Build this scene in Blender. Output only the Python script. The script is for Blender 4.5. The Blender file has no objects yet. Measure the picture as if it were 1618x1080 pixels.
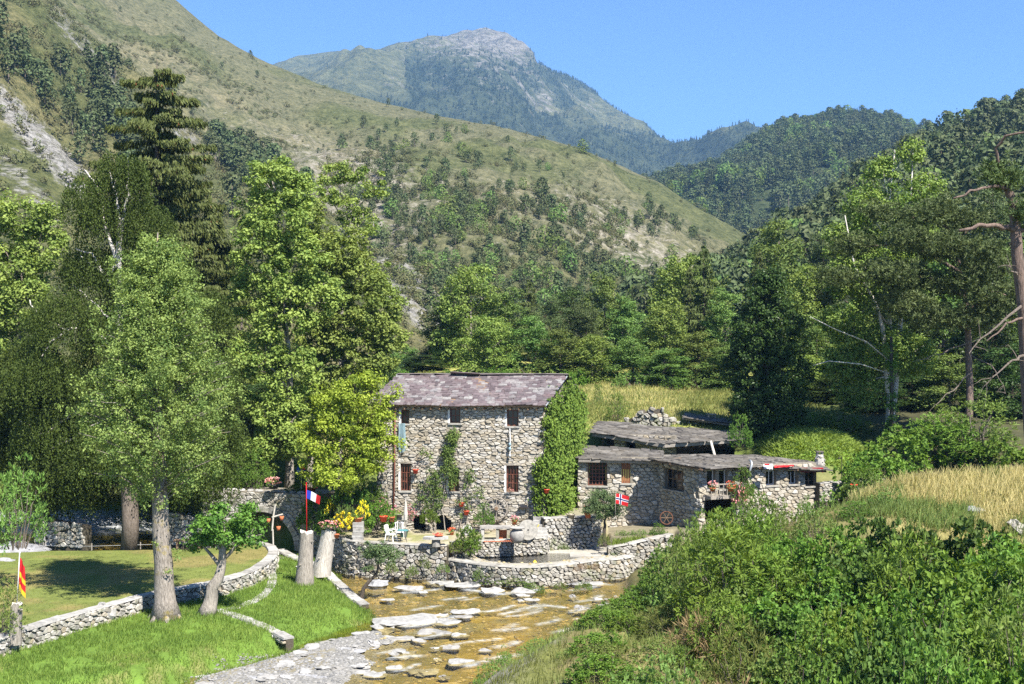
import bpy, math, random
import numpy as np
from mathutils import Vector, Matrix

R = math.radians
SC = bpy.context.scene
COL = SC.collection
F, CX, CY, CZ = 2000.0, 809.0, 540.0, 12.6     # focal length in photo pixels, photo centre, eye height

# ------------------------------------------------------------------ camera
cam = bpy.data.cameras.new('camera')
cam.sensor_width = 36.0
cam.lens = 36.0 * F / 1618.0
cam.clip_start = 0.5
cam.clip_end = 30000.0
camo = bpy.data.objects.new('camera', cam)
camo.location = (0, 0, CZ)
camo.rotation_euler = (R(90), 0, 0)
COL.objects.link(camo)
SC.camera = camo

# ------------------------------------------------------------------ sky, sun, exposure
SUN_EL, SUN_AZ = 51.0, 144.0                    # azimuth clockwise from +Y (view direction)
wd = bpy.data.worlds.new('World')
SC.world = wd
wd.use_nodes = True
nt = wd.node_tree
bg = nt.nodes['Background']
sky = nt.nodes.new('ShaderNodeTexSky')
sky.sky_type = 'NISHITA'
sky.sun_disc = False
sky.sun_elevation = R(SUN_EL)
sky.sun_rotation = R(SUN_AZ)
sky.altitude = 2500
sky.air_density = 1.0
sky.dust_density = 0.0
sky.ozone_density = 10.0
nt.links.new(sky.outputs[0], bg.inputs[0])
bg.inputs[1].default_value = 0.090
sl = bpy.data.lights.new('sun', 'SUN')
sl.energy = 5.0
sl.angle = R(0.53)
sl.color = (1.0, 0.95, 0.86)
so = bpy.data.objects.new('sun', sl)
to_sun = Vector((math.sin(R(SUN_AZ)) * math.cos(R(SUN_EL)), math.cos(R(SUN_AZ)) * math.cos(R(SUN_EL)), math.sin(R(SUN_EL))))
so.rotation_euler = to_sun.to_track_quat('Z', 'Y').to_euler()
so.location = to_sun * 200
COL.objects.link(so)
SC.view_settings.view_transform = 'Standard'
SC.view_settings.look = 'None'
SC.view_settings.gamma = 1.0
SC.view_settings.exposure = 1.30
SC.render.engine = 'CYCLES'
cy = SC.cycles
cy.max_bounces = 5
cy.diffuse_bounces = 2
cy.glossy_bounces = 2
cy.transmission_bounces = 4
cy.transparent_max_bounces = 8
cy.volume_bounces = 0
cy.use_adaptive_sampling = True
cy.adaptive_threshold = 0.006
cy.use_denoising = False
cy.denoiser = 'OPENIMAGEDENOISE'
cy.caustics_reflective = False
cy.caustics_refractive = False
SC.render.film_transparent = False

# ------------------------------------------------------------------ helpers
def W(px, py, z):
    "photo pixel seen at height z -> world x, y"
    Y = F * (CZ - z) / (py - CY)
    return ((px - CX) / F * Y, Y)

def PW(px, py, Y):
    "photo pixel at depth Y -> world point"
    return ((px - CX) / F * Y, Y, CZ - (py - CY) / F * Y)

def nrm(a):
    return a / np.maximum(np.linalg.norm(a, axis=-1, keepdims=True), 1e-9)

def hash2(ix, iy, seed):
    h = (ix.astype(np.int64) * 374761393 + iy.astype(np.int64) * 668265263 + seed * 974711) & 0x7fffffff
    h = ((h ^ (h >> 13)) * 1274126177) & 0x7fffffff
    return ((h ^ (h >> 16)) & 0xffffff) / float(0xffffff)

def vnoise(x, y, seed=0):
    x = np.asarray(x, float); y = np.asarray(y, float)
    ix = np.floor(x); iy = np.floor(y)
    fx = x - ix; fy = y - iy
    fx = fx * fx * (3 - 2 * fx); fy = fy * fy * (3 - 2 * fy)
    a = hash2(ix, iy, seed); b = hash2(ix + 1, iy, seed)
    c = hash2(ix, iy + 1, seed); d = hash2(ix + 1, iy + 1, seed)
    return (a + (b - a) * fx) * (1 - fy) + (c + (d - c) * fx) * fy

def fbm(x, y, seed=0, octv=4):
    s = 0; a = 0.5; t = 0
    for o in range(octv):
        s = s + a * vnoise(x * 2 ** o + 17.3 * o, y * 2 ** o - 9.1 * o, seed + o)
        t += a; a *= 0.5
    return s / t

def smooth(a, b, x):
    t = np.clip((x - a) / (b - a), 0, 1)
    return t * t * (3 - 2 * t)

def polysd(x, y, poly):
    "signed distance to a polygon, positive inside"
    x = np.asarray(x, float); y = np.asarray(y, float)
    d = np.full(x.shape, 1e9); ins = np.zeros(x.shape, bool)
    n = len(poly)
    for i in range(n):
        x1, y1 = poly[i]; x2, y2 = poly[(i + 1) % n]
        ex, ey = x2 - x1, y2 - y1
        L = ex * ex + ey * ey + 1e-12
        t = np.clip(((x - x1) * ex + (y - y1) * ey) / L, 0, 1)
        d = np.minimum(d, np.hypot(x - x1 - t * ex, y - y1 - t * ey))
        c = ((y1 > y) != (y2 > y)) & (x < ex * (y - y1) / (ey + 1e-12 if abs(ey) < 1e-12 else ey) + x1)
        ins ^= c
    return np.where(ins, d, -d)

class MB:
    "collects faces; build() links them as one mesh object"
    def __init__(s):
        s.v = []; s.l = []; s.k = []; s.t = []; s.m = []; s.n = 0
    def add(s, v, f, tone=0.5, mi=0):
        v = np.asarray(v, float).reshape(-1, 3)
        f = np.asarray(f, np.int64)
        s.v.append(v); s.l.append((f + s.n).ravel()); s.k.append(np.full(len(f), f.shape[1], np.int64))
        s.t.append(np.broadcast_to(np.asarray(tone, float), (len(v),)).copy())
        s.m.append(np.broadcast_to(np.asarray(mi, np.int64), (len(f),)).copy())
        s.n += len(v)
        return s
    def box(s, x0, x1, y0, y1, z0, z1, tone=0.5, mi=0, M=None):
        v = np.array([(x, y, z) for z in (z0, z1) for y in (y0, y1) for x in (x0, x1)], float)
        if M is not None:
            v = np.array([tuple(M @ Vector(p)) for p in v])
        return s.add(v, [(0, 2, 3, 1), (4, 5, 7, 6), (0, 1, 5, 4), (2, 6, 7, 3), (0, 4, 6, 2), (1, 3, 7, 5)], tone, mi)
    def tube(s, pts, rad, sides=6, tone=0.5, mi=0, cap=True):
        P = np.asarray(pts, float); n = len(P)
        r = np.broadcast_to(np.asarray(rad, float), (n,))
        T = nrm(np.gradient(P, axis=0))
        ref = np.where(np.abs(T[:, 2:3]) > 0.9, np.array([[1.0, 0, 0]]), np.array([[0, 0, 1.0]]))
        if np.any(np.abs(T[:, 2]) > 0.9) and np.mean(np.abs(T[:, 2])) > 0.6:
            ref = np.tile(np.array([[1.0, 0.05, 0]]), (n, 1))
        else:
            ref = np.tile(np.array([[0.03, 0.05, 1.0]]), (n, 1))
        A = nrm(np.cross(T, ref)); B = np.cross(T, A)
        an = np.arange(sides) * 2 * math.pi / sides
        V = P[:, None] + r[:, None, None] * (np.cos(an)[None, :, None] * A[:, None] + np.sin(an)[None, :, None] * B[:, None])
        V = V.reshape(-1, 3)
        i = np.arange(n - 1)[:, None] * sides; j = np.arange(sides)[None]; j2 = (j + 1) % sides
        q = np.stack([i + j, i + j2, i + sides + j2, i + sides + j], -1).reshape(-1, 4)
        s.add(V, q, tone, mi)
        if cap:
            s.l.append(np.arange(sides) + s.n - sides); s.k.append(np.array([sides])); s.m.append(np.array([mi]))
            s.l.append((np.arange(sides)[::-1]) + s.n - sides * n); s.k.append(np.array([sides])); s.m.append(np.array([mi]))
        return s
    def lathe(s, prof, seg=16, c=(0, 0, 0), tone=0.5, mi=0):
        "profile [(r, z)] turned about z"
        an = np.arange(seg) * 2 * math.pi / seg
        V = np.array([(c[0] + r * math.cos(a), c[1] + r * math.sin(a), c[2] + z) for r, z in prof for a in an])
        n = len(prof)
        i = np.arange(n - 1)[:, None] * seg; j = np.arange(seg)[None]; j2 = (j + 1) % seg
        return s.add(V, np.stack([i + j, i + j2, i + seg + j2, i + seg + j], -1).reshape(-1, 4), tone, mi)
    def mesh(s, name, mats, smooth_=False):
        me = bpy.data.meshes.new(name)
        v = np.concatenate(s.v); l = np.concatenate(s.l); k = np.concatenate(s.k)
        me.vertices.add(len(v)); me.vertices.foreach_set('co', v.ravel())
        me.loops.add(len(l)); me.loops.foreach_set('vertex_index', l.astype(np.int32))
        me.polygons.add(len(k))
        me.polygons.foreach_set('loop_start', np.concatenate([[0], np.cumsum(k)[:-1]]).astype(np.int32))
        me.polygons.foreach_set('material_index', np.concatenate(s.m).astype(np.int32))
        if smooth_:
            me.polygons.foreach_set('use_smooth', np.ones(len(k), bool))
        else:
            me.polygons.foreach_set('use_smooth', np.zeros(len(k), bool))
        a = me.attributes.new('tone', 'FLOAT', 'POINT')
        a.data.foreach_set('value', np.concatenate(s.t).astype(np.float32))
        for m in (mats if isinstance(mats, (list, tuple)) else [mats]):
            me.materials.append(m)
        me.update()
        return me
    def build(s, name, mats, parent=None, smooth_=False):
        return link(bpy.data.objects.new(name, s.mesh(name, mats, smooth_)), parent)

def link(o, parent=None):
    COL.objects.link(o)
    if parent is not None:
        o.parent = parent
    return o

def wparent(o, parent):
    "o is modelled in world coordinates: keep it there under a parent that is not yet evaluated"
    o.parent = parent
    M = Matrix.Identity(4); p = parent
    while p is not None:
        M = p.matrix_basis @ M
        M = (p.matrix_parent_inverse @ M) if p.parent is not None else M
        p = p.parent
    o.matrix_parent_inverse = M.inverted()
    return o

def tag(o, label=None, cat=None, group=None, kind=None):
    if label: o['label'] = label
    if cat: o['category'] = cat
    if group: o['group'] = group
    if kind: o['kind'] = kind
    return o

def thing(name, label, cat, loc=(0, 0, 0), group=None, rz=0.0):
    o = bpy.data.objects.new(name, None)
    o.empty_display_size = 0.3
    o.location = loc
    o.rotation_euler = (0, 0, rz)
    link(o)
    return tag(o, label, cat, group)

KIDS = {}
def dup(root, loc, rz=0.0, scale=1.0, label=None, group=None):
    "a copy of a thing and of its parts and their sub-parts"
    if root.name not in KIDS:
        KIDS[root.name] = [(c, [g for g in ALLK.get(c.name, [])]) for c in ALLK.get(root.name, [])]
    r = root.copy(); COL.objects.link(r)
    r.location = loc; r.rotation_euler = (0, 0, rz)
    r.scale = (scale,) * 3 if not isinstance(scale, (tuple, list)) else scale
    if label: r['label'] = label
    if group: r['group'] = group
    for c, gs in KIDS[root.name]:
        d = c.copy(); COL.objects.link(d); d.parent = r
        for g in gs:
            e = g.copy(); COL.objects.link(e); e.parent = d
    return r
ALLK = {}
def kid(mb, name, mats, parent, smooth_=False):
    o = mb.build(name, mats, parent, smooth_)
    ALLK.setdefault(parent.name, []).append(o)
    return o

# ------------------------------------------------------------------ materials
def new_mat(name):
    m = bpy.data.materials.new(name); m.use_nodes = True
    n = m.node_tree; n.nodes.clear()
    o = n.nodes.new('ShaderNodeOutputMaterial')
    return m, n, o

def N(n, t, **kw):
    d = n.nodes.new('ShaderNode' + t)
    for k, v in kw.items():
        if k.startswith('i_'):
            d.inputs[k[2:].replace('_', ' ')].default_value = v
        else:
            setattr(d, k, v)
    return d

def ramp(n, stops, fac=None, interp='LINEAR'):
    r = n.nodes.new('ShaderNodeValToRGB')
    e = r.color_ramp; e.interpolation = interp
    while len(e.elements) < len(stops): e.elements.new(0.5)
    for el, (p, c) in zip(e.elements, stops):
        el.position = p; el.color = (c[0], c[1], c[2], 1)
    if fac is not None: n.links.new(fac, r.inputs[0])
    return r

def noise(n, scale, detail=4, rough=0.6, vec=None, dim='3D'):
    t = N(n, 'TexNoise'); t.inputs['Scale'].default_value = scale
    t.inputs['Detail'].default_value = detail; t.inputs['Roughness'].default_value = rough
    if vec is not None: n.links.new(vec, t.inputs['Vector'])
    return t

def mixc(n, a, b, fac, mode='MIX'):
    m = n.nodes.new('ShaderNodeMix'); m.data_type = 'RGBA'; m.blend_type = mode
    for s, x in ((6, a), (7, b), (0, fac)):
        if hasattr(x, 'is_linked') or hasattr(x, 'links'): n.links.new(x, m.inputs[s])
        elif s == 0: m.inputs[s].default_value = x
        else: m.inputs[s].default_value = (*x, 1)
    return m.outputs[2]

def math_(n, op, a, b=None):
    m = n.nodes.new('ShaderNodeMath'); m.operation = op
    for i, x in enumerate((a, b)):
        if x is None: continue
        if hasattr(x, 'links'): n.links.new(x, m.inputs[i])
        else: m.inputs[i].default_value = x
    return m.outputs[0]

def bump(n, h, strength, dist):
    b = N(n, 'Bump'); b.inputs['Strength'].default_value = strength; b.inputs['Distance'].default_value = dist
    n.links.new(h, b.inputs['Height'])
    return b.outputs[0]

def pos(n):
    return N(n, 'NewGeometry').outputs['Position']

def leaf_mat(name, dark, light, trans=0.35, rough=0.6, hue=0.03):
    m, n, o = new_mat(name)
    a = N(n, 'Attribute', attribute_name='tone')
    oi = N(n, 'ObjectInfo')
    rp = ramp(n, [(0.0, dark), (1.0, light)], a.outputs['Fac'])
    hs = N(n, 'HueSaturation')
    n.links.new(math_(n, 'ADD', math_(n, 'MULTIPLY', oi.outputs['Random'], hue), 0.5 - hue / 2), hs.inputs['Hue'])
    n.links.new(math_(n, 'ADD', math_(n, 'MULTIPLY', oi.outputs['Random'], 0.35), 0.85), hs.inputs['Value'])
    n.links.new(rp.outputs[0], hs.inputs['Color'])
    p = N(n, 'BsdfPrincipled'); p.inputs['Roughness'].default_value = rough
    p.inputs['Specular IOR Level'].default_value = 0.18
    n.links.new(hs.outputs[0], p.inputs['Base Color'])
    t = N(n, 'BsdfTranslucent')
    tc = mixc(n, hs.outputs[0], (1.35, 1.3, 0.5), 1.0, 'MULTIPLY')
    n.links.new(tc, t.inputs['Color'])
    mx = N(n, 'MixShader'); mx.inputs[0].default_value = trans
    n.links.new(p.outputs[0], mx.inputs[1]); n.links.new(t.outputs[0], mx.inputs[2])
    n.links.new(mx.outputs[0], o.inputs[0])
    return m

def rock_mat(name, stops, scale=9.0, rand=True, rough=0.9, bstr=0.6, bdist=0.02, moss=None):
    m, n, o = new_mat(name)
    P = pos(n)
    a = N(n, 'Attribute', attribute_name='tone')
    f = a.outputs['Fac']
    if rand:
        oi = N(n, 'ObjectInfo')
        f = math_(n, 'FRACT', math_(n, 'ADD', f, oi.outputs['Random']))
    rp = ramp(n, stops, f)
    ns = noise(n, scale, 5, 0.65, P)
    c = mixc(n, rp.outputs[0], ramp(n, [(0.25, (0.45, 0.45, 0.45)), (0.5, (0.95, 0.95, 0.95)), (0.75, (1.3, 1.28, 1.25))], ns.outputs[0]).outputs[0], 1.0, 'MULTIPLY')
    if moss is not None:
        n2 = noise(n, 1.3, 5, 0.7, P)
        c = mixc(n, c, moss, ramp(n, [(0.52, (0, 0, 0)), (0.66, (0.75, 0.75, 0.75))], n2.outputs[0]).outputs[0])
    p = N(n, 'BsdfPrincipled'); p.inputs['Roughness'].default_value = rough
    p.inputs['Specular IOR Level'].default_value = 0.25
    n.links.new(c, p.inputs['Base Color'])
    n.links.new(bump(n, ns.outputs[0], bstr, bdist), p.inputs['Normal'])
    n.links.new(p.outputs[0], o.inputs[0])
    return m

def plain(name, col, rough=0.7, var=0.25, scale=14.0, metal=0.0, spec=0.3, stretch=None, bstr=0.3):
    m, n, o = new_mat(name)
    tc = N(n, 'TexCoord').outputs['Object']
    if stretch:
        mp = N(n, 'Mapping'); mp.inputs['Scale'].default_value = stretch
        n.links.new(tc, mp.inputs[0]); tc = mp.outputs[0]
    ns = noise(n, scale, 5, 0.65, tc)
    lo = tuple(x * (1 - var) for x in col); hi = tuple(min(1, x * (1 + var)) for x in col)
    rp = ramp(n, [(0.3, lo), (0.7, hi)], ns.outputs[0])
    p = N(n, 'BsdfPrincipled'); p.inputs['Roughness'].default_value = rough
    p.inputs['Metallic'].default_value = metal
    p.inputs['Specular IOR Level'].default_value = spec
    n.links.new(rp.outputs[0], p.inputs['Base Color'])
    if bstr: n.links.new(bump(n, ns.outputs[0], bstr, 0.01), p.inputs['Normal'])
    n.links.new(p.outputs[0], o.inputs[0])
    return m

def cloth_mat(name, col, trans=0.25):
    m, n, o = new_mat(name)
    d = N(n, 'BsdfDiffuse'); d.inputs[0].default_value = (*col, 1)
    t = N(n, 'BsdfTranslucent'); t.inputs[0].default_value = (*col, 1)
    ns = noise(n, 60, 2, 0.5, N(n, 'TexCoord').outputs['Object'])
    n.links.new(bump(n, ns.outputs[0], 0.15, 0.005), d.inputs['Normal'])
    mx = N(n, 'MixShader'); mx.inputs[0].default_value = trans
    n.links.new(d.outputs[0], mx.inputs[1]); n.links.new(t.outputs[0], mx.inputs[2])
    n.links.new(mx.outputs[0], o.inputs[0])
    return m

M = {}
M['wallstone'] = rock_mat('wall_stone', [(0.0, (0.27, 0.235, 0.18)), (0.2, (0.37, 0.335, 0.27)), (0.4, (0.46, 0.43, 0.375)), (0.55, (0.34, 0.285, 0.20)), (0.75, (0.50, 0.475, 0.43)), (0.9, (0.31, 0.28, 0.24)), (1.0, (0.27, 0.235, 0.18))], 8)
M['drystone'] = rock_mat('dry_stone', [(0.0, (0.22, 0.21, 0.19)), (0.3, (0.40, 0.38, 0.34)), (0.5, (0.30, 0.28, 0.24)), (0.7, (0.47, 0.45, 0.42)), (0.88, (0.34, 0.29, 0.21)), (1.0, (0.22, 0.21, 0.19))], 7, moss=(0.10, 0.12, 0.04))
M['palestone'] = rock_mat('pale_stone', [(0.0, (0.26, 0.25, 0.235)), (0.4, (0.40, 0.39, 0.37)), (0.7, (0.33, 0.315, 0.29)), (1.0, (0.26, 0.25, 0.235))], 5)
M['mortar'] = rock_mat('mortar', [(0.0, (0.20, 0.175, 0.135)), (1.0, (0.27, 0.24, 0.19))], 16, rand=False, bstr=0.8)
M['earth'] = rock_mat('earth_fill', [(0.0, (0.07, 0.06, 0.045)), (1.0, (0.10, 0.085, 0.06))], 16, rand=False)
M['capping'] = rock_mat('mortar_capping', [(0.0, (0.29, 0.275, 0.245)), (1.0, (0.38, 0.365, 0.33))], 3.5, rand=False)
M['slate'] = rock_mat('purple_slate', [(0.0, (0.085, 0.066, 0.07)), (0.2, (0.14, 0.11, 0.115)), (0.36, (0.105, 0.088, 0.092)), (0.5, (0.17, 0.14, 0.142)), (0.66, (0.20, 0.19, 0.19)), (0.78, (0.125, 0.088, 0.09)), (0.92, (0.27, 0.26, 0.25)), (1.0, (0.085, 0.066, 0.07))], 6, rough=0.75, bstr=0.5)
M['lauze'] = rock_mat('grey_lauze', [(0.0, (0.075, 0.068, 0.062)), (0.25, (0.15, 0.138, 0.12)), (0.5, (0.105, 0.095, 0.086)), (0.7, (0.20, 0.185, 0.165)), (0.85, (0.13, 0.115, 0.095)), (1.0, (0.075, 0.068, 0.062))], 4, rough=0.9, bstr=0.7, bdist=.04)
M['wood'] = plain('weathered_wood', (0.20, 0.13, 0.08), 0.8, 0.4, 6, stretch=(6, 6, 0.8))
M['greywood'] = plain('grey_wood', (0.27, 0.24, 0.205), 0.9, 0.5, 6, stretch=(7, 7, 0.7))
M['palewood'] = plain('bleached_wood', (0.44, 0.41, 0.36), 0.9, 0.45, 5, stretch=(8, 8, 0.6), bstr=0.7)
M['redwood'] = plain('red_brown_paint', (0.15, 0.055, 0.035), 0.6, 0.3)
M['door'] = plain('orange_brown_boards', (0.25, 0.10, 0.045), 0.7, 0.35, 5, stretch=(9, 9, 0.6))
M['white'] = plain('white_paint', (0.62, 0.61, 0.58), 0.5, 0.12)
M['plastic'] = plain('white_plastic', (0.8, 0.8, 0.78), 0.35, 0.03, spec=0.5)
M['rust'] = plain('rust', (0.13, 0.055, 0.03), 0.8, 0.3)
M['iron'] = plain('dark_iron', (0.05, 0.04, 0.035), 0.6, 0.3, metal=0.4)
M['zinc'] = plain('zinc', (0.45, 0.46, 0.47), 0.45, 0.15, metal=0.6)
M['terracotta'] = plain('terracotta', (0.45, 0.14, 0.06), 0.8, 0.2)
M['redpot'] = plain('bright_red_glaze', (0.62, 0.07, 0.03), 0.4, 0.15, spec=0.5)
M['dark'] = plain('dark_plastic_and_shade', (0.03, 0.03, 0.035), 0.5, 0.2)  # also colours the panels that stand in for shade inside openings
M['teal'] = plain('teal_plastic', (0.08, 0.25, 0.27), 0.4, 0.1)
M['yellow'] = plain('yellow_plastic', (0.75, 0.55, 0.05), 0.4, 0.1)
M['soil'] = plain('soil', (0.05, 0.035, 0.025), 0.95, 0.3)
M['concrete'] = plain('pale_concrete', (0.33, 0.31, 0.275), 0.9, 0.2, 2.5)
M['bluecloth'] = cloth_mat('blue_grey_cloth', (0.30, 0.42, 0.47))
M['red'] = cloth_mat('red_cloth', (0.60, 0.03, 0.035))
M['shadedred'] = cloth_mat('shaded_red_cloth', (0.22, 0.015, 0.02), .1)  # the red cloth darkened, shade under the eave put into its colour
M['flagblue'] = cloth_mat('blue_cloth', (0.03, 0.06, 0.42))
M['flagwhite'] = cloth_mat('white_cloth', (0.8, 0.8, 0.8))
M['flagyellow'] = cloth_mat('yellow_cloth', (0.80, 0.50, 0.04))
M['navy'] = cloth_mat('navy_cloth', (0.02, 0.03, 0.16))
M['green_c'] = cloth_mat('green_cloth', (0.05, 0.35, 0.06))
mg, gn, go = new_mat('window_glass')
gp = N(gn, 'BsdfPrincipled'); gp.inputs['Base Color'].default_value = (0.012, 0.014, 0.016, 1); gp.inputs['Roughness'].default_value = 0.08
gn.links.new(bump(gn, noise(gn, 2.0, 2, 0.5, pos(gn)).outputs[0], 0.05, 0.05), gp.inputs['Normal'])
gn.links.new(gp.outputs[0], go.inputs[0]); M['glass'] = mg

def bark_mat(name, lo, hi, scale=5, lichen=None, stretch=(4, 4, 0.8)):
    m, n, o = new_mat(name)
    tc = N(n, 'TexCoord').outputs['Object']
    mp = N(n, 'Mapping'); mp.inputs['Scale'].default_value = stretch
    n.links.new(tc, mp.inputs[0])
    ns = noise(n, scale, 6, 0.7, mp.outputs[0])
    c = ramp(n, [(0.32, lo), (0.62, hi)], ns.outputs[0]).outputs[0]
    if lichen:
        n2 = noise(n, 1.1, 5, 0.7, tc)
        c = mixc(n, c, lichen, ramp(n, [(0.56, (0, 0, 0)), (0.64, (0.8, 0.8, 0.8))], n2.outputs[0]).outputs[0])
    p = N(n, 'BsdfPrincipled'); p.inputs['Roughness'].default_value = 0.9; p.inputs['Specular IOR Level'].default_value = 0.2
    n.links.new(c, p.inputs['Base Color'])
    n.links.new(bump(n, ns.outputs[0], 1.0, 0.05), p.inputs['Normal'])
    n.links.new(p.outputs[0], o.inputs[0])
    return m
M['bark'] = bark_mat('grey_brown_bark', (0.07, 0.055, 0.045), (0.22, 0.18, 0.15))
M['poplarbark'] = bark_mat('poplar_bark', (0.10, 0.085, 0.07), (0.34, 0.30, 0.26), 5, (0.28, 0.22, 0.06))
M['birchbark'] = bark_mat('birch_bark', (0.12, 0.10, 0.09), (0.72, 0.68, 0.62), 3, stretch=(2, 2, 5))
M['darkbark'] = bark_mat('dark_bark', (0.035, 0.028, 0.022), (0.11, 0.09, 0.07))
M['pinebark'] = bark_mat('pine_bark', (0.055, 0.043, 0.038), (0.21, 0.15, 0.12), 4)
M['ashbark'] = bark_mat('ash_bark', (0.16, 0.14, 0.12), (0.38, 0.34, 0.29), 4)

M['stumpbark'] = bark_mat('stump_bark', (0.12, 0.105, 0.09), (0.40, 0.36, 0.31), 6, stretch=(5, 5, .45))
M['bleached'] = bark_mat('bleached_stump', (0.22, 0.195, 0.16), (0.60, 0.56, 0.50), 6, stretch=(5, 5, .4))
M['l_ash'] = leaf_mat('ash_leaf', (0.101, 0.161, 0.031), (0.297, 0.369, 0.089), 0.29, hue=0.015)
M['l_lime'] = leaf_mat('lime_leaf', (0.056, 0.117, 0.020), (0.153, 0.255, 0.043), 0.29)
M['l_poplar'] = leaf_mat('poplar_leaf', (0.107, 0.188, 0.049), (0.288, 0.388, 0.107), 0.29)
M['l_birch'] = leaf_mat('birch_leaf', (0.030, 0.049, 0.008), (0.082, 0.111, 0.021), 0.27)
M['l_spruce'] = leaf_mat('spruce_needle', (0.048, 0.075, 0.022), (0.143, 0.176, 0.049), 0.14, 0.55)
M['l_pine'] = leaf_mat('pine_needle', (0.044, 0.068, 0.023), (0.131, 0.166, 0.058), 0.16, 0.5)
M['l_yellow'] = leaf_mat('yellow_green_leaf', (0.156, 0.240, 0.024), (0.396, 0.504, 0.072), 0.35)
M['l_dark'] = leaf_mat('dark_leaf', (0.024, 0.048, 0.012), (0.069, 0.114, 0.027), 0.23, 0.4)
M['l_mid'] = leaf_mat('mid_leaf', (0.070, 0.119, 0.028), (0.192, 0.266, 0.066), 0.27, hue=0.05)
M['l_ivy'] = leaf_mat('ivy_leaf', (0.055, 0.102, 0.014), (0.173, 0.244, 0.039), 0.25)
M['l_willow'] = leaf_mat('willow_leaf', (0.062, 0.110, 0.042), (0.156, 0.218, 0.089), 0.22)
M['l_shrub'] = leaf_mat('shrub_leaf', (0.063, 0.126, 0.018), (0.194, 0.291, 0.044), 0.29, hue=0.035)
M['l_sprig'] = leaf_mat('sprig_leaf', (0.087, 0.163, 0.031), (0.204, 0.306, 0.071), 0.27, hue=0.04)
M['l_alder'] = leaf_mat('alder_leaf', (0.042, 0.085, 0.018), (0.115, 0.185, 0.038), 0.22)
M['l_grass'] = leaf_mat('grass_blade', (0.095, 0.158, 0.026), (0.228, 0.297, 0.059), 0.29)
M['l_dry'] = leaf_mat('dry_grass', (0.170, 0.170, 0.051), (0.442, 0.374, 0.170), 0.22)
M['l_weed'] = leaf_mat('weed_blade', (0.076, 0.111, 0.025), (0.204, 0.238, 0.068), 0.25, hue=0.05)
M['l_brown'] = leaf_mat('withered_stem', (0.16, 0.10, 0.05), (0.34, 0.25, 0.13), 0.14)
M['l_far'] = leaf_mat('far_pine_needle', (0.041, 0.060, 0.023), (0.113, 0.140, 0.054), 0.11, 0.6, hue=0.04)
M['f_yellow'] = leaf_mat('yellow_blossom', (0.62, 0.48, 0.02), (0.85, 0.72, 0.06), 0.22)
M['f_pink'] = leaf_mat('pink_blossom', (0.62, 0.16, 0.20), (0.85, 0.50, 0.50), 0.22)
M['f_red'] = leaf_mat('red_blossom', (0.55, 0.04, 0.03), (0.75, 0.18, 0.12), 0.22)
M['cones'] = leaf_mat('spruce_cone_scales', (0.16, 0.07, 0.03), (0.30, 0.15, 0.06), 0.04)
# ================================================================== terrain
def wl(y):
    "water level along the stream"
    y = np.asarray(y, float)
    return np.where(y < 66, -0.5 + np.clip((y - 45) / 21, -0.6, 1) * 0.5, np.clip((y - 70) / 20, 0, 1) * 0.9)

P_LB = [W(528, 868, .3), W(545, 922, .1), W(575, 948, 0), W(600, 966, 0), W(588, 980, 0), W(520, 1004, -.1), W(470, 1022, -.1), W(425, 1040, -.2),
        W(330, 1062, -.2), W(250, 1090, -.2), (-24, 38), (-60, 30), (-60, 74), (-15, 74)]
P_LW = [(-60, 44), W(-60, 1032, 1.2), W(30, 1000, 1.2), W(100, 978, 1.2), W(165, 960, 1.2), W(240, 940, 1.2), W(350, 920, 1.2), W(400, 904, 1.2), W(425, 889, 1.2),
        W(439, 874, 1.2), W(432, 862, 1.2), W(408, 857, 1.2), W(380, 861, 1.2), W(300, 866, 1.2), W(140, 868, 1.2), W(0, 868, 1.2), (-60, 72)]
P_GR = [W(640, 1010, -.2), W(585, 1030, -.3), W(610, 1050, -.35), W(575, 1064, -.4), W(520, 1120, -.4), (-22, 36), W(200, 1150, -.3), W(300, 1062, -.2), W(430, 1030, -.2), W(520, 1002, -.1), W(600, 985, 0)]
P_TR = [W(524, 848, 1.8), W(560, 857, 1.8), W(640, 861, 1.8), W(706, 864, 1.8), W(716, 856, 1.8), W(800, 853, 1.8), W(862, 850, 1.8), (3.2, 78), (-13, 78), (-11, 72)]
P_PL = [W(705, 884, 1.0), W(730, 888, 1.0), W(765, 893, 1.0), W(800, 896, 1.0), W(840, 897, 1.0), W(880, 894, 1.0), W(915, 890, 1.0), W(945, 884, 1.0), W(985, 884, .9), W(1000, 878, .9), (7.2, 72), (-3, 72)]
P_W3 = [W(862, 821, 2.7), W(905, 819, 2.7), W(950, 818, 2.7), (5.6, 73), (9, 74), (9, 80), (1.5, 80)]
P_W4 = [W(962, 864, 1.5), W(990, 860, 1.6), W(1030, 852, 1.8), W(1062, 847, 1.9), (11, 71), (11, 76), (5.3, 76)]
P_UG = [W(384, 772, 4.0), W(500, 776, 4.0), (-10.6, 71.4), (-8.2, 73.5), (-7, 82), (-30, 86), (-22, 75.5)]
P_RB = [(-9, 5), (-7, 20), (-5, 35), W(765, 1090, -.4), W(832, 1050, -.35), W(905, 1012, -.3), W(955, 978, -.2), W(985, 945, -.1), W(985, 912, 0), W(1012, 892, .3), W(1066, 850, 1.4), (9.6, 70), (12, 72), (18, 75), (40, 80), (90, 80), (90, 5)]
P_RC = [(9.2, 76.5), (12, 76), (21, 76), (22, 77), (24, 100), (3, 100), (3.8, 79)]
P_POOL = [W(745, 878, 1.0), W(775, 886, 1.0), W(810, 889, 1.0), W(850, 889, 1.0), W(885, 886, 1.0), W(930, 878, 1.0), W(950, 874, 1.0), W(930, 872, 1.0), W(860, 871, 1.0), W(800, 872, 1.0)]

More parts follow.
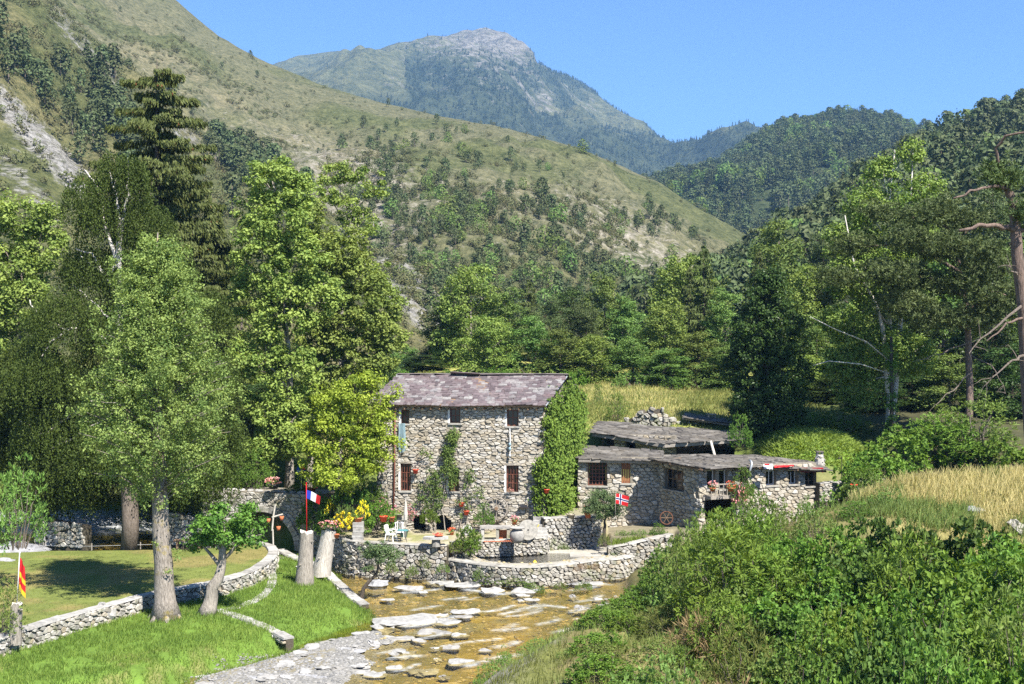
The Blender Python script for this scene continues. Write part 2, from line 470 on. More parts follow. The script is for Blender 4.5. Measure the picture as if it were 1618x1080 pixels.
def Hfun(x, y, full=False):
    x = np.asarray(x, float); y = np.asarray(y, float)
    n1 = fbm(x * 0.35, y * 0.35, 3); n2 = fbm(x * 1.7, y * 1.7, 8)
    col = {}
    h = wl(y) - 0.22 + (n2 - 0.5) * 0.30
    # behind: bank rising to the meadow plateau
    back = np.where(y > 80, 3.0 + smooth(80, 93, y) * 3.9 + np.clip((y - 93) * 0.085, 0, 4) + np.clip((y - 135) * 0.02, 0, 40), 0) + (n1 - 0.5) * 0.8
    kb = smooth(74, 82, y) * smooth(-14, -9, x)
    # left back: the stream runs past, then forest floor
    kl = smooth(88, 94, y) * smooth(-9, -14, x)
    h = h * (1 - kb) + back * kb
    h = h * (1 - kl) + (back * 0.75) * kl
    sd = polysd(x, y, P_LB); k = smooth(-0.1, 1.8, sd)
    h = h * (1 - k) + (0.30 + 0.25 * smooth(0, 6, sd) + (n1 - .5) * .25) * k; col['lb'] = smooth(-.1, .5, sd + (n2 - .5) * 1.2)
    sg = polysd(x, y, P_GR); k = smooth(-0.2, 0.8, sg) * (1 - smooth(0.2, 1.2, sd))
    h = h * (1 - k) + (wl(y) + 0.10 + (n2 - .5) * .12) * k; col['gr'] = smooth(-.6, .1, sg + (n2 - .5)) 
    sd = polysd(x, y, P_LW); k = smooth(0.12, 0.3, sd); h = h * (1 - k) + 1.2 * k; col['lw'] = k
    sd = polysd(x, y, P_PL); k = smooth(0.12, 0.3, sd); h = h * (1 - k) + 1.0 * k; col['pl'] = k
    sd = polysd(x, y, P_POOL); k = smooth(0.0, 0.25, sd); h = h - 0.3 * k
    sd = polysd(x, y, P_TR); k = smooth(0.12, 0.3, sd); h = h * (1 - k) + 1.8 * k; col['tr'] = k
    sd = polysd(x, y, P_W3); k = smooth(0.12, 0.3, sd); h = h * (1 - k) + 2.7 * k; col['w3'] = k
    sd = polysd(x, y, P_W4); k = smooth(0.12, 0.3, sd); h = h * (1 - k) + (1.55 + 0.1 * (x - 5.5)) * k; col['w4'] = k
    sd = polysd(x, y, P_UG); k = smooth(0.1, 0.5, sd) * smooth(-19.2, -16.6, x); h = h * (1 - k) + 3.0 * k + (n1 - .5) * .3 * k; col['ug'] = k
    sd = polysd(x, y, P_RC); k = smooth(0.0, 2.0, sd)
    h = h * (1 - k) + np.maximum(h, 3.0 + np.clip(y - 74, 0, 30) * 0.14 + smooth(84, 92, y) * 1.4) * k
    # right bank
    sd = polysd(x, y, P_RB)
    ramp_ = np.minimum(0.62 * sd, 1.5 + 0.045 * sd) + 2.1 * smooth(52, 60, y) * smooth(5, 10, sd)
    ramp_ = ramp_ + (n1 - .5) * 1.1 * smooth(1, 5, sd) + smooth(56, 73, y) * 2.2 * smooth(14, 22, x) + 0.4 * smooth(60, 52, y) * smooth(3, 9, sd)
    ramp_ = ramp_ - 1.2 * smooth(48, 20, y)
    k = smooth(-0.05, 0.5, sd)
    h = np.where(sd > -0.05, h * (1 - k) + np.maximum(ramp_, -0.3) * k, h); col['rb'] = smooth(0, .8, sd + (n2 - .5) * .8)
    # forest floor on the right beyond the dry meadow
    k = smooth(74, 82, y) * smooth(22, 27, x); h = h * (1 - k) + (6.3 + np.clip(y - 78, 0, 400) * 0.09 + (n1 - .5)) * k
    # grass mound
    g = np.exp(-(((x - 20.2) / 3.4) ** 4 + ((y - 86) / 5.5) ** 4)); h = h + g * np.clip(6.6 - h, 0, 9) * 0.97; col['mound'] = g
    far = smooth(160, 260, y)
    h = h * (1 - far) + 9.5 * far
    return (h, col, n1, n2) if full else h

def H1(x, y):
    return float(Hfun(np.array([x]), np.array([y]))[0])

def axis(segs):
    out = []
    for a, b, s in segs:
        out.append(np.arange(a, b, s))
    out.append(np.array([segs[-1][1]]))
    return np.concatenate(out)

def grid_obj(name, X, Y, Z, mat, attrs=None, smooth_=True):
    ny, nx = X.shape
    mb = MB()
    i = np.arange(ny - 1)[:, None] * nx; j = np.arange(nx - 1)[None]
    q = np.stack([i + j, i + j + 1, i + nx + j + 1, i + nx + j], -1).reshape(-1, 4)
    mb.add(np.stack([X, Y, Z], -1).reshape(-1, 3), q)
    o = mb.build(name, mat, None, smooth_)
    for k, a in (attrs or {}).items():
        at = o.data.attributes.new(k, 'FLOAT_COLOR', 'POINT')
        c = np.ones((X.size, 4), np.float32); c[:, :3] = a.reshape(-1, 3)
        at.data.foreach_set('color', c.ravel())
    return o

def ground_mat(name, s1=1.2, s2=9.0, lo=0.62, hi=1.35, bd=0.06):
    m, n, o = new_mat(name)
    P = pos(n)
    a = N(n, 'Attribute', attribute_name='albedo')
    na = noise(n, s1, 5, 0.65, P); nb = noise(n, s2, 4, 0.7, P)
    f = math_(n, 'ADD', math_(n, 'MULTIPLY', na.outputs[0], 0.55), math_(n, 'MULTIPLY', nb.outputs[0], 0.45))
    c = mixc(n, a.outputs['Color'], ramp(n, [(0.33, (lo, lo, lo)), (0.66, (hi, hi * 0.99, hi * 0.94))], f).outputs[0], 1.0, 'MULTIPLY')
    p = N(n, 'BsdfPrincipled'); p.inputs['Roughness'].default_value = 0.95; p.inputs['Specular IOR Level'].default_value = 0.15
    n.links.new(c, p.inputs['Base Color'])
    n.links.new(bump(n, f, 0.8, bd), p.inputs['Normal'])
    n.links.new(p.outputs[0], o.inputs[0])
    return m

def lerpc(c, k, rgb):
    return c * (1 - k[..., None]) + np.asarray(rgb) * k[..., None]

xs = axis([(-900, -200, 50), (-200, -60, 8), (-60, -28, 0.8), (-28, 14, 0.16), (14, 32, 0.4), (32, 90, 2), (90, 200, 10), (200, 900, 50)])
ys = axis([(6, 40, 1.0), (40, 76, 0.16), (76, 96, 0.4), (96, 140, 1.2), (140, 300, 8), (300, 1000, 50)])
GX, GY = np.meshgrid(xs, ys)
GH, gc, gn1, gn2 = Hfun(GX, GY, True)
gn3 = fbm(GX * 0.12, GY * 0.12, 21)
c = np.zeros(GX.shape + (3,))
c[:] = (0.25, 0.20, 0.065)                                                     # ochre stream bed
c = lerpc(c, smooth(.55, .70, gn1), (0.20, 0.19, 0.13))
c = lerpc(c, smooth(.46, .62, gn3) * .7, (0.15, 0.15, 0.09))
c = lerpc(c, smooth(.60, .72, gn2), (0.40, 0.33, 0.18))
grassy = (0.105, 0.175, 0.03)
c = lerpc(c, smooth(76, 84, GY), (0.09, 0.12, 0.03))
c = lerpc(c, smooth(86, 93, GY) * smooth(-16, -9, GX) * (GX < 23), (0.26, 0.26, 0.075))
c = lerpc(c, gc['gr'], (0.21, 0.205, 0.195))
c = lerpc(c, gc['gr'] * smooth(.5, .62, gn1), (0.20, 0.18, 0.13))
c = lerpc(c, gc['lb'], grassy)
c = lerpc(c, gc['lb'] * smooth(.52, .62, gn1) * smooth(.4, .6, gn2) * .5, (0.20, 0.16, 0.08))
lawn = np.array((0.135, 0.160, 0.042))
c = lerpc(c, gc['lw'], lawn)
c = lerpc(c, gc['lw'] * smooth(.50, .66, gn1), (0.20, 0.175, 0.065))
c = lerpc(c, gc['pl'], (0.33, 0.31, 0.27))
c = lerpc(c, gc['tr'], (0.31, 0.28, 0.20))
c = lerpc(c, gc['tr'] * smooth(.5, .65, gn2), (0.22, 0.22, 0.10))
c = lerpc(c, gc['w3'], (0.25, 0.23, 0.16))
c = lerpc(c, gc['w4'], (0.19, 0.17, 0.12))
c = lerpc(c, gc['ug'], (0.10, 0.09, 0.05))
c = lerpc(c, gc['rb'], (0.13, 0.14, 0.045))
c = lerpc(c, gc['rb'] * smooth(3.2, 1.2, polysd(GX, GY, P_RB) + (gn2 - .5) * 2) * (GY < 56), (0.26, 0.245, 0.20))
c = lerpc(c, gc['rb'] * smooth(.52, .62, gn1), (0.17, 0.15, 0.065))
c = lerpc(c, gc['rb'] * smooth(50, 58, GY) * smooth(16, 20, GX), (0.26, 0.23, 0.09))
c = lerpc(c, smooth(.2, .5, gc['mound']), (0.13, 0.23, 0.035))
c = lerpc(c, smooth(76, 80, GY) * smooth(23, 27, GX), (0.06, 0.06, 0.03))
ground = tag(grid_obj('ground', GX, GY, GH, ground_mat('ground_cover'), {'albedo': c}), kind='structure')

# water: the stream and the pool
def water_mat(name, tint, rip=2.2, foam=True):
    m, n, o = new_mat(name)
    P = pos(n)
    mp = N(n, 'Mapping'); mp.inputs['Scale'].default_value = (0.6, 1.5, 1); n.links.new(P, mp.inputs[0])
    ns = noise(n, rip, 5, 0.65, mp.outputs[0])
    b = bump(n, ns.outputs[0], 0.8, 0.06)
    fr = N(n, 'Fresnel'); fr.inputs['IOR'].default_value = 1.33; n.links.new(b, fr.inputs['Normal'])
    g = N(n, 'BsdfGlossy'); g.inputs['Roughness'].default_value = 0.06; n.links.new(b, g.inputs['Normal'])
    t = N(n, 'BsdfTransparent'); t.inputs[0].default_value = (*tint, 1)
    mx = N(n, 'MixShader'); n.links.new(fr.outputs[0], mx.inputs[0]); n.links.new(t.outputs[0], mx.inputs[1]); n.links.new(g.outputs[0], mx.inputs[2])
    out = mx.outputs[0]
    if foam:
        a = N(n, 'Attribute', attribute_name='foam')
        n2 = noise(n, 5.0, 5, 0.75, mp.outputs[0])
        k = math_(n, 'MULTIPLY', a.outputs['Fac'], ramp(n, [(0.40, (0, 0, 0)), (0.60, (1, 1, 1))], n2.outputs[0]).outputs[0])
        d = N(n, 'BsdfDiffuse'); d.inputs[0].default_value = (0.58, 0.60, 0.60, 1)
        m2 = N(n, 'MixShader'); n.links.new(k, m2.inputs[0]); n.links.new(out, m2.inputs[1]); n.links.new(d.outputs[0], m2.inputs[2])
        out = m2.outputs[0]
    n.links.new(out, o.inputs[0])
    return m

wx = axis([(-62, -14, 0.5), (-14, 14, 0.16)]); wy = axis([(34, 44, .4), (44, 70, 0.16), (70, 96, .5)])
WX, WY = np.meshgrid(wx, wy)
def streak(line, w):
    d = np.full(WX.shape, 1e9)
    for (x1, y1), (x2, y2) in zip(line[:-1], line[1:]):
        ex, ey = x2 - x1, y2 - y1
        t = np.clip(((WX - x1) * ex + (WY - y1) * ey) / (ex * ex + ey * ey), 0, 1)
        d = np.minimum(d, np.hypot(WX - x1 - t * ex, WY - y1 - t * ey))
    return smooth(w, 0, d)
fo = np.zeros(WX.shape)
for ln, w_ in (([W(795, 968, -.1), W(850, 955, -.1), W(890, 958, -.1)], .5), ([W(740, 930, 0), W(790, 937, 0), W(850, 930, 0)], .6), ([W(600, 975, -.1), W(650, 985, -.1), W(720, 972, -.1)], .7),
               ([W(640, 935, 0), W(690, 930, 0)], .5), ([W(880, 915, .1), W(960, 920, .1)], .5), ([W(700, 1020, -.3), W(790, 1010, -.3)], .3), ([W(880, 1000, -.3), W(950, 985, -.2)], .5)):
    fo = np.maximum(fo, streak(ln, w_ * .7) * .7)
rst = random.Random(17)
for _ in range(26):
    sx_ = rst.uniform(600, 930); sy_ = rst.uniform(925, 1060); l_ = rst.uniform(14, 50)
    if sx_ > 985 - (sy_ - 940) * 1.3: continue
    fo = np.maximum(fo, streak([W(sx_, sy_, -.2), W(sx_ + l_ * .5, sy_ - 2, -.2), W(sx_ + l_, sy_ - rst.uniform(3, 9), -.2)], rst.uniform(.22, .4)) * rst.uniform(.4, .8))
fo = np.maximum(fo, smooth(79, 82, WY) * smooth(90, 86, WY) * smooth(-18, -22, WX) * .85)
WZ = wl(WY) + (fbm(WX * 1.1, WY * 1.1, 31) - .5) * .10
water = grid_obj('river', WX, WY, WZ, water_mat('river_water', (0.93, 0.86, 0.62)))
at = water.data.attributes.new('foam', 'FLOAT', 'POINT'); at.data.foreach_set('value', fo.ravel().astype(np.float32))
tag(water, kind='structure')
px_ = np.array([p[0] for p in P_POOL]); py_ = np.array([p[1] for p in P_POOL])
mb = MB(); mb.add(np.stack([px_, py_, np.full(len(px_), 0.93)], -1), [list(range(len(px_)))[::-1]])
tag(mb.build('pool_water', water_mat('pool_water', (0.62, 0.60, 0.48), 3.0, False)), kind='structure')

# ================================================================== hills (real distances)
def ridge(pts, x):
    p = np.array(pts, float)
    return np.interp(x, p[:, 0], p[:, 1])

def hill(name, pxr, line, Yr, Yb, zb, nx, ny, mat, amp, wave, seed, prof=1.0, back=0.35, ridged=False):
    """hill whose crest follows LINE; columns are directions from the valley viewpoint, rows go back from the foot (depth Yb) over the crest (Yr)"""
    px = np.linspace(pxr[0], pxr[1], nx)
    yr = ridge(Yr, px) if isinstance(Yr, list) else np.full(nx, Yr)
    yb = ridge(Yb, px) if isinstance(Yb, list) else np.full(nx, Yb)
    zr = CZ + (CY - ridge(line, px)) / F * yr
    t = np.linspace(0, 1.0 + back, ny)[:, None]
    Y = yb + (yr - yb) * t
    X = (px - CX) / F * Y
    s = np.where(t <= 1, np.clip(t, 0, 1) ** prof, 1 - (t - 1) * 1.1)
    Z = zb + (zr - zb) * s
    if ridged:
        nz = 1 - np.abs(2 * fbm(X / wave, Y / wave * .35, seed, 5) - 1) * 2
    else:
        nz = fbm(X / wave, Y / wave * .45, seed, 5) * 2 - 1
    k = np.clip(t * 4, 0, 1) * np.clip((1.0 - t) * 3 + .10, .10, 1)
    Z = Z + nz * amp * k
    fine = (fbm(X / wave * 7, Y / wave * 7, seed + 9, 3) - .5) * amp * .45 * k
    Z = Z + fine
    return px, X, Y, Z

def scr(X, Y, Z):
    return CX + F * X / Y, CY - F * (Z - CZ) / Y

def hill_mat(name, sc, rockc, shadec, bstr=0.9, bd=1.0, rthr=(0.50, 0.62)):
    "albedo attribute + noise; rock shows where the rockiness attribute and noise agree"
    m, n, o = new_mat(name)
    P = pos(n)
    a = N(n, 'Attribute', attribute_name='albedo'); r = N(n, 'Attribute', attribute_name='rocky')
    na = noise(n, sc, 6, 0.75, P); nb = noise(n, sc * 4, 6, 0.75, P); nc = noise(n, sc * 2.3, 6, 0.72, P)
    f = math_(n, 'ADD', math_(n, 'MULTIPLY', na.outputs[0], 0.5), math_(n, 'MULTIPLY', nb.outputs[0], 0.5))
    c = mixc(n, a.outputs['Color'], ramp(n, [(0.38, (0.42, 0.50, 0.42)), (0.60, (1.4, 1.34, 1.22))], f).outputs[0], 1.0, 'MULTIPLY')
    rk = mixc(n, rockc, shadec, ramp(n, [(0.42, (1, 1, 1)), (0.58, (0, 0, 0))], nb.outputs[0]).outputs[0])
    kk = math_(n, 'ADD', math_(n, 'MULTIPLY', nc.outputs[0], 0.6), math_(n, 'MULTIPLY', r.outputs['Fac'], 0.4))
    c = mixc(n, c, rk, ramp(n, [(rthr[0], (0, 0, 0)), (rthr[1], (1, 1, 1))], kk).outputs[0])
    p = N(n, 'BsdfPrincipled'); p.inputs['Roughness'].default_value = 0.95; p.inputs['Specular IOR Level'].default_value = 0.1
    n.links.new(c, p.inputs['Base Color'])
    n.links.new(bump(n, f, bstr, bd), p.inputs['Normal'])
    n.links.new(p.outputs[0], o.inputs[0])
    return m

def hill_obj(name, X, Y, Z, mat, alb, rocky):
    o = grid_obj(name, X, Y, Z, mat, {'albedo': alb})
    a = o.data.attributes.new('rocky', 'FLOAT', 'POINT'); a.data.foreach_set('value', rocky.ravel().astype(np.float32))
    return tag(o, kind='structure')

HILLS = {}
# --- far mountain
L_M = [(150, 248), (300, 178), (420, 112), (470, 91), (540, 82), (600, 84), (650, 78), (700, 64), (740, 55), (768, 49), (800, 55), (825, 71), (843, 88), (848, 106), (900, 129), (960, 168), (1020, 202), (1070, 246), (1130, 244), (1180, 245), (1260, 262), (1500, 332)]
px, X, Y, Z = hill('m', (150, 1500), L_M, 4200, 2300, 250, 420, 190, None, 150, 620, 5, 0.95, ridged=True)
sx, sy = scr(X, Y, Z)
n1 = fbm(X / 260, Y / 420, 61, 5); n2 = fbm(X / 90, Y / 160, 67, 4)
alb = np.zeros(X.shape + (3,)); alb[:] = (0.14, 0.145, 0.075)
rocky = np.clip(0.75 - np.hypot((sx - 800) / 170, (sy - 90) / 120) * .5, 0, 1) + .12
wood = smooth(.36, .50, n1 * .6 + n2 * .4 + .12 * np.exp(-((sx - 700) / 190) ** 2) - .18 * np.exp(-((sx - 500) / 90) ** 2) - .18 * np.exp(-((sx - 1060) / 70) ** 2) * (sy < 210))
wood = np.maximum(wood * smooth(60, 110, sy + (sx < 640) * -60), smooth(190, 235, sy))
alb = lerpc(alb, wood * .8, (0.045, 0.062, 0.035))
rocky = rocky * (1 - .5 * wood)
HILLS['m'] = (X, Y, Z, sx, sy, wood)
hill_obj('far_mountain', X, Y, Z, hill_mat('mountain_ground', 0.014, (0.33, 0.30, 0.25), (0.13, 0.12, 0.10), 1.0, 30, (0.46, 0.56)), alb, rocky)
# --- wooded hill in the middle distance
L_C = [(820, 366), (900, 354), (960, 341), (1040, 324), (1100, 296), (1170, 254), (1230, 224), (1290, 209), (1330, 204), (1400, 210), (1460, 226), (1530, 246), (1700, 316)]
px, X, Y, Z = hill('c', (820, 1700), L_C, 1700, 750, 60, 200, 90, None, 34, 240, 15, 1.0, ridged=True)
sx, sy = scr(X, Y, Z)
alb = np.zeros(X.shape + (3,)); alb[:] = (0.05, 0.065, 0.03)
HILLS['c'] = (X, Y, Z, sx, sy, np.ones(X.shape))
hill_obj('wooded_hill', X, Y, Z, hill_mat('wooded_hill_ground', 0.03, (0.22, 0.2, 0.15), (0.12, 0.11, 0.08), 1.0, 4, (0.62, 0.72)), alb, np.full(X.shape, .1))
# --- grassy spur running down from the left
L_A = [(-400, -420), (0, -200), (100, -130), (200, -50), (280, 0), (300, 18), (345, 55), (420, 96), (500, 131), (600, 161), (700, 186), (800, 206), (900, 231), (960, 256), (1040, 292), (1100, 330), (1170, 368), (1250, 405), (1330, 440), (1500, 500)]
px, X, Y, Z = hill('a', (-400, 1500), L_A, [(-400, 1000), (300, 850), (1200, 560), (1500, 500)], [(-400, 300), (600, 250), (1500, 260)], 9, 480, 200, None, 22, 95, 25, 0.92)
sx, sy = scr(X, Y, Z)
n1 = fbm(X / 60, Y / 90, 71, 5); n2 = fbm(X / 18, Y / 30, 77, 4)
alb = np.zeros(X.shape + (3,)); alb[:] = (0.138, 0.136, 0.083)
alb = lerpc(alb, smooth(.42, .6, n1), (0.10, 0.11, 0.052))
up = (sy - ridge(L_A, sx))                                          # pixels below the crest
alb = lerpc(alb, smooth(.45, .6, n2) * smooth(40, 120, up) * .6, (0.21, 0.185, 0.125))
alb = lerpc(alb, smooth(110, 220, up + (n2 - .5) * 120) * .7, (0.105, 0.11, 0.052))
rocky = .25 + .24 * np.exp(-((sx - 1000) / 190) ** 2) * smooth(25, 60, up) * smooth(190, 110, up) + .30 * np.exp(-((sx - 560) / 120) ** 2) * smooth(60, 120, up) + .15 * smooth(50, 100, up) - .3 * smooth(40, 15, up)
HILLS['a'] = (X, Y, Z, sx, sy, up)
hill_obj('grassy_hill', X, Y, Z, hill_mat('grassy_hill_ground', 0.13, (0.37, 0.34, 0.285), (0.20, 0.18, 0.14), 1.0, 2.2, (0.51, 0.62)), alb, rocky)
# --- rocky spur in front of it, far left
L_B = [(-400, -420), (-100, -170), (0, -80), (60, -30), (110, 30), (160, 80), (230, 140), (300, 205), (350, 235), (400, 250), (480, 300), (560, 360), (620, 405), (660, 438), (700, 490), (760, 535), (900, 560)]
px, X, Y, Z = hill('b', (-400, 900), L_B, [(-400, 640), (100, 560), (700, 330), (900, 300)], [(-400, 190), (900, 190)], 9, 300, 130, None, 13, 70, 35, 0.95, ridged=True)
sx, sy = scr(X, Y, Z)
n1 = fbm(X / 40, Y / 60, 81, 5); n2 = fbm(X / 10, Y / 20, 87, 4)
alb = np.zeros(X.shape + (3,)); alb[:] = (0.16, 0.15, 0.075)
alb = lerpc(alb, smooth(.4, .62, n1), (0.105, 0.115, 0.05))
def band(x0, y0, x1, y1, w):
    ex, ey = x1 - x0, y1 - y0
    t = np.clip(((sx - x0) * ex + (sy - y0) * ey) / (ex * ex + ey * ey), 0, 1)
    return smooth(w, w * .25, np.hypot(sx - x0 - t * ex, sy - y0 - t * ey))
rocky = .18 + .70 * band(-40, 120, 130, 290, 42) + .48 * band(90, 20, 180, 130, 30) + .5 * band(250, 185, 400, 270, 34) + .5 * band(0, 250, 80, 340, 40) + .6 * band(560, 380, 690, 500, 70)
HILLS['b'] = (X, Y, Z, sx, sy, rocky)
hill_obj('rocky_hill', X, Y, Z, hill_mat('rocky_hill_ground', 0.16, (0.38, 0.365, 0.34), (0.17, 0.16, 0.14), 1.0, 2.5, (0.54, 0.64)), alb, rocky)
# --- wooded slope on the right
L_D = [(1000, 534), (1100, 484), (1180, 439), (1240, 399), (1300, 359), (1350, 322), (1400, 286), (1450, 252), (1500, 226), (1560, 202), (1618, 182), (1700, 144), (2000, 34)]
px, X, Y, Z = hill('d', (1000, 2000), L_D, 520, 150, 10, 160, 100, None, 12, 80, 45, 1.0)
sx, sy = scr(X, Y, Z)
alb = np.zeros(X.shape + (3,)); alb[:] = (0.05, 0.06, 0.028)
HILLS['d'] = (X, Y, Z, sx, sy, np.ones(X.shape))
hill_obj('wooded_slope', X, Y, Z, hill_mat('wooded_slope_ground', 0.1, (0.2, 0.18, 0.14), (0.1, 0.09, 0.07), 1.0, 1.5, (0.64, 0.74)), alb, np.full(X.shape, .1))

# ------------------------------------------------------------------ scattering on the hills
def scatter_pts(key, n, seed, dens=None, tmax=1.02):
    "random points on a hill's face, thinned by dens(sx, sy, x, y)"
    X, Y, Z, sx, sy, _ = HILLS[key]
    ny, nx = X.shape
    rng = np.random.default_rng(seed)
    rows = int(ny * tmax / 1.35)
    # area weighting in world space
    fi = rng.random(n * 6) ** 0.75 * (rows - 2); fj = rng.random(n * 6) * (nx - 2)
    i = fi.astype(int); j = fj.astype(int); a = fi - i; b = fj - j
    def s(A):
        return (A[i, j] * (1 - a) * (1 - b) + A[i + 1, j] * a * (1 - b) + A[i, j + 1] * (1 - a) * b + A[i + 1, j + 1] * a * b)
    x, y, z, u, v = s(X), s(Y), s(Z), s(sx), s(sy)
    ok = (u > -30) & (u < 1650) & (v > -40)
    if dens is not None:
        ok &= rng.random(len(x)) < dens(u, v, x, y)
    idx = np.nonzero(ok)[0][:n]
    return x[idx], y[idx], z[idx], u[idx], v[idx]

def leaf_quads(rng, C, out, L, Wd, up=0.5, rnd=0.7, fold=0.15, D=None):
    n = len(C)
    Nn = nrm(out + np.array([0, 0, up]) + rng.normal(0, rnd, (n, 3)))
    if D is None:
        D = nrm(np.cross(Nn, rng.normal(0, 1, (n, 3))))
    S = nrm(np.cross(D, Nn))
    Ls = (L * rng.uniform(.65, 1.3, n))[:, None]; Ws = (Wd * rng.uniform(.7, 1.25, n))[:, None]
    V = np.stack([C - D * Ls / 2, C + S * Ws / 2 + Nn * Ws * fold, C + D * Ls / 2, C - S * Ws / 2 + Nn * Ws * fold], 1).reshape(-1, 3)
    q = np.arange(4 * n).reshape(n, 4)
    return V, q

def far_tree(name, seed, H, Rr, kind, n, mats, leaf=.16):
    "small far tree in one mesh: trunk and crown of leaf-sprays; origin at the foot"
    rng = np.random.default_rng(seed); mb = MB()
    mb.tube([(0, 0, -.3), (0.02 * H, 0, H * .5), (0, 0, H * .9)], [H * .022, H * .014, H * .004], 5, .5, 1)
    t = rng.random(n); an = rng.random(n) * 2 * math.pi
    if kind == 'cone':
        t = 1 - np.sqrt(t); rad = Rr * (1 - t) * (0.75 + .35 * np.sin(t * 37)) * rng.uniform(.55, 1.05, n); z = H * (.08 + .92 * t)
    elif kind == 'pine':
        t = t ** .7; rad = Rr * np.sqrt(np.clip(1 - (2 * t - .75) ** 2 / 1.7, .05, 1)) * rng.uniform(.4, 1.05, n) * (.8 + .3 * np.sin(an * 3 + t * 9)); z = H * (.18 + .82 * t)
    else:
        rad = Rr * np.sqrt(np.clip(1 - (2 * t - 1) ** 2, .03, 1)) * rng.uniform(.5, 1.05, n) * (.85 + .25 * np.sin(an * 4 + t * 8)); z = H * (.05 + .95 * t)
    C = np.stack([rad * np.cos(an), rad * np.sin(an), z], -1)
    out = np.stack([np.cos(an), np.sin(an), np.zeros(n)], -1)
    D = None
    if kind == 'cone':
        D = nrm(out + np.array([0, 0, -.45]) + rng.normal(0, .25, (n, 3)))
    V, q = leaf_quads(rng, C, out * .8, H * leaf, H * leaf * .62, .55, .4, D=D)
    mb.add(V, q, np.repeat(np.clip(rng.normal(.45, .25, n), 0, 1), 4))
    return mb.mesh(name, mats)

FT = {
    'pine': [far_tree('hill_pine', 100 + i, 1.0, .36, 'pine', 230, [M['l_far'], M['bark']], .11) for i in range(3)],
    'cone': [far_tree('fir_tree', 110 + i, 1.0, .24, 'cone', 260, [M['l_far'], M['darkbark']], .10) for i in range(3)],
    'round': [far_tree('round_bush', 120 + i, 1.0, .50, 'round', 220, [M['l_mid'], M['bark']], .13) for i in range(2)],
}
mm = leaf_mat('far_scrub', (0.075, 0.080, 0.030), (0.145, 0.150, 0.060), 0.12, 0.6, hue=0.06)
FT['scrub'] = [far_tree('low_scrub', 130 + i, 1.0, .8, 'round', 60, [mm, M['bark']], .3) for i in range(2)]

def gn_stuff(name, pts, scl, rot, mesh, label):
    "a mass of alike far plants: one object, geometry nodes put MESH on each point"
    src = bpy.data.objects.get('seed_' + mesh.name)
    me = bpy.data.meshes.new(name)
    me.vertices.add(len(pts)); me.vertices.foreach_set('co', np.asarray(pts, np.float32).ravel())
    a = me.attributes.new('scl', 'FLOAT', 'POINT'); a.data.foreach_set('value', np.asarray(scl, np.float32))
    a = me.attributes.new('rot', 'FLOAT', 'POINT'); a.data.foreach_set('value', np.asarray(rot, np.float32))
    o = link(bpy.data.objects.new(name, me))
    src = bpy.data.objects.new('pattern_' + name, mesh)        # only referenced by the node tree, never linked to the scene
    g = bpy.data.node_groups.new(name, 'GeometryNodeTree')
    g.interface.new_socket('Geometry', in_out='INPUT', socket_type='NodeSocketGeometry')
    g.interface.new_socket('Geometry', in_out='OUTPUT', socket_type='NodeSocketGeometry')
    gi = g.nodes.new('NodeGroupInput'); gg = g.nodes.new('NodeGroupOutput')
    oi = g.nodes.new('GeometryNodeObjectInfo'); oi.inputs['Object'].default_value = src; oi.inputs['As Instance'].default_value = True
    ip = g.nodes.new('GeometryNodeInstanceOnPoints')
    s = g.nodes.new('GeometryNodeInputNamedAttribute'); s.data_type = 'FLOAT'; s.inputs[0].default_value = 'scl'
    r = g.nodes.new('GeometryNodeInputNamedAttribute'); r.data_type = 'FLOAT'; r.inputs[0].default_value = 'rot'
    cx = g.nodes.new('ShaderNodeCombineXYZ')
    g.links.new(r.outputs[0], cx.inputs[2])
    g.links.new(gi.outputs[0], ip.inputs['Points']); g.links.new(oi.outputs['Geometry'], ip.inputs['Instance'])
    g.links.new(cx.outputs[0], ip.inputs['Rotation']); g.links.new(s.outputs[0], ip.inputs['Scale'])
    g.links.new(ip.outputs[0], gg.inputs[0])
    md = o.modifiers.new('plants', 'NODES'); md.node_group = g
    return tag(o, label, None, None, 'stuff')

def plant_far(key, n, seed, dens, hrange, meshes, name, label, single=0, slabel=None, group=None, cat='tree', sname=None):
    x, y, z, u, v = scatter_pts(key, n, seed, dens)
    rng = np.random.default_rng(seed + 1)
    h = rng.uniform(hrange[0], hrange[1], len(x)) * rng.choice([.75, 1, 1, 1.15], len(x)); rot = rng.random(len(x)) * 6.28
    app = h / y
    order = np.argsort(-app)
    vis = [k for k in order if 0 <= u[k] <= 1618 and v[k] > -5]
    one = set(vis[:single])
    for k in list(one):
        o = bpy.data.objects.new(sname or meshes[0].name.split('.')[0], meshes[int(k) % len(meshes)])
        o.location = (x[k], y[k], z[k] - .02 * h[k]); o.scale = (h[k],) * 3; o.rotation_euler = (0, 0, rot[k])
        link(o); tag(o, slabel, cat, group)
    rest = [k for k in range(len(x)) if k not in one]
    for i, me in enumerate(meshes):
        r_ = rest[i::len(meshes)]
        if r_:
            gn_stuff(name, np.stack([x[r_], y[r_], z[r_] - .02 * h[r_]], -1), h[r_], rot[r_], me, label)

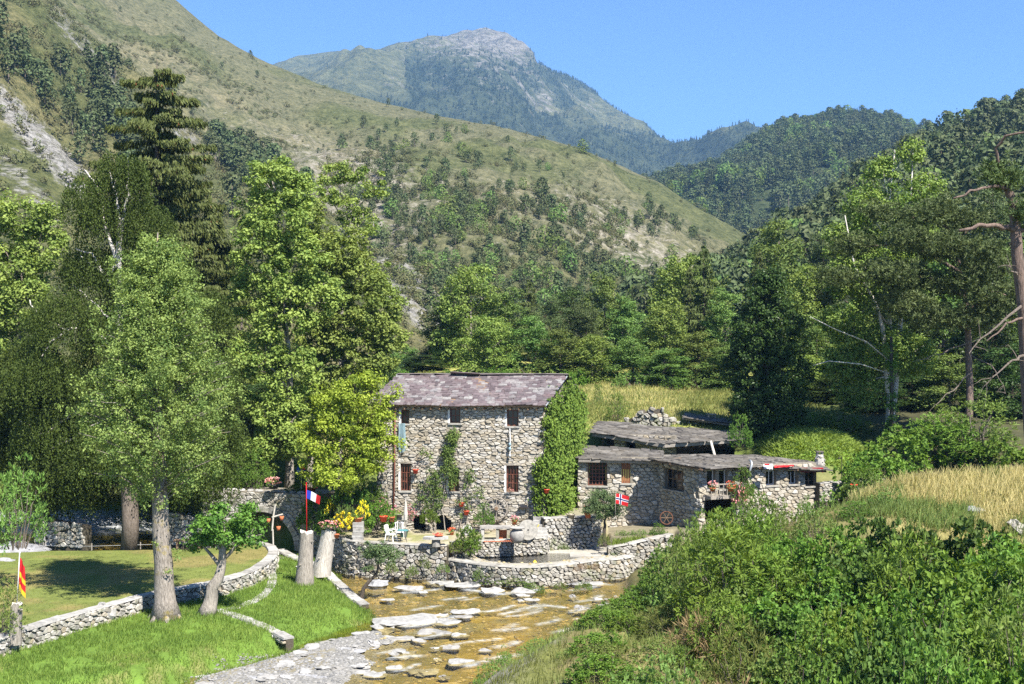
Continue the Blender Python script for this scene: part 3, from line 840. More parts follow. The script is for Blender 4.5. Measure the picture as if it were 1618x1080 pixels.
# grassy spur: scattered pines, denser towards its foot
def dens_a(u, v, x, y):
    upx = v - ridge(L_A, u)
    d = .004 + .05 * smooth(15, 60, upx) * smooth(480, 620, u) + .55 * smooth(70, 210, upx) * smooth(520, 640, u) * (1 - .75 * np.exp(-((u - 1010) / 105) ** 2) * smooth(200, 120, upx))
    d = d * (.25 + 1.5 * smooth(.35, .6, fbm(x / 30, y / 45, 91, 3)))
    return np.clip(d, 0, 1)
plant_far('a', 3300, 201, dens_a, (1.8, 6.0), FT['pine'] + FT['round'][:1], 'hill_pines', 'dark pines massed on the lower face of the grassy hill', 170, 'small dark pine dotted over the grassy hill', 'pines dotted over the grassy hill', 'pine tree', 'hill_pine')
def dens_as(u, v, x, y):
    upx = v - ridge(L_A, u)
    return np.clip(.02 + 1.3 * smooth(30, 130, upx) * smooth(.45, .7, fbm(x / 24, y / 36, 95, 3)), 0, 1)
plant_far('a', 6500, 203, dens_as, (.7, 1.9), FT['scrub'], 'hill_scrub', 'low olive scrub speckling the grassy hill')
def dens_b(u, v, x, y):
    e = 0
    for (x0, y0, x1, y1, w) in ((0, 100, 150, 160, 50), (150, 130, 200, 260, 45), (30, 130, 180, 230, 35), (350, 245, 470, 330, 30)):
        t = np.clip(((u - x0) * (x1 - x0) + (v - y0) * (y1 - y0)) / ((x1 - x0) ** 2 + (y1 - y0) ** 2), 0, 1)
        e = np.maximum(e, smooth(w, w * .5, np.hypot(u - x0 - t * (x1 - x0), v - y0 - t * (y1 - y0))))
    return np.clip(.005 + e, 0, 1)
plant_far('b', 420, 205, dens_b, (6, 10.5), FT['pine'][:2] + FT['cone'][:1], 'spur_pines', 'dark pines filling the gully of the rocky spur', 60, 'dark pine in the gully of the rocky spur', 'pines in the gully of the rocky spur', 'pine tree', 'gully_pine')
plant_far('b', 3200, 207, lambda u, v, x, y: np.clip(.2 + .9 * fbm(x / 9, y / 14, 97, 3) - .1, 0, 1), (.8, 2.4), FT['scrub'], 'spur_scrub', 'low green scrub between the ribs of grey rock')
# right-hand wooded slope and middle hill
plant_far('d', 2600, 209, lambda u, v, x, y: (y > 215) * 1.0, (8, 13), FT['pine'] + FT['cone'], 'slope_conifers', 'dense dark conifers covering the right-hand slope', 230, 'conifer in the dark wood covering the right-hand slope', 'conifers on the right-hand slope', 'conifer', 'slope_conifer')
plant_far('d', 500, 210, lambda u, v, x, y: smooth(.5, .6, fbm(x / 30, y / 40, 17, 2)) * (y > 215), (7, 11), FT['round'], 'slope_broadleaf', 'lighter broadleaf crowns among the conifers of the slope')
plant_far('c', 8000, 211, None, (9, 17), FT['pine'][:2] + FT['cone'][:2], 'hill_forest', 'dark forest covering the round middle hill')
plant_far('c', 900, 213, lambda u, v, x, y: smooth(.5, .62, fbm(x / 90, y / 120, 19, 3)), (10, 16), FT['round'], 'hill_broadleaf', 'paler broadleaf patches in the forest of the middle hill')
def dens_m(u, v, x, y):
    X_, Y_, Z_, sx_, sy_, wd_ = HILLS['m']
    n1 = fbm(x / 260, y / 420, 61, 5); n2 = fbm(x / 90, y / 160, 67, 4)
    w = smooth(.40, .50, n1 * .6 + n2 * .4 + .12 * np.exp(-((u - 700) / 190) ** 2) - .18 * np.exp(-((u - 500) / 90) ** 2) - .18 * np.exp(-((u - 1060) / 70) ** 2) * (v < 210))
    return np.clip(np.maximum(w * smooth(70, 120, v + (u < 640) * -60), smooth(190, 225, v)) + .01, 0, 1)
plant_far('m', 15000, 215, dens_m, (7, 13), FT['cone'][:2], 'mountain_forest', 'blue green conifers on the flanks of the far mountain')
# ================================================================== rubble masonry
def clip(poly, a, b, c):
    "keep the side a*x + b*y <= c of a convex polygon"
    out = []; n = len(poly)
    for i in range(n):
        p = poly[i]; q = poly[(i + 1) % n]
        dp = a * p[0] + b * p[1] - c; dq = a * q[0] + b * q[1] - c
        if dp <= 0: out.append(p)
        if (dp < 0 < dq) or (dq < 0 < dp):
            t = dp / (dp - dq)
            out.append((p[0] + t * (q[0] - p[0]), p[1] + t * (q[1] - p[1])))
    return out

def cells(w, h, sx, sz, seed, drop=.12, openings=(), vtop=None):
    "irregular stones filling w x h: convex polygons; openings are (u0, u1, v0, v1, arched)"
    rng = random.Random(seed)
    nx = max(1, int(round(w / sx))); nz = max(1, int(round(h / sz)))
    pts = {}
    for j in range(-1, nz + 1):
        for i in range(-1, nx + 2):
            if rng.random() < drop: continue
            pts[(i, j)] = (i + .5 + (.5 if j % 2 else 0) + rng.uniform(-.42, .42), j + .5 + rng.uniform(-.34, .34))
    kx, kz = w / nx, h / nz
    res = []
    for (i, j), (x, y) in pts.items():
        if j < 0 or j >= nz: continue
        poly = [(max(0, x - 1.6), max(0, y - 1.6)), (min(nx, x + 1.6), max(0, y - 1.6)), (min(nx, x + 1.6), min(nz, y + 1.6)), (max(0, x - 1.6), min(nz, y + 1.6))]
        if not (0 <= x <= nx): continue
        for di in range(-3, 4):
            for dj in range(-2, 3):
                q = pts.get((i + di, j + dj))
                if q is None or (di == 0 and dj == 0): continue
                a, b = q[0] - x, q[1] - y
                poly = clip(poly, a, b, (q[0] ** 2 + q[1] ** 2 - x * x - y * y) / 2)
                if len(poly) < 3: break
            if len(poly) < 3: break
        if len(poly) < 3: continue
        P = [(p[0] * kx, p[1] * kz) for p in poly]
        cu, cv = sum(p[0] for p in P) / len(P), sum(p[1] for p in P) / len(P)
        bad = False
        for (u0, u1, v0, v1, arch) in openings:
            if arch and v0 < cv < v1 + .05 and abs(cu - (u0 + u1) / 2) < (u1 - u0) / 2:
                rr = (u1 - u0) / 2
                if cv > v1 - rr and math.hypot(cu - (u0 + u1) / 2, cv - (v1 - rr)) > rr * .97: continue
            if u0 < cu < u1 and v0 < cv < v1: bad = True; break
            if arch: continue
            if max(p[0] for p in P) > u0 and min(p[0] for p in P) < u1 and max(p[1] for p in P) > v0 and min(p[1] for p in P) < v1:
                ds = [(u0 - cu, (1, 0, u0)), (cu - u1, (-1, 0, -u1)), (v0 - cv, (0, 1, v0)), (cv - v1, (0, -1, -v1))]
                P = clip(P, *max(ds)[1])
                if len(P) < 3: bad = True; break
        if bad or len(P) < 3: continue
        if vtop is not None and cv > vtop(cu): continue
        ar = abs(sum(P[k][0] * P[(k + 1) % len(P)][1] - P[(k + 1) % len(P)][0] * P[k][1] for k in range(len(P)))) / 2
        if ar < sx * sz * .12: continue
        res.append((ar, P))
    res.sort(key=lambda r: -r[0])
    return res

def stone_geo(P, rng, gap, dep, back):
    n = len(P)
    cu, cv = sum(p[0] for p in P) / n, sum(p[1] for p in P) / n
    # cut the corners once, then pull in by the joint
    Q = []
    for k in range(n):
        a, b = P[k], P[(k + 1) % n]
        L = math.hypot(b[0] - a[0], b[1] - a[1])
        if L < .02: continue
        t = rng.uniform(.08, .2)
        Q.append((a[0] + (b[0] - a[0]) * t, a[1] + (b[1] - a[1]) * t)); Q.append((b[0] - (b[0] - a[0]) * t, b[1] - (b[1] - a[1]) * t))
    if len(Q) < 4: return None
    Q = Q[:10]
    m = len(Q); v = []
    d = rng.uniform(*dep); tu, tv = rng.uniform(-.25, .25) * d, rng.uniform(-.35, .35) * d
    R0 = [math.hypot(p[0] - cu, p[1] - cv) for p in Q]
    sc = [max(.3, (r - gap) / max(r, 1e-4)) for r in R0]
    for s, dd in ((1.0, -back), (1.0, d * .55), (.80, d)):
        for p, k in zip(Q, sc):
            jx = rng.uniform(.95, 1.03) if dd > 0 else 1
            u = cu + (p[0] - cu) * k * s * jx; w_ = cv + (p[1] - cv) * k * s * jx
            e = dd
            if dd > 0: e += (u - cu) * tu * 2 + (w_ - cv) * tv * 2 + rng.uniform(-.1, .1) * d
            v.append((u, w_, e))
    f4 = []
    for r in range(2):
        for k in range(m):
            k2 = (k + 1) % m
            f4.append((r * m + k, r * m + k2, (r + 1) * m + k2, (r + 1) * m + k))
    return v, f4, [tuple(range(2 * m, 3 * m))]

def lay_stones(parent, cl, mapf, mat, seed, gap=.010, dep=(.035, .11), back=.05, nmax=300, name='stone', fill='stone_infill', flip=False):
    rng = random.Random(seed)
    rest = MB()
    for k, (ar, P) in enumerate(cl):
        g = stone_geo(P, rng, gap, dep, back)
        if g is None: continue
        v, f4, fn = g
        V = np.array([mapf(*p) for p in v])
        if flip:
            f4 = [q[::-1] for q in f4]; fn = [q[::-1] for q in fn]
        t = rng.random()
        if k < nmax:
            mb = MB(); c0 = V.mean(0)
            mb.add(V - c0, f4, t); mb.l.append(np.array(fn[0])); mb.k.append(np.array([len(fn[0])])); mb.m.append(np.array([0]))
            o = mb.build(name, mat); o.location = c0
            wparent(o, parent)
        else:
            n0 = rest.n
            rest.add(V, f4, t); rest.l.append(np.array(fn[0]) + n0); rest.k.append(np.array([len(fn[0])])); rest.m.append(np.array([0]))
    if rest.n:
        o = rest.build(fill, mat); wparent(o, parent); tag(o, kind='stuff')

def plane_map(O, U, Nv):
    O = np.array(O, float); U = np.array(U, float); Nv = np.array(Nv, float)
    return lambda u, v, d: O + U * u + np.array([0, 0, 1.0]) * v + Nv * d

def wall_core(O, U, Nv, w, h, ops, thick=.45, top=None):
    "front sheet with openings, their reveals, and the wall's back; returns MB"
    mb = MB(); mp = plane_map(O, U, Nv)
    us = sorted({0, w} | {o[0] for o in ops} | {o[1] for o in ops}); vs = sorted({0, h} | {o[2] for o in ops} | {o[3] for o in ops})
    for u0, u1 in zip(us[:-1], us[1:]):
        for v0, v1 in zip(vs[:-1], vs[1:]):
            cu, cv = (u0 + u1) / 2, (v0 + v1) / 2
            if any(o[0] < cu < o[1] and o[2] < cv < o[3] for o in ops): continue
            for d, fl in ((0, False), (-thick, True)):
                q = [mp(u0, v0, d), mp(u1, v0, d), mp(u1, v1, d), mp(u0, v1, d)]
                mb.add(q[::-1] if fl else q, [(0, 1, 2, 3)])
    for (u0, u1, v0, v1, arch) in ops:
        for a, b in (((u0, v0), (u0, v1)), ((u0, v1), (u1, v1)), ((u1, v1), (u1, v0)), ((u1, v0), (u0, v0))):
            mb.add([mp(*a, 0), mp(*b, 0), mp(*b, -thick), mp(*a, -thick)], [(0, 1, 2, 3)])
        if arch:
            rr = (u1 - u0) / 2; uc = (u0 + u1) / 2; zc = v1 - rr
            for s in (-1, 1):
                arc = [(uc + s * rr * math.cos(a), zc + rr * math.sin(a)) for a in np.linspace(0, math.pi / 2, 7)]
                P = arc + [(uc + s * rr, v1)]
                for d in (-.002,):
                    pts = [mp(p[0], p[1], d) for p in P]
                    f = [(7, k, k + 1) for k in range(6)]
                    mb.add(pts, f if s < 0 else [x[::-1] for x in f])
                pts = [mp(p[0], p[1], -.002) for p in arc] + [mp(p[0], p[1], -thick + .01) for p in arc]
                mb.add(pts, [(k, k + 1, k + 8, k + 7) for k in range(6)])
    for a, b in (((0, 0), (0, h)), ((w, h), (w, 0)), ((0, h), (w, h))):
        mb.add([mp(*a, 0), mp(*b, 0), mp(*b, -thick), mp(*a, -thick)], [(0, 1, 2, 3)])
    return mb

def in_plane(parent, name, O, U, Nv, boxes, mat):
    "boxes (u0,u1,v0,v1,d0,d1) in a wall's plane as one mesh under parent"
    mp = plane_map(O, U, Nv); mb = MB()
    for (u0, u1, v0, v1, d0, d1) in boxes:
        v = [mp(u, v_, d) for d in (d0, d1) for v_ in (v0, v1) for u in (u0, u1)]
        mb.add(v, [(0, 2, 3, 1), (4, 5, 7, 6), (0, 1, 5, 4), (2, 6, 7, 3), (0, 4, 6, 2), (1, 3, 7, 5)])
    o = mb.build(name, mat)
    return wparent(o, parent)

def window(parent, O, U, Nv, op, nu, nv, frame, bars=True, label=None, recess=.22, name='window', fw=.065, sill=True):
    u0, u1, v0, v1, _ = op; g = .004
    w = in_plane(parent, name, O, U, Nv, [(u0 + g, u0 + fw, v0 + g, v1 - g, -recess - .05, -recess), (u1 - fw, u1 - g, v0 + g, v1 - g, -recess - .05, -recess),
                                          (u0 + fw, u1 - fw, v0 + g, v0 + fw, -recess - .05, -recess), (u0 + fw, u1 - fw, v1 - fw, v1 - g, -recess - .05, -recess)], frame)
    if label: w['label'] = label
    iu0, iu1, iv0, iv1 = u0 + fw, u1 - fw, v0 + fw, v1 - fw
    for i in range(nu):
        for j in range(nv):
            a = iu0 + (iu1 - iu0) * i / nu; b = iu0 + (iu1 - iu0) * (i + 1) / nu
            c_ = iv0 + (iv1 - iv0) * j / nv; d = iv0 + (iv1 - iv0) * (j + 1) / nv
            in_plane(w, 'pane', O, U, Nv, [(a + .008, b - .008, c_ + .008, d - .008, -recess - .035, -recess - .028)], M['glass'])
    for i in range(1, nu):
        a = iu0 + (iu1 - iu0) * i / nu
        in_plane(w, 'glazing_bar', O, U, Nv, [(a - .022, a + .022, iv0, iv1, -recess - .045, -recess - .01)], frame)
    for j in range(1, nv):
        a = iv0 + (iv1 - iv0) * j / nv
        in_plane(w, 'glazing_bar', O, U, Nv, [(iu0, iu1, a - .02, a + .02, -recess - .043, -recess - .012)], frame)
    if bars:
        k = 4
        for i in range(k):
            a = u0 + (u1 - u0) * (i + .5) / k
            in_plane(w, 'iron_bar', O, U, Nv, [(a - .012, a + .012, v0 + .02, v1 - .02, -.08, -.055)], M['redwood'])
        for j in range(2):
            a = v0 + (v1 - v0) * (j + 1) / 3
            in_plane(w, 'iron_bar', O, U, Nv, [(u0, u1, a - .012, a + .012, -.052, -.03)], M['redwood'])
    if sill:
        in_plane(w, 'sill', O, U, Nv, [(u0 - .09, u1 + .09, v0 - .09, v0 - .004, -recess, .13)], M['capping'])
    return w

# ------------------------------------------------------------------ slates
def slate_meshes(mat, name, n=10, seed=1):
    out = []
    rng = random.Random(seed)
    for k in range(n):
        m = 8; ring = []
        base = [(-.5, -.5), (-.15, -.52), (.2, -.5), (.5, -.46), (.5, .1), (.46, .5), (-.46, .5), (-.5, .05)]
        ring = [(x + rng.uniform(-.07, .07), y + rng.uniform(-.09, .09)) for x, y in base]
        wv = [rng.uniform(-.25, .25) for _ in ring]
        mb = MB()
        mb.add([(x, y, -.5 + w_) for (x, y), w_ in zip(ring, wv)] + [(x * .97, y * .97, .5 + w_) for (x, y), w_ in zip(ring, wv)], [(i, (i + 1) % m, m + (i + 1) % m, m + i) for i in range(m)], rng.random())
        mb.l.append(np.arange(m) + m); mb.k.append(np.array([m])); mb.m.append(np.array([0]))
        mb.l.append(np.arange(m)[::-1]); mb.k.append(np.array([m])); mb.m.append(np.array([0]))
        out.append(mb.mesh(name, mat))
    return out
SL = slate_meshes(M['slate'], 'slate', 12, 3)
LZ = slate_meshes(M['lauze'], 'stone_slab', 12, 5)

def slate_roof(parent, quad, expo, wid, th, meshes, seed, name='slate', jit=.10, sag=None):
    "quad: eave-left, eave-right, ridge-right, ridge-left; overlapping courses from the eave up"
    A, B, C, D = [np.array(p, float) for p in quad]
    rng = random.Random(seed)
    Ls = (np.linalg.norm(D - A) + np.linalg.norm(C - B)) / 2
    nr = max(2, int(round(Ls / expo)))
    cnt = 0
    for r in range(nr):
        v = (r + .5) / nr
        Lp = A + (D - A) * v; Rp = B + (C - B) * v
        Wd = np.linalg.norm(Rp - Lp); u = -rng.uniform(0, .15)
        while u < Wd - .08:
            ww = wid * rng.uniform(.55, 1.6)
            ww = min(ww, Wd - u + .12)
            c0 = Lp + (Rp - Lp) * ((u + ww / 2) / Wd)
            ex = (Rp - Lp) / Wd
            ey = (D - A) * (1 - u / Wd) + (C - B) * (u / Wd); ey = ey / np.linalg.norm(ey)
            ez = np.cross(ex, ey); ez /= np.linalg.norm(ez)
            ey = np.cross(ez, ex)
            hh = expo * rng.uniform(1.45, 1.9)
            tilt = .55 * th / expo + rng.uniform(-.02, .02)
            c0 = c0 + ez * (th * rng.uniform(.9, 1.4)) + ey * (rng.uniform(-jit, jit) * expo)
            if sag is not None: c0 = c0 + np.array([0, 0, sag(v, (u + ww / 2) / Wd)])
            yaw = rng.uniform(-.09, .09); roll = rng.uniform(-.03, .03)
            Mx = Matrix(((ex[0], ey[0], ez[0]), (ex[1], ey[1], ez[1]), (ex[2], ey[2], ez[2]))).to_4x4() @ Matrix.Rotation(yaw, 4, 'Z') @ Matrix.Rotation(-tilt * 1.0, 4, 'X') @ Matrix.Rotation(roll, 4, 'Y')
            o = bpy.data.objects.new(name, rng.choice(meshes)); link(o)
            o.matrix_basis = Matrix.Translation(Vector(c0)) @ Mx @ Matrix.Diagonal((ww * .97, hh, th, 1))
            wparent(o, parent); cnt += 1
            u += ww * .98
    return cnt

def slab(name, quad, th, mat, parent):
    "roof deck: quad with thickness downwards"
    q = [np.array(p, float) for p in quad]
    nrm_ = np.cross(q[1] - q[0], q[3] - q[0]); nrm_ /= np.linalg.norm(nrm_)
    v = q + [p - nrm_ * th for p in q]
    mb = MB(); mb.add(v, [(0, 1, 2, 3), (7, 6, 5, 4), (0, 4, 5, 1), (1, 5, 6, 2), (2, 6, 7, 3), (3, 7, 4, 0)])
    o = mb.build(name, mat)
    return wparent(o, parent) if parent is not None else o

# ================================================================== the tall stone house
F0 = np.array([-7.75, 72.6, 1.75]); F1 = np.array([1.77, 71.8, 1.75])
HU = (F1 - F0); HWID = float(np.linalg.norm(HU)); HU = HU / HWID
HN = np.array([HU[1], -HU[0], 0.0])                      # facade normal, towards the viewer
SD = np.array([math.sin(R(20)), math.cos(R(20)), 0.0])   # direction of the side walls
DEP, HH = 7.2, 7.38
house = thing('stone_house', 'tall three storey rubble stone house with purple slate roof and barred windows', 'house', tuple((F0 + F1) / 2))
def fu(px):
    "u along the facade for a photo column"
    k = (px - CX) / F
    return float((k * F0[1] - F0[0]) / (HU[0] - k * HU[1]))
def fz(py, u):
    return float(CZ - (py - CY) / F * (F0[1] + HU[1] * u) - F0[2])
def opn(x0, y0, x1, y1, arch=False):
    a, b = fu(x0), fu(x1)
    return (a, b, max(.02, fz(y1, a)), fz(y0, a), arch)
OPS = [opn(634, 647, 646, 669), opn(711, 645, 727, 668), opn(801, 647, 819, 673), opn(633, 732, 649, 775), opn(709, 738, 725, 776), opn(800, 735, 819, 777),
       opn(652, 812, 673, 845, True), opn(688, 812, 713, 845, True)]
fw = wall_core(F0, HU, HN, HWID, HH, OPS).build('front_wall', M['mortar']); wparent(fw, house)
cl = cells(HWID, HH - .05, .33, .135, 11, .10, OPS)
lay_stones(fw, cl, plane_map(F0, HU, HN), M['wallstone'], 12, nmax=300)
# gable walls, back wall
B0 = F0 + SD * DEP; B1 = F1 + SD * DEP; RIDGE = 1.42
def gable(O, nm):
    a, b = O, O + SD * DEP; mb = MB()
    top = (a + b) / 2 + np.array([0, 0, HH + RIDGE])
    P = [a, b, b + [0, 0, HH], top, a + [0, 0, HH]]
    off = HU * (.4 if nm else -.4)
    mb.add(P + [p + off for p in P], [(0, 1, 6, 5), (1, 2, 7, 6), (2, 3, 8, 7), (3, 4, 9, 8), (4, 0, 5, 9)])
    for base in (0, 5):
        mb.l.append(np.arange(5) + base); mb.k.append(np.array([5])); mb.m.append(np.array([0]))
    return wparent(mb.build('gable_wall', M['mortar']), house)
gl = gable(F0 + HU * .003, True); gr_ = gable(F1 - HU * .003, False)
cl = cells(DEP, HH, .40, .2, 13, .1)
SN = np.array([SD[1], -SD[0], 0.0])
lay_stones(gr_, cl, plane_map(F1, SD, SN), M['wallstone'], 14, nmax=0)
lay_stones(gl, cl, plane_map(F0, SD, -SN), M['wallstone'], 15, nmax=0, flip=True)
mb = MB(); mb.add([B0, B1, B1 + [0, 0, HH], B0 + [0, 0, HH]], [(3, 2, 1, 0)]); wparent(mb.build('back_wall', M['mortar']), house)
# roof
Z = np.array([0, 0, 1.0])
ov = .42; pitch = RIDGE / (DEP * .5)
eL = F0 - HU * .35 - SD * ov + Z * (HH - ov * pitch + .05); eR = F1 + HU * .22 - SD * ov + Z * (HH - ov * pitch + .05)
rL = F0 - HU * .35 + SD * DEP * .5 + Z * (HH + RIDGE + .05); rR = F1 + HU * .22 + SD * DEP * .5 + Z * (HH + RIDGE + .05)
kL = F0 - HU * .35 + SD * (DEP + ov) + Z * (HH - ov * pitch + .05); kR = F1 + HU * .22 + SD * (DEP + ov) + Z * (HH - ov * pitch + .05)
rf = slab('roof', (eL, eR, rR, rL), .10, M['wood'], house)
rb = slab('rear_roof', (kR, kL, rL + [0, 0, .003], rR + [0, 0, .003]), .10, M['lauze'], house)
rz = lambda v, u: .035 * math.sin(u * 9) + .02 * math.sin(u * 23 + v * 7)
slate_roof(rf, (eL, eR, rR, rL), .30, .36, .03, SL, 21, sag=rz)
slate_roof(rb, (kR, kL, rL, rR), .8, 1.2, .04, SL, 22, 'rear_slate')
mb = MB(); mb.tube([rL + Z * .07, (rL + rR) / 2 + Z * .09, rR + Z * .07], .07, 6); wparent(mb.build('ridge_capping', M['lauze']), rf)
mb = MB(); mb.tube([eR + HU * .05 - Z * .02, rR + HU * .05 - Z * .02], .05, 5); wparent(mb.build('verge_board', M['zinc']), rf)
for k in range(19):
    p = F0 + HU * (HWID * (k + .5) / 19) + Z * (HH - .20)
    mb = MB(); mb.tube([p + SD * .25, p - SD * .42 - Z * .15], .05, 5); wparent(mb.build('rafter_end', M['wood']), rf)
for i, op in enumerate(OPS[:6]):
    lab = ('narrow top floor window beside the drainpipe', 'small top floor window above the climbing rose', 'small top floor window with four panes', 'tall barred window beside the drainpipe', 'tall window half hidden by the climbing rose', 'tall barred window above the wagon wheel')[i]
    w_ = window(house, F0, HU, HN, op, 2, 3 if i > 2 else 2, M['redwood'], bars=(i in (3, 5)), label=lab)
    u0, u1, v0, v1, _ = op
    in_plane(w_, 'lintel', F0, HU, HN, [(u0 - .16, u1 + .16, v1 + .004, v1 + .14, -.2, .07)], M['greywood'])
    in_plane(w_, 'whitewashed_jamb', F0, HU, HN, [(u0 - .12, u0 - .003, v0, v1, -.2, .075)], M['white'])
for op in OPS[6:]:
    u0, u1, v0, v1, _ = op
    in_plane(house, 'cellar_shade_panel', F0, HU, HN, [(u0 - .1, u1 + .1, 0, v1 + .1, -1.6, -1.5)], M['dark'])  # near-black panel paints the shade inside each arch
# drainpipe and eaves gutter
pu = fu(625)
mb = MB(); mb.tube([F0 + HU * pu + HN * .2 + Z * 7.0, F0 + HU * (pu - .03) + HN * .17 + Z * 3.5, F0 + HU * (pu - .12) + HN * .17 + Z * .1], .045, 8); wparent(mb.build('drainpipe', M['redwood'], None, True), house)

# ================================================================== the low wing and outbuildings
def building_wall(parent, name, O, E, h, ops, sx, sz, seed, nmax, mat='wallstone', thick=.4, hr=None):
    "wall from O to E (xyz, same base z), returns frame"
    O = np.array(O, float); E = np.array(E, float)
    U = E - O; w = float(np.linalg.norm(U)); U /= w; Nv = np.array([U[1], -U[0], 0.0])
    wa = wall_core(O, U, Nv, w, h, ops, thick).build(name, M['mortar']); wparent(wa, parent)
    lay_stones(wa, cells(w, h - .03, sx, sz, seed, .1, ops), plane_map(O, U, Nv), M[mat], seed + 1, nmax=nmax)
    return O, U, Nv, w, wa
def uv_on(O, U, px, py):
    k = (px - CX) / F
    u = (k * O[1] - O[0]) / (U[0] - k * U[1])
    return float(u), float(CZ - (py - CY) / F * (O[1] + U[1] * u) - O[2])
def op_on(O, E, x0, y0, x1, y1):
    O = np.array(O, float); E = np.array(E, float); U = (E - O) / np.linalg.norm(E - O)
    a, t = uv_on(O, U, x0, y0); b, _ = uv_on(O, U, x1, y0); _, bt = uv_on(O, U, x0, y1)
    return (a, b, bt, t, False)

# --- cottage next to the ivy gable
cot = thing('stone_cottage', 'low stone cottage with lattice window and brown shutter beside the ivy covered gable', 'cottage', (6.4, 75.2, 2.6))
cO = (3.9, 75.4, 1.3); cE = (8.75, 75.0, 1.3)
o1 = op_on(cO, cE, 929, 729, 959, 767); o2 = op_on(cO, cE, 982, 729, 996, 763)
O_, U_, N_, w_, wa = building_wall(cot, 'front_wall', cO, cE, 4.45, [o1, o2], .36, .19, 41, 150)
window(cot, O_, U_, N_, o1, 5, 6, M['redwood'], bars=False, label='wide lattice window with red brown bars')
in_plane(cot, 'shutter', O_, U_, N_, [(o2[0] + .01 + (o2[1] - o2[0]) * k / 4, o2[0] + (o2[1] - o2[0]) * (k + 1) / 4 - .012, o2[2] + .01, o2[3] - .01, -.10, -.05) for k in range(4)], M['door'])['label'] = 'closed orange brown board shutter'
in_plane(cot, 'sill', O_, U_, N_, [(o2[0] - .1, o2[1] + .1, o2[2] - .1, o2[2] - .005, -.2, .14)], M['capping'])
q = (PW(914, 726, 75.0), PW(1046, 729, 74.5), PW(1046, 713, 78.2), PW(914, 704, 79))
cr = slab('roof', q, .14, M['greywood'], cot)
slate_roof(cr, q, .5, .6, .05, LZ, 43, 'stone_slab', .25)
mb = MB(); mb.add([(3.9, 75.4, 2.5), (3.9, 75.4, 5.7), (4.4, 79, 5.9), (4.4, 79, 2.5)], [(0, 1, 2, 3)]); wparent(mb.build('side_wall', M['mortar']), cot)

# --- long low wing
wing = thing('stone_wing', 'long low stone wing with sagging grey slab roof, awnings and stovepipe', 'building', (13, 73, 2.4))
wA = (8.7, 75.1, .9); wB = (10.55, 71.6, .9); wC = (17.9, 74.6, .9)
HW = 4.6
o1 = op_on(wA, wB, 1050, 739, 1081, 771)
O1, U1, N1, _, wa1 = building_wall(wing, 'corner_wall', wA, wB, HW, [o1], .36, .19, 45, 90)
window(wing, O1, U1, N1, o1, 4, 2, M['wood'], bars=False, label='wide dark window beside the cottage roof')
ops = [op_on(wB, wC, 1117, 742, 1130, 773), op_on(wB, wC, 1136, 742, 1149, 773), op_on(wB, wC, 1169, 744, 1181, 764), op_on(wB, wC, 1210, 743, 1226, 767), op_on(wB, wC, 1246, 742, 1260, 765), op_on(wB, wC, 1272, 745, 1290, 768), op_on(wB, wC, 1114, 790, 1162, 822)]
O2, U2, N2, w2, wa2 = building_wall(wing, 'front_wall', wB, wC, HW, ops, .36, .19, 47, 200)
for i, op in enumerate(ops[:6]):
    window(wing, O2, U2, N2, op, 2 if i > 2 else 1, 1, M['white'] if i in (0, 1, 3, 4) else M['wood'], bars=False, fw=.07)
in_plane(wing, 'vault_shade_panel', O2, U2, N2, [(ops[6][0] - .3, ops[6][1] + .3, 0, ops[6][3] + .2, -2.2, -2.1)], M['dark'])  # dark sheet standing in for the shade of the vault
in_plane(wing, 'vault_lintel', O2, U2, N2, [(ops[6][0] - .2, ops[6][1] + .25, ops[6][3] + .005, ops[6][3] + .22, -.2, .16)], M['greywood'])
# balcony
ba, bz = uv_on(O2, U2, 1113, 782); bb, _ = uv_on(O2, U2, 1166, 782)
bal = in_plane(wing, 'balcony', O2, U2, N2, [(ba, bb, bz - .18, bz, .1, .7)], M['greywood'])
for k in range(9):
    a = ba + (bb - ba) * (k + .2) / 8.6
    in_plane(bal, 'baluster', O2, U2, N2, [(a, a + .035, bz + .004, bz + .62, .62, .66)], M['greywood'])
in_plane(bal, 'handrail', O2, U2, N2, [(ba, bb, bz + .624, bz + .68, .60, .68)], M['greywood'])
# roof: three sagging fields
qa = (PW(1032, 727, 73.4), PW(1110, 741, 70.9), PW(1110, 719, 78), PW(1032, 720, 78.5))
qb = (PW(1110, 741, 70.9), PW(1205, 738, 72.8), PW(1195, 720, 79), PW(1110, 719, 78))
qc = (PW(1205, 738, 72.8), PW(1306, 744, 74.2), PW(1290, 731, 79.5), PW(1195, 720, 79))
for k, q in enumerate((qa, qb, qc)):
    rr = slab('roof', q, .08, M['wood'], wing)
    slate_roof(rr, q, .5, .6, .05, LZ, 51 + k, 'stone_slab', .3)
mb = MB(); mb.tube([PW(1187, 752, 72.3), PW(1184, 745, 72.2), PW(1188, 733, 72.2), PW(1187, 729, 72.3), PW(1185, 727, 72.9)], .07, 8); wparent(mb.build('stovepipe', M['zinc'], None, True), wing)
mb = MB(); mb.add([(17.9, 74.6, .9), (18.6, 80, .9), (18.6, 80, 5.1), (17.9, 74.6, 5.3)], [(0, 1, 2, 3)]); wparent(mb.build('end_wall', M['mortar']), wing)
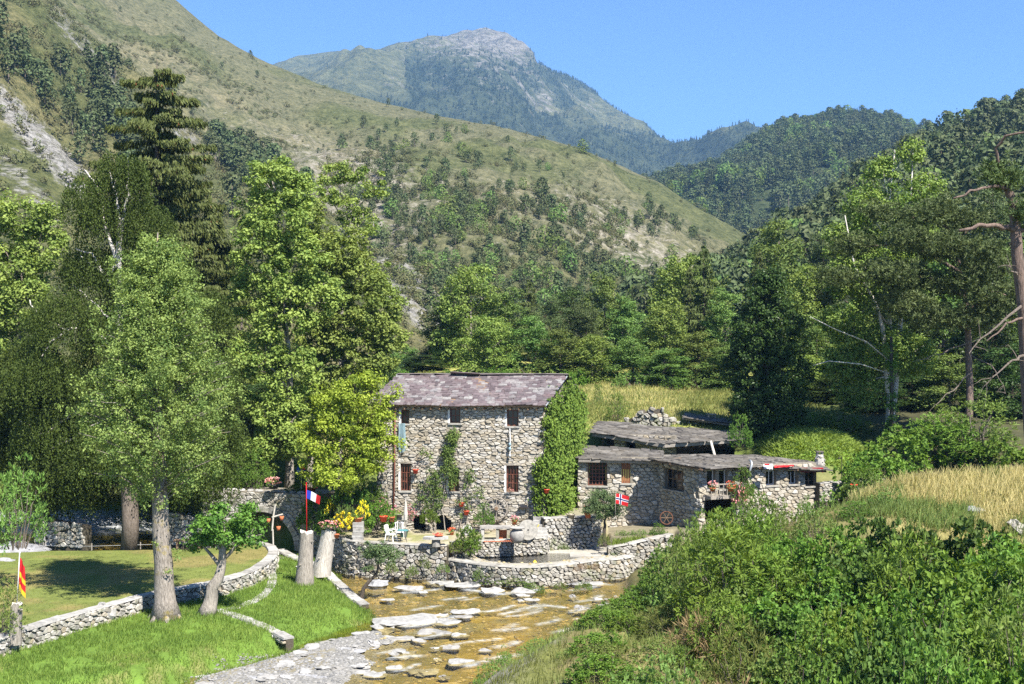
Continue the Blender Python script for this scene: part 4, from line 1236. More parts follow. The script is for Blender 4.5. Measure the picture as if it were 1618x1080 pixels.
# chimney
ch = np.array(PW(1295, 731, 77.5))
cm = MB(); cm.lathe([(.34, -.4), (.31, 0), (.27, .28), (.22, .5), (.16, .52), (.0, .52)], 9, ch); chm = wparent(cm.build('chimney', M['drystone']), wing)
cm = MB(); cm.box(ch[0] - .22, ch[0] + .22, ch[1] - .22, ch[1] + .22, ch[2] + .66, ch[2] + .72); wparent(cm.build('cap_stone', M['lauze']), chm)
for s in (-.14, .14):
    cm = MB(); cm.box(ch[0] + s - .05, ch[0] + s + .05, ch[1] - .15, ch[1] + .15, ch[2] + .525, ch[2] + .655); wparent(cm.build('cap_support', M['drystone']), chm)
rr = random.Random(5)
for k in range(26):
    a = rr.random() * 6.28; z_ = rr.uniform(-.25, .45); r_ = .34 - .12 * (z_ + .3) / .8
    cm = MB(); s = rr.uniform(.05, .09)
    cm.lathe([(s * .2, -s * .6), (s, -s * .4), (s, s * .3), (s * .3, s * .55)], 6, (ch[0] + r_ * math.cos(a), ch[1] + r_ * math.sin(a), ch[2] + z_), rr.random()); wparent(cm.build('stone', M['drystone']), chm)

# --- upper building with open loft
upb = thing('loft_building', 'upper stone building with open shaded loft under a sagging slab roof', 'building', (11, 82, 4.2))
uO = (6.0, 84.2, 4.4); uE = (10.6, 82.4, 4.4)
ops = [op_on(uO, uE, 951, 686, 970, 706), op_on(uO, uE, 988, 691, 1004, 712)]
O3, U3, N3, _, _ = building_wall(upb, 'front_wall', uO, uE, 2.1, ops, .36, .19, 61, 70)
for op in ops: in_plane(upb, 'opening_shade_panel', O3, U3, N3, [(op[0] - .05, op[1] + .05, op[2], op[3], -1.3, -1.2)], M['dark'])  # black backing imitates the unlit inside of the loft
q1 = (PW(936, 684, 83.6), PW(1050, 702, 81.2), PW(1060, 676, 88), PW(946, 666, 90))
q2 = (PW(1050, 702, 81.2), PW(1172, 694, 82.4), PW(1168, 682, 88), PW(1060, 676, 88))
for k, q in enumerate((q1, q2)):
    rr = slab('roof', q, .20, M['greywood'], upb)
    slate_roof(rr, q, .55, .64, .05, LZ, 63 + k, 'stone_slab', .3, sag=lambda v, u: .04 * math.sin(u * 6))
mb = MB(); mb.add([(10.6, 86.0, 3.6), (14.6, 87, 3.6), (14.6, 87, 6.3), (10.6, 86, 6.3)], [(0, 1, 2, 3)]); wparent(mb.build('loft_back_wall', M['wood']), upb)
mb = MB(); mb.tube([PW(1130, 722, 80.6), PW(1123, 697, 81.4)], .09, 7); wparent(mb.build('leaning_post', M['palewood']), upb)
mb = MB(); mb.add([PW(1160, 722, 83), PW(1163, 694, 83), PW(1163, 694, 87), PW(1160, 722, 87)], [(0, 1, 2, 3)]); wparent(mb.build('side_wall', M['mortar']), upb)
for k in range(9):
    a = np.array(PW(1062 + k * 11, 707 - k * .6, 82.2)); mb = MB(); mb.tube([a, a + np.array([.3, 4.0, .22])], .06, 5); wparent(mb.build('rafter', M['wood']), upb)

# --- little hut at the top
hut = thing('small_hut', 'small grey hut with two tiny windows below the meadow', 'hut', (14.7, 91, 6))
hO = (12.3, 91.2, 5.9); hE = (16.6, 90.6, 5.9)
ops = [op_on(hO, hE, 1104, 668, 1111, 676), op_on(hO, hE, 1118, 668, 1125, 676)]
O4, U4, N4, _, _ = building_wall(hut, 'front_wall', hO, hE, .95, ops, .34, .18, 65, 40)
for op in ops: in_plane(hut, 'opening_shade_panel', O4, U4, N4, [(op[0] - .05, op[1] + .05, op[2] - .03, op[3] + .03, -.6, -.5)], M['dark'])  # black backing imitates the unlit inside of the hut
q = (PW(1078, 660, 90.6), PW(1196, 675, 89.8), PW(1190, 664, 94), PW(1085, 653, 94))
rr = slab('roof', q, .12, M['greywood'], hut); slate_roof(rr, q, .7, .8, .06, LZ, 67, 'stone_slab', .25)
hc = PW(1124, 657, 91.5)
mb = MB()
for dx in (-.28, .18):
    mb.box(hc[0] + dx, hc[0] + dx + .1, hc[1] - .2, hc[1] + .2, hc[2] - .25, hc[2] + .1)
mb.box(hc[0] - .34, hc[0] + .34, hc[1] - .26, hc[1] + .26, hc[2] + .104, hc[2] + .16); wparent(mb.build('chimney', M['drystone']), hut)

# ================================================================== boundary walls
def path_map(pts, zb, side=1):
    P = np.array(pts, float)[:, :2]
    # smooth the plan
    for _ in range(2):
        Q = [P[0]]
        for a, b in zip(P[:-1], P[1:]): Q += [a * .75 + b * .25, a * .25 + b * .75]
        P = np.array(Q + [P[-1]])
    s = np.concatenate([[0], np.cumsum(np.linalg.norm(np.diff(P, axis=0), axis=1))])
    T = nrm(np.gradient(P, axis=0)); Nn = np.stack([T[:, 1], -T[:, 0]], -1) * side
    def f(u, v, d):
        x = np.interp(u, s, P[:, 0]); y = np.interp(u, s, P[:, 1]); nx = np.interp(u, s, Nn[:, 0]); ny = np.interp(u, s, Nn[:, 1])
        return (x + nx * d, y + ny * d, (zb(u) if callable(zb) else zb) + v)
    return f, float(s[-1])

def ribbon_wall(f, L, h, thick, capw=None):
    n = max(6, int(L / .35)); us = np.linspace(0, L, n)
    mb = MB(); v = []
    for u in us:
        hh = h(u) if callable(h) else h
        v += [f(u, -.4, 0), f(u, hh, 0), f(u, hh, -thick), f(u, -.4, -thick)]
    q = []
    for k in range(n - 1):
        for a in range(3): q.append((4 * k + a, 4 * k + a + 1, 4 * k + 4 + a + 1, 4 * k + 4 + a))
    mb.add(v, [x[::-1] for x in q]); mb.add([v[0], v[1], v[2], v[3]], [(0, 1, 2, 3)]); mb.add(v[-4:], [(3, 2, 1, 0)])
    return mb

def stone_wall(name, label, pts, zb, h, sx, sz, seed, mat='drystone', side=1, thick=.4, cap=None, nmax=300, core='earth', dep=(.06, .15), top_rag=.0):
    f, L = path_map(pts, zb, side)
    hf = h if callable(h) else (lambda u: h)
    w = ribbon_wall(f, L, lambda u: hf(u) - .02, thick).build(name, M[core])
    tag(w, label, 'wall')
    hm = max(hf(u) for u in np.linspace(0, L, 30))
    cl = cells(L, hm, sx, sz, seed, .08, vtop=lambda u: hf(u) - .02)
    lay_stones(w, cl, f, M[mat], seed + 1, nmax=nmax, dep=dep, flip=(side < 0))
    if cap:
        rng = random.Random(seed + 3); u = 0
        while u < L - .1:
            l_ = min(rng.uniform(*cap[0]), L - u)
            n = 4; v = []
            t0 = rng.uniform(.05, cap[1]); d1 = .06 + rng.uniform(0, .08)
            for k in range(n):
                uu = u + .012 + (l_ - .024) * k / (n - 1); hh = hf(uu)
                j = rng.uniform(-.02, .02)
                v += [f(uu, hh + .004, d1 + j), f(uu, hh + t0 + j, d1 - .03 + j), f(uu, hh + t0 + j, -thick - .02 + j), f(uu, hh + .004, -thick - .05 + j)]
            q = []
            for k in range(n - 1):
                for a in range(4): q.append((4 * k + a, 4 * k + (a + 1) % 4, 4 * k + 4 + (a + 1) % 4, 4 * k + 4 + a))
            mb = MB(); V = np.array(v); c0 = V.mean(0)
            mb.add(V - c0, q + [(0, 3, 2, 1), (4 * n - 4, 4 * n - 3, 4 * n - 2, 4 * n - 1)], rng.random())
            o = mb.build('coping_stone', M[cap[2]]); o.location = c0; wparent(o, w)
            u += l_
    return w

# lawn wall
LWL = [W(-60, 1032, 1.2), W(30, 1000, 1.2), W(100, 978, 1.2), W(165, 960, 1.2), W(240, 940, 1.2), W(290, 931, 1.2), W(350, 920, 1.2), W(400, 904, 1.2), W(425, 889, 1.2), W(439, 874, 1.2), W(432, 862, 1.2), W(408, 857, 1.2)]
stone_wall('lawn_wall', 'curving low retaining wall with pale capping around the mown lawn', LWL, .30, .92, .30, .17, 71, cap=((.7, 1.6), .10, 'palestone'))
stone_wall('kerb_wall', 'narrow curved stone kerb below the end of the lawn wall', [W(360, 968, .45), W(400, 955, .45), W(428, 938, .45), W(436, 915, .45), W(430, 900, .45)], .25, .25, .3, .14, 73, cap=((.4, .9), .08, 'palestone'), thick=.3)
stone_wall('step_wall', 'line of flat pale stones running down from the leaning tree to the gravel', [W(340, 965, .6), W(380, 975, .55), W(420, 988, .5), W(452, 1002, .45)], lambda u: .36 - .065 * u, .22, .35, .13, 74, cap=((.5, 1.0), .09, 'palestone'), thick=.35)
# terrace and pool walls
stone_wall('terrace_wall', 'river wall of rounded stones below the white garden chairs', [W(524, 848, 1.8), W(560, 857, 1.8), W(640, 861, 1.8), W(706, 863, 1.8)], -.1, 1.92, .27, .20, 75, nmax=300, cap=((.5, 1.1), .06, 'capping'))
stone_wall('pool_wall', 'curved stone wall of the round pool terrace at the water', [W(705, 884, 1.0), W(730, 888, 1.0), W(765, 893, 1.0), W(800, 896, 1.0), W(840, 897, 1.0), W(880, 894, 1.0), W(915, 890, 1.0), W(945, 885, 1.0), W(975, 885, 1.0), W(1000, 879, 1.0)], -.1, 1.10, .27, .18, 77, nmax=300, cap=((.8, 1.6), .08, 'capping'), thick=.45)
stone_wall('flight_wall', 'rough stone wall under the clipped ivy beside the steps', [W(858, 821, 2.7), W(880, 820, 2.7), W(905, 819, 2.7), W(938, 818, 2.7), W(950, 816, 2.7)], .9, 1.85, .26, .19, 79, mat='drystone', nmax=200, cap=((.4, .9), .07, 'palestone'), dep=(.08, .2))
stone_wall('bank_wall', 'sloping stone wall with a strip of grass on top beside the shrubs', [W(960, 866, 1.4), W(990, 860, 1.6), W(1030, 852, 1.8), W(1064, 846, 1.95)], .25, lambda u: 1.15 + .16 * u, .28, .18, 81, nmax=200, cap=((.7, 1.3), .07, 'capping'))
stone_wall('back_wall', 'low dry wall running on from the end of the long wing', [(18.0, 74.2), (20, 75.2), (22.5, 76)], 3.2, 1.1, .3, .16, 83, nmax=120, cap=((.4, .8), .06, 'palestone'))
stone_wall('garden_wall', 'shaded dry stone wall behind the lawn under the birch', [W(55, 862, 1.2), W(90, 864, 1.2), W(135, 866, 1.2)], 1.2, lambda u: 1.6 - .12 * u, .36, .22, 85, nmax=90, thick=.6)
stone_wall('stream_wall', 'short rough wall beside the big poplar trunk under the trees', [W(252, 860, 1.2), W(290, 862, 1.2), W(312, 858, 1.2)], 1.2, lambda u: 2.0 - .2 * u, .34, .2, 87, nmax=90, thick=.5)
stone_wall('low_step', 'low step of flat stones left of the stumps', [W(438, 872, .6), W(468, 884, .5), W(498, 888, .5), W(524, 908, .3), W(548, 938, .1), W(570, 955, .05)], -.1, lambda u: max(.12, .8 - .10 * u), .4, .13, 89, mat='palestone', thick=.4, nmax=150, cap=((.4, .9), .08, 'palestone'))
stone_wall('garden_step_wall', 'low pebbly wall between the gravel terrace and the round pool', [W(712, 858, 1.8), W(760, 856, 1.8), W(800, 854, 1.8), W(862, 851, 1.8), (2.2, 71.2)], .95, .88, .24, .15, 90, nmax=150, cap=((.4, .8), .05, 'capping'), thick=.3)
# rubble heap behind
stone_wall('rubble_ruin', 'heap of tumbled stones of a ruined wall below the meadow', [(8.1, 91.4), (9.4, 90.6), (11.0, 90.6), (12.2, 91.2)], 5.8, lambda u: .9 + 1.1 * math.sin(min(1, u / 4.2) * math.pi) + .2 * math.sin(u * 7), .38, .26, 91, nmax=130, thick=1.2, dep=(.1, .35))

# ================================================================== arched bridge
brg = thing('stone_bridge', 'small arched stone footbridge over the side stream', 'bridge', (-14, 73.5, 0))
bO = np.array([-18.2, 74.6, -.1]); bE = np.array([-10.9, 72.0, -.1])
BU = bE - bO; BW = float(np.linalg.norm(BU)); BU /= BW; BN = np.array([BU[1], -BU[0], 0.0]); BH = 4.0
au, _ = uv_on(bO, BU, 416, 870)
arch_r = 2.15; arch_c = 4.05; arch_z = .75
mp = plane_map(bO, BU, BN)
mb = MB()
ns = 28; arc = [(arch_c - arch_r * math.cos(math.pi * k / ns), arch_z + arch_r * math.sin(math.pi * k / ns)) for k in range(ns + 1)]
arc = [(arch_c - arch_r, 0)] + arc + [(arch_c + arch_r, 0)]
for d, fl in ((0, False), (-2.4, True)):
    for (a, b) in zip(arc[:-1], arc[1:]):
        if abs(b[0] - a[0]) < 1e-6: continue
        q = [mp(a[0], a[1], d), mp(b[0], b[1], d), mp(b[0], BH, d), mp(a[0], BH, d)]
        mb.add(q[::-1] if fl else q, [(0, 1, 2, 3)])
    for (u0, u1) in ((0, arch_c - arch_r), (arch_c + arch_r, BW)):
        q = [mp(u0, 0, d), mp(u1, 0, d), mp(u1, BH, d), mp(u0, BH, d)]
        mb.add(q[::-1] if fl else q, [(0, 1, 2, 3)])
mb.add([mp(0, BH, 0), mp(BW, BH, 0), mp(BW, BH, -2.4), mp(0, BH, -2.4)], [(0, 1, 2, 3)])
mb.add([mp(BW, 0, 0), mp(BW, 0, -2.4), mp(BW, BH, -2.4), mp(BW, BH, 0)], [(0, 1, 2, 3)])
spn = wparent(mb.build('spandrel_wall', M['mortar']), brg)
mb = MB()
for (a, b) in zip(arc[:-1], arc[1:]):
    mb.add([mp(a[0], a[1], .0), mp(b[0], b[1], .0), mp(b[0], b[1], -2.4), mp(a[0], a[1], -2.4)], [(3, 2, 1, 0)])
wparent(mb.build('vault', M['wallstone']), brg)
def in_arch(u, v, r): return abs(u - arch_c) < r and (v < arch_z or math.hypot(u - arch_c, v - arch_z) < r)
cl = [c_ for c_ in cells(BW, BH, .34, .2, 93, .1) if not in_arch(sum(p[0] for p in c_[1]) / len(c_[1]), sum(p[1] for p in c_[1]) / len(c_[1]), arch_r + .34)]
lay_stones(spn, cl, mp, M['drystone'], 94, nmax=250)
rng_ = random.Random(95); nv_ = 25
for k in range(nv_):
    a0, a1 = math.pi * (k + .04) / nv_, math.pi * (k + .96) / nv_
    ro = arch_r + rng_.uniform(.28, .42); v = []
    for d in (.14 + rng_.uniform(0, .05), -.5):
        for r_, a in ((arch_r - .01, a0), (arch_r - .01, a1), (ro, a1), (ro, a0)):
            v.append(mp(arch_c - r_ * math.cos(a), arch_z + r_ * math.sin(a), d))
    o = MB().add(v, [(0, 1, 2, 3), (7, 6, 5, 4), (0, 4, 5, 1), (1, 5, 6, 2), (2, 6, 7, 3), (3, 7, 4, 0)], rng_.random()).build('voussoir', M['drystone']); wparent(o, brg)
for k in range(14):
    u = BW * (k + .5) / 14; s = rng_.uniform(.16, .27)
    mb = MB(); mb.lathe([(s * .3, -.02), (s, .03), (s * .9, s * .5), (s * .3, s * .75)], 7, (0, 0, 0), rng_.random())
    o = mb.build('parapet_stone', M['palestone']); o.location = mp(u, BH, -.25); o.scale = (1.2, .8, .8); o.rotation_euler = (0, 0, rng_.random() * 3); wparent(o, brg)
# ================================================================== trees
def cl_leaves(mb, rng, centres, radii, per, L, Wd, axis_xy=(0, 0), flat=.65, up=.6, rnd=.45, tone=(.5, .2), droop=0.0, mi=0):
    "leaf clumps: per leaves about each centre"
    n = len(centres); k = np.repeat(np.arange(n), per)
    off = rng.normal(0, .5, (len(k), 3)); off *= (np.minimum(1.0, 1.1 / np.maximum(np.linalg.norm(off, axis=1), 1e-6)))[:, None]
    r = np.asarray(radii)[k][:, None]
    C = np.asarray(centres)[k] + off * r * np.array([1, 1, flat])
    out = nrm(off + nrm(np.asarray(centres)[k] - np.array([axis_xy[0], axis_xy[1], 0])) * .0 + 1e-6) * .8
    D = None
    if droop:
        D = nrm(rng.normal(0, 1, (len(k), 3)) + np.array([0, 0, -droop]))
    V, q = leaf_quads(rng, C, out, L, Wd, up, rnd, D=D)
    tn = np.clip(rng.normal(tone[0], tone[1], n)[k] + rng.normal(0, .15, len(k)), 0, 1)
    mb.add(V, q, np.repeat(tn, 4), mi)

def lobes_to_clumps(rng, lobes, dens, cr, shell=.55):
    "clump centres in ellipsoid lobes, biased to their outer shell; lobes (x,y,z,rx,ry,rz)"
    C, Rr = [], []
    for (x, y, z, rx, ry, rz) in lobes:
        n = max(3, int(dens * (rx * ry + rx * rz + ry * rz) / 3))
        d = nrm(rng.normal(0, 1, (n, 3)))
        s = shell + (1 - shell) * rng.random(n) ** .6
        C.append(np.array([x, y, z]) + d * s[:, None] * np.array([rx, ry, rz]) * rng.uniform(.85, 1.12, (n, 1)))
        Rr.append(cr * rng.uniform(.6, 1.35, n))
    return np.concatenate(C), np.concatenate(Rr)

def px_lobes(base, Y, L, rng, flat=1.0, spread=.45):
    "lobes given as (photo x, photo y, radius x px, radius y px) at depth Y, local to base"
    out = []
    for l in L:
        px, py, rx = l[:3]; ry = l[3] if len(l) > 3 else rx
        k = Y / F
        dy = l[4] if len(l) > 4 else rng.uniform(-spread, spread) * rx * k
        out.append(((px - CX) * k - base[0], Y + dy - base[1], CZ - (py - CY) * k - base[2], rx * k, rx * k * .95, ry * k * flat))
    return out

def limb(rng, a, b, wob=.12, n=5):
    a = np.array(a, float); b = np.array(b, float)
    t = np.linspace(0, 1, n)[:, None]
    L = np.linalg.norm(b - a)
    p = a + (b - a) * t + rng.normal(0, wob * L * .25, (n, 3)) * np.sin(t * math.pi)
    p[:, 2] += np.sin(t[:, 0] * math.pi) * L * .08
    return p

def broad_tree(name, label, cat, base, lobes, trunk, seed, leafm, barkm, dens=6.0, cr=.55, per=70, L=.17, Wd=.11, group=None, rt=.28, flat=.65, shell=.5, tone=(.5, .2), droop=0.0, limbs=True, up=.6, stems=None):
    "trunk: local points; lobes local ellipsoids. thing > trunk, crown"
    rng = np.random.default_rng(seed)
    t = thing(name, label, cat, base, group)
    mb = MB(); tp = np.array(trunk, float)
    u = np.linspace(0, 1, 12); s = np.linspace(0, 1, len(tp))
    P = np.stack([np.interp(u, s, tp[:, k]) for k in range(3)], -1)
    P[1:-1, :2] += rng.normal(0, rt * .12, (10, 2))
    rad = rt * (1 - u * .8); rad[0] *= 1.45; rad[1] *= 1.08
    mb.tube(P, rad, 9, .5)
    for st in (stems or []):
        mb.tube(st[0], st[1], 7, .5)
    if limbs:
        for (x, y, z, rx, ry, rz) in lobes:
            if z - P[0][2] < 1.0: continue
            zz = np.clip(z - .8 * math.hypot(x - tp[-1][0], y - tp[-1][1]) - .3 * rz, P[2][2], P[-1][2])
            a = np.array([np.interp(zz, P[:, 2], P[:, k]) for k in range(3)])
            ra = float(np.interp(zz, P[:, 2], rad)) * .55
            q = limb(rng, a, (x, y, z)); mb.tube(q, np.linspace(ra, .03, 5), 5, .5)
            for _ in range(3):
                d = nrm(rng.normal(0, 1, 3) + np.array([0, 0, .5])); e = np.array([x, y, z]) + d * np.array([rx, ry, rz]) * .75
                mb.tube(limb(rng, q[3], e), np.linspace(.035, .012, 5), 4, .5)
    kid(mb, 'trunk', M[barkm], t, True)
    C, Rr = lobes_to_clumps(rng, lobes, dens, cr, shell)
    mb = MB(); cl_leaves(mb, rng, C, Rr, per, L, Wd, flat=flat, tone=tone, droop=droop, up=up)
    kid(mb, 'crown', M[leafm], t)
    return t

def ground_at(px, Y):
    x = (px - CX) / F * Y
    return (x, Y, H1(x, Y))

# ---- tall ash trees beside the house
b = ground_at(457, 78); rng0 = np.random.default_rng(1)
lb = px_lobes(b, 77.5, [(430, 285, 40), (405, 330, 38), (450, 345, 45), (470, 300, 28), (415, 400, 48), (470, 410, 50), (400, 470, 42), (450, 490, 52), (500, 470, 40), (410, 560, 40), (460, 590, 45), (420, 650, 38), (440, 700, 40), (400, 720, 30), (465, 660, 30)], rng0)
broad_tree('ash_tree', 'tall bright green ash with bare grey trunk rising from the bridge end', 'tree', b, lb, [(0, 0, 0), (.0, 0.3, 7), (-.3, .8, 11), (-.6, .9, 14)], 301, 'l_ash', 'ashbark', dens=17, cr=.5, per=72, L=.22, Wd=.145, rt=.26)
b = ground_at(487, 84)
lb = px_lobes(b, 83, [(505, 390, 40), (545, 400, 42), (520, 440, 48), (570, 440, 40), (590, 500, 42), (540, 510, 50), (610, 530, 30), (560, 560, 42), (500, 540, 40), (515, 610, 36), (480, 620, 34), (600, 570, 28), (490, 350, 28), (470, 690, 34)], rng0)
broad_tree('ash_tree', 'broad ash in the middle of the clump, two pale stems showing through', 'tree', b, lb, [(0, 0, 0), (.3, 0, 8), (.5, .8, 11), (1.2, 1.0, 13)], 303, 'l_ash', 'ashbark', dens=17, cr=.5, per=72, L=.22, Wd=.145, rt=.24, stems=[(np.array([(1.8, .5, 0), (2.1, .4, 6), (2.3, .2, 11)]), [.22, .17, .08])])
b = ground_at(535, 95)
lb = px_lobes(b, 94, [(530, 275, 26, 20), (560, 268, 22, 16), (520, 305, 24), (590, 300, 22, 14), (600, 280, 12), (550, 330, 26), (575, 350, 20), (610, 480, 32), (600, 430, 26), (625, 530, 20)], rng0)
broad_tree('ash_tree', 'ragged thin topped ash standing highest behind the clump', 'tree', b, lb, [(0, 0, 0), (.2, .6, 8), (.1, .9, 14), (.6, .9, 17)], 305, 'l_ash', 'ashbark', dens=12, cr=.48, per=70, L=.22, Wd=.145, rt=.26)
# ---- yellow green tree in front of the house corner
b = ground_at(519, 71)
lb = px_lobes(b, 70.5, [(560, 615, 36, 26), (525, 640, 36), (585, 650, 34), (550, 665, 42), (510, 690, 36), (570, 710, 40), (600, 690, 28), (530, 725, 38, 26), (495, 720, 22), (590, 730, 26, 20), (620, 620, 12), (608, 655, 16), (490, 675, 18), (540, 755, 40, 18), (500, 750, 24, 16), (590, 600, 20, 14), (625, 700, 10, 20)], rng0)
broad_tree('acacia_tree', 'yellow green bushy tree against the left corner of the tall house', 'tree', b, lb, [(0, 0, 0), (.3, 0, 2.2), (.8, .1, 4), (1.6, .1, 5.5)], 307, 'l_yellow', 'darkbark', dens=24, cr=.42, per=62, L=.16, Wd=.11, rt=.2)
# ---- round light green tree at the left edge
b = ground_at(30, 92)
lb = px_lobes(b, 92, [(30, 340, 50, 36), (-20, 380, 45), (60, 390, 40), (20, 430, 50), (-10, 480, 45), (50, 480, 42), (30, 540, 50), (-20, 600, 50), (40, 620, 50), (10, 700, 50)], rng0)
broad_tree('maple_tree', 'rounded fresh green tree at the left edge behind the birch', 'tree', b, lb, [(0, 0, 0), (.1, 0, 7), (.2, 0, 14)], 309, 'l_ash', 'bark', dens=12, cr=.7, per=64, L=.26, Wd=.18, rt=.3)

# ---- poplar on the lower bank
def poplar():
    rng = np.random.default_rng(311)
    x, y = W(262, 976, .55); base = (x, y, H1(x, y) - .05)
    t = thing('poplar_tree', 'big poplar with grey lichen spotted trunk on the lower bank', 'tree', base)
    hh = 16.9; mb = MB()
    u = np.linspace(0, 1, 22)
    P = np.stack([-.42 * np.sin(u * 2.2) + rng.normal(0, .02, 22), rng.normal(0, .03, 22), u * hh], -1)
    P[0, :2] = 0
    rad = .44 * (1 - u) ** .8 + .02; rad[0] = .74; rad[1] = .47
    mb.tube(P, rad, 12, .5)
    for k in range(6):
        a = k * 1.05 + rng.uniform(-.3, .3); mb.tube([(0, 0, .55), (.55 * math.cos(a), .55 * math.sin(a), .15), (1.0 * math.cos(a), 1.0 * math.sin(a), -.15)], [.22, .16, .05], 6, .5)
    C, Rr = [], []
    prof = [(5.2, 1.4), (6.0, 2.9), (7.5, 3.5), (9.5, 3.3), (11.5, 2.75), (13.5, 1.95), (15.2, 1.15), (16.6, .4)]
    pz, pr = zip(*prof)
    for k in range(210):
        z0 = 4.9 + 10.8 * (k / 210) ** .95; a = k * 2.39996 + rng.uniform(-.4, .4)
        tx = np.array([np.interp(z0, P[:, 2], P[:, 0]), 0, z0])
        rise = .35 + .55 * rng.random()
        ztip = z0 + 1.0
        Lb = np.interp(ztip, pz, pr) * rng.uniform(.65, 1.08)
        e = tx + np.array([math.cos(a) * Lb, math.sin(a) * Lb, Lb * rise * .75 + .3])
        e[2] = min(e[2], 16.8)
        q = limb(rng, tx, e, .1, 6); mb.tube(q, np.linspace(.05 * (1.1 - z0 / 20), .008, 6), 4, .5)
        for s in np.linspace(.3, 1.0, 7):
            c_ = np.array([np.interp(s, np.linspace(0, 1, 6), q[:, j]) for j in range(3)])
            C.append(c_ + rng.normal(0, .22, 3)); Rr.append(rng.uniform(.28, .5))
            if rng.random() < .55:
                C.append(c_ + rng.normal(0, .5, 3) + np.array([0, 0, .15])); Rr.append(rng.uniform(.25, .42))
    kid(mb, 'trunk', M['poplarbark'], t, True)
    mb = MB(); cl_leaves(mb, rng, np.array(C), np.array(Rr) * .85, 40, .125, .075, flat=.85, up=.35, rnd=.6, tone=(.5, .22))
    mb2 = MB(); cs = [(-.3, -.48, 3.4), (.25, -.42, 2.2), (-.1, -.5, 5.0), (.5, -.2, 3.0), (.6, -.1, 2.7)]
    cl_leaves(mb, rng, np.array(cs), np.array([.25] * len(cs)), 40, .11, .07)
    kid(mb, 'crown', M['l_poplar'], t)
poplar()

# ---- small clipped lime, leaning trunk
x, y = W(327, 972, .5); b = (x, y, H1(x, y) - .05)
k_ = y / F
def lp(px, py, dy=0): return ((px - CX) * k_ - b[0], dy, CZ - (py - CY) * k_ - b[2])
lb = px_lobes(b, y, [(355, 820, 42, 30), (325, 840, 34, 26), (390, 820, 28, 26), (360, 848, 44, 22), (310, 855, 20, 14), (400, 845, 18, 18)], rng0)
broad_tree('lime_tree', 'small round headed lime on a leaning brown trunk beside the poplar', 'tree', b, lb, [(0, 0, 0), lp(338, 930), lp(350, 895), lp(355, 850), lp(356, 830)], 313, 'l_lime', 'ashbark', dens=24, cr=.38, per=70, L=.14, Wd=.11, rt=.33, shell=.35)

# ---- weeping birch
def weeping(name, label, base, Y, lobes, stems, seed, leafm, nstr, leaf=(.11, .065), hang=(1.0, 2.6), barkm='birchbark', cat='tree', low=None):
    rng = np.random.default_rng(seed)
    t = thing(name, label, cat, base); mb = MB(); k = Y / F
    def loc(p): return ((p[0] - CX) * k - base[0], (p[2] if len(p) > 2 else 0) + Y - base[1], CZ - (p[1] - CY) * k - base[2])
    for (pts, r0, r1) in stems:
        P = np.array([loc(p) for p in pts]); n = 3 * len(P); s = np.linspace(0, 1, len(P)); u = np.linspace(0, 1, n)
        Q = np.stack([np.interp(u, s, P[:, j]) for j in range(3)], -1); Q[1:] += rng.normal(0, .05, (n - 1, 3))
        mb.tube(Q, np.linspace(r0, r1, n), 7, .5)
    kid(mb, 'trunk', M[barkm], t, True)
    if low:
        mb = MB(); P = np.array([loc(p) for p in low]); mb.tube(P, np.linspace(.50, .34, len(P)), 9, .5); kid(mb, 'lower_trunk', M['bark'], t, True)
    wts = np.array([l[3] * l[5] for l in lobes]); wts /= wts.sum()
    C, D, TN = [], [], []
    for s in range(nstr):
        l = lobes[rng.choice(len(lobes), p=wts)]
        d = nrm(rng.normal(0, 1, 3)); d[2] = abs(d[2]) * .9 - .25
        p0 = np.array(l[:3]) + d * np.array(l[3:6]) * rng.uniform(.5, 1.05)
        hl = rng.uniform(*hang); m = int(hl / .075)
        q = np.linspace(0, 1, m)[:, None]
        outd = nrm(np.array([p0[0] - l[0], p0[1] - l[1], 0.0]))
        P = p0 + outd * (np.sin(q * 1.6) * .35) + np.array([0, 0, -1]) * hl * q ** 1.15 + rng.normal(0, .07, (m, 3))
        C.append(P); D.append(nrm(np.array([0, 0, -1.0]) + rng.normal(0, .5, (m, 3)))); TN.append(np.full(m, rng.normal(.5, .22)))
    C = np.concatenate(C); D = np.concatenate(D); TN = np.concatenate(TN)
    V, q = leaf_quads(rng, C, rng.normal(0, .6, C.shape), leaf[0], leaf[1], .15, .6, D=D)
    mb = MB(); mb.add(V, q, np.repeat(np.clip(TN + rng.normal(0, .14, len(C)), 0, 1), 4))
    kid(mb, 'crown', M[leafm], t)
    return t
x, y = W(205, 866, 1.2); b = (x, y, 1.2)
bl = px_lobes(b, y, [(195, 275, 42, 34), (185, 250, 26, 22), (208, 262, 26, 24), (140, 300, 30, 34), (165, 330, 46, 44), (220, 340, 46, 50), (140, 410, 56, 50), (200, 430, 60, 56), (260, 420, 50, 56), (110, 490, 62, 56), (180, 520, 66, 56), (270, 510, 66, 60), (320, 480, 40, 50), (80, 580, 62, 52), (160, 610, 66, 50), (330, 580, 52, 60), (90, 670, 64, 50), (170, 700, 66, 44), (260, 700, 70, 50), (340, 670, 52, 52), (70, 740, 56, 34), (330, 730, 50, 34)], rng0, spread=.7)
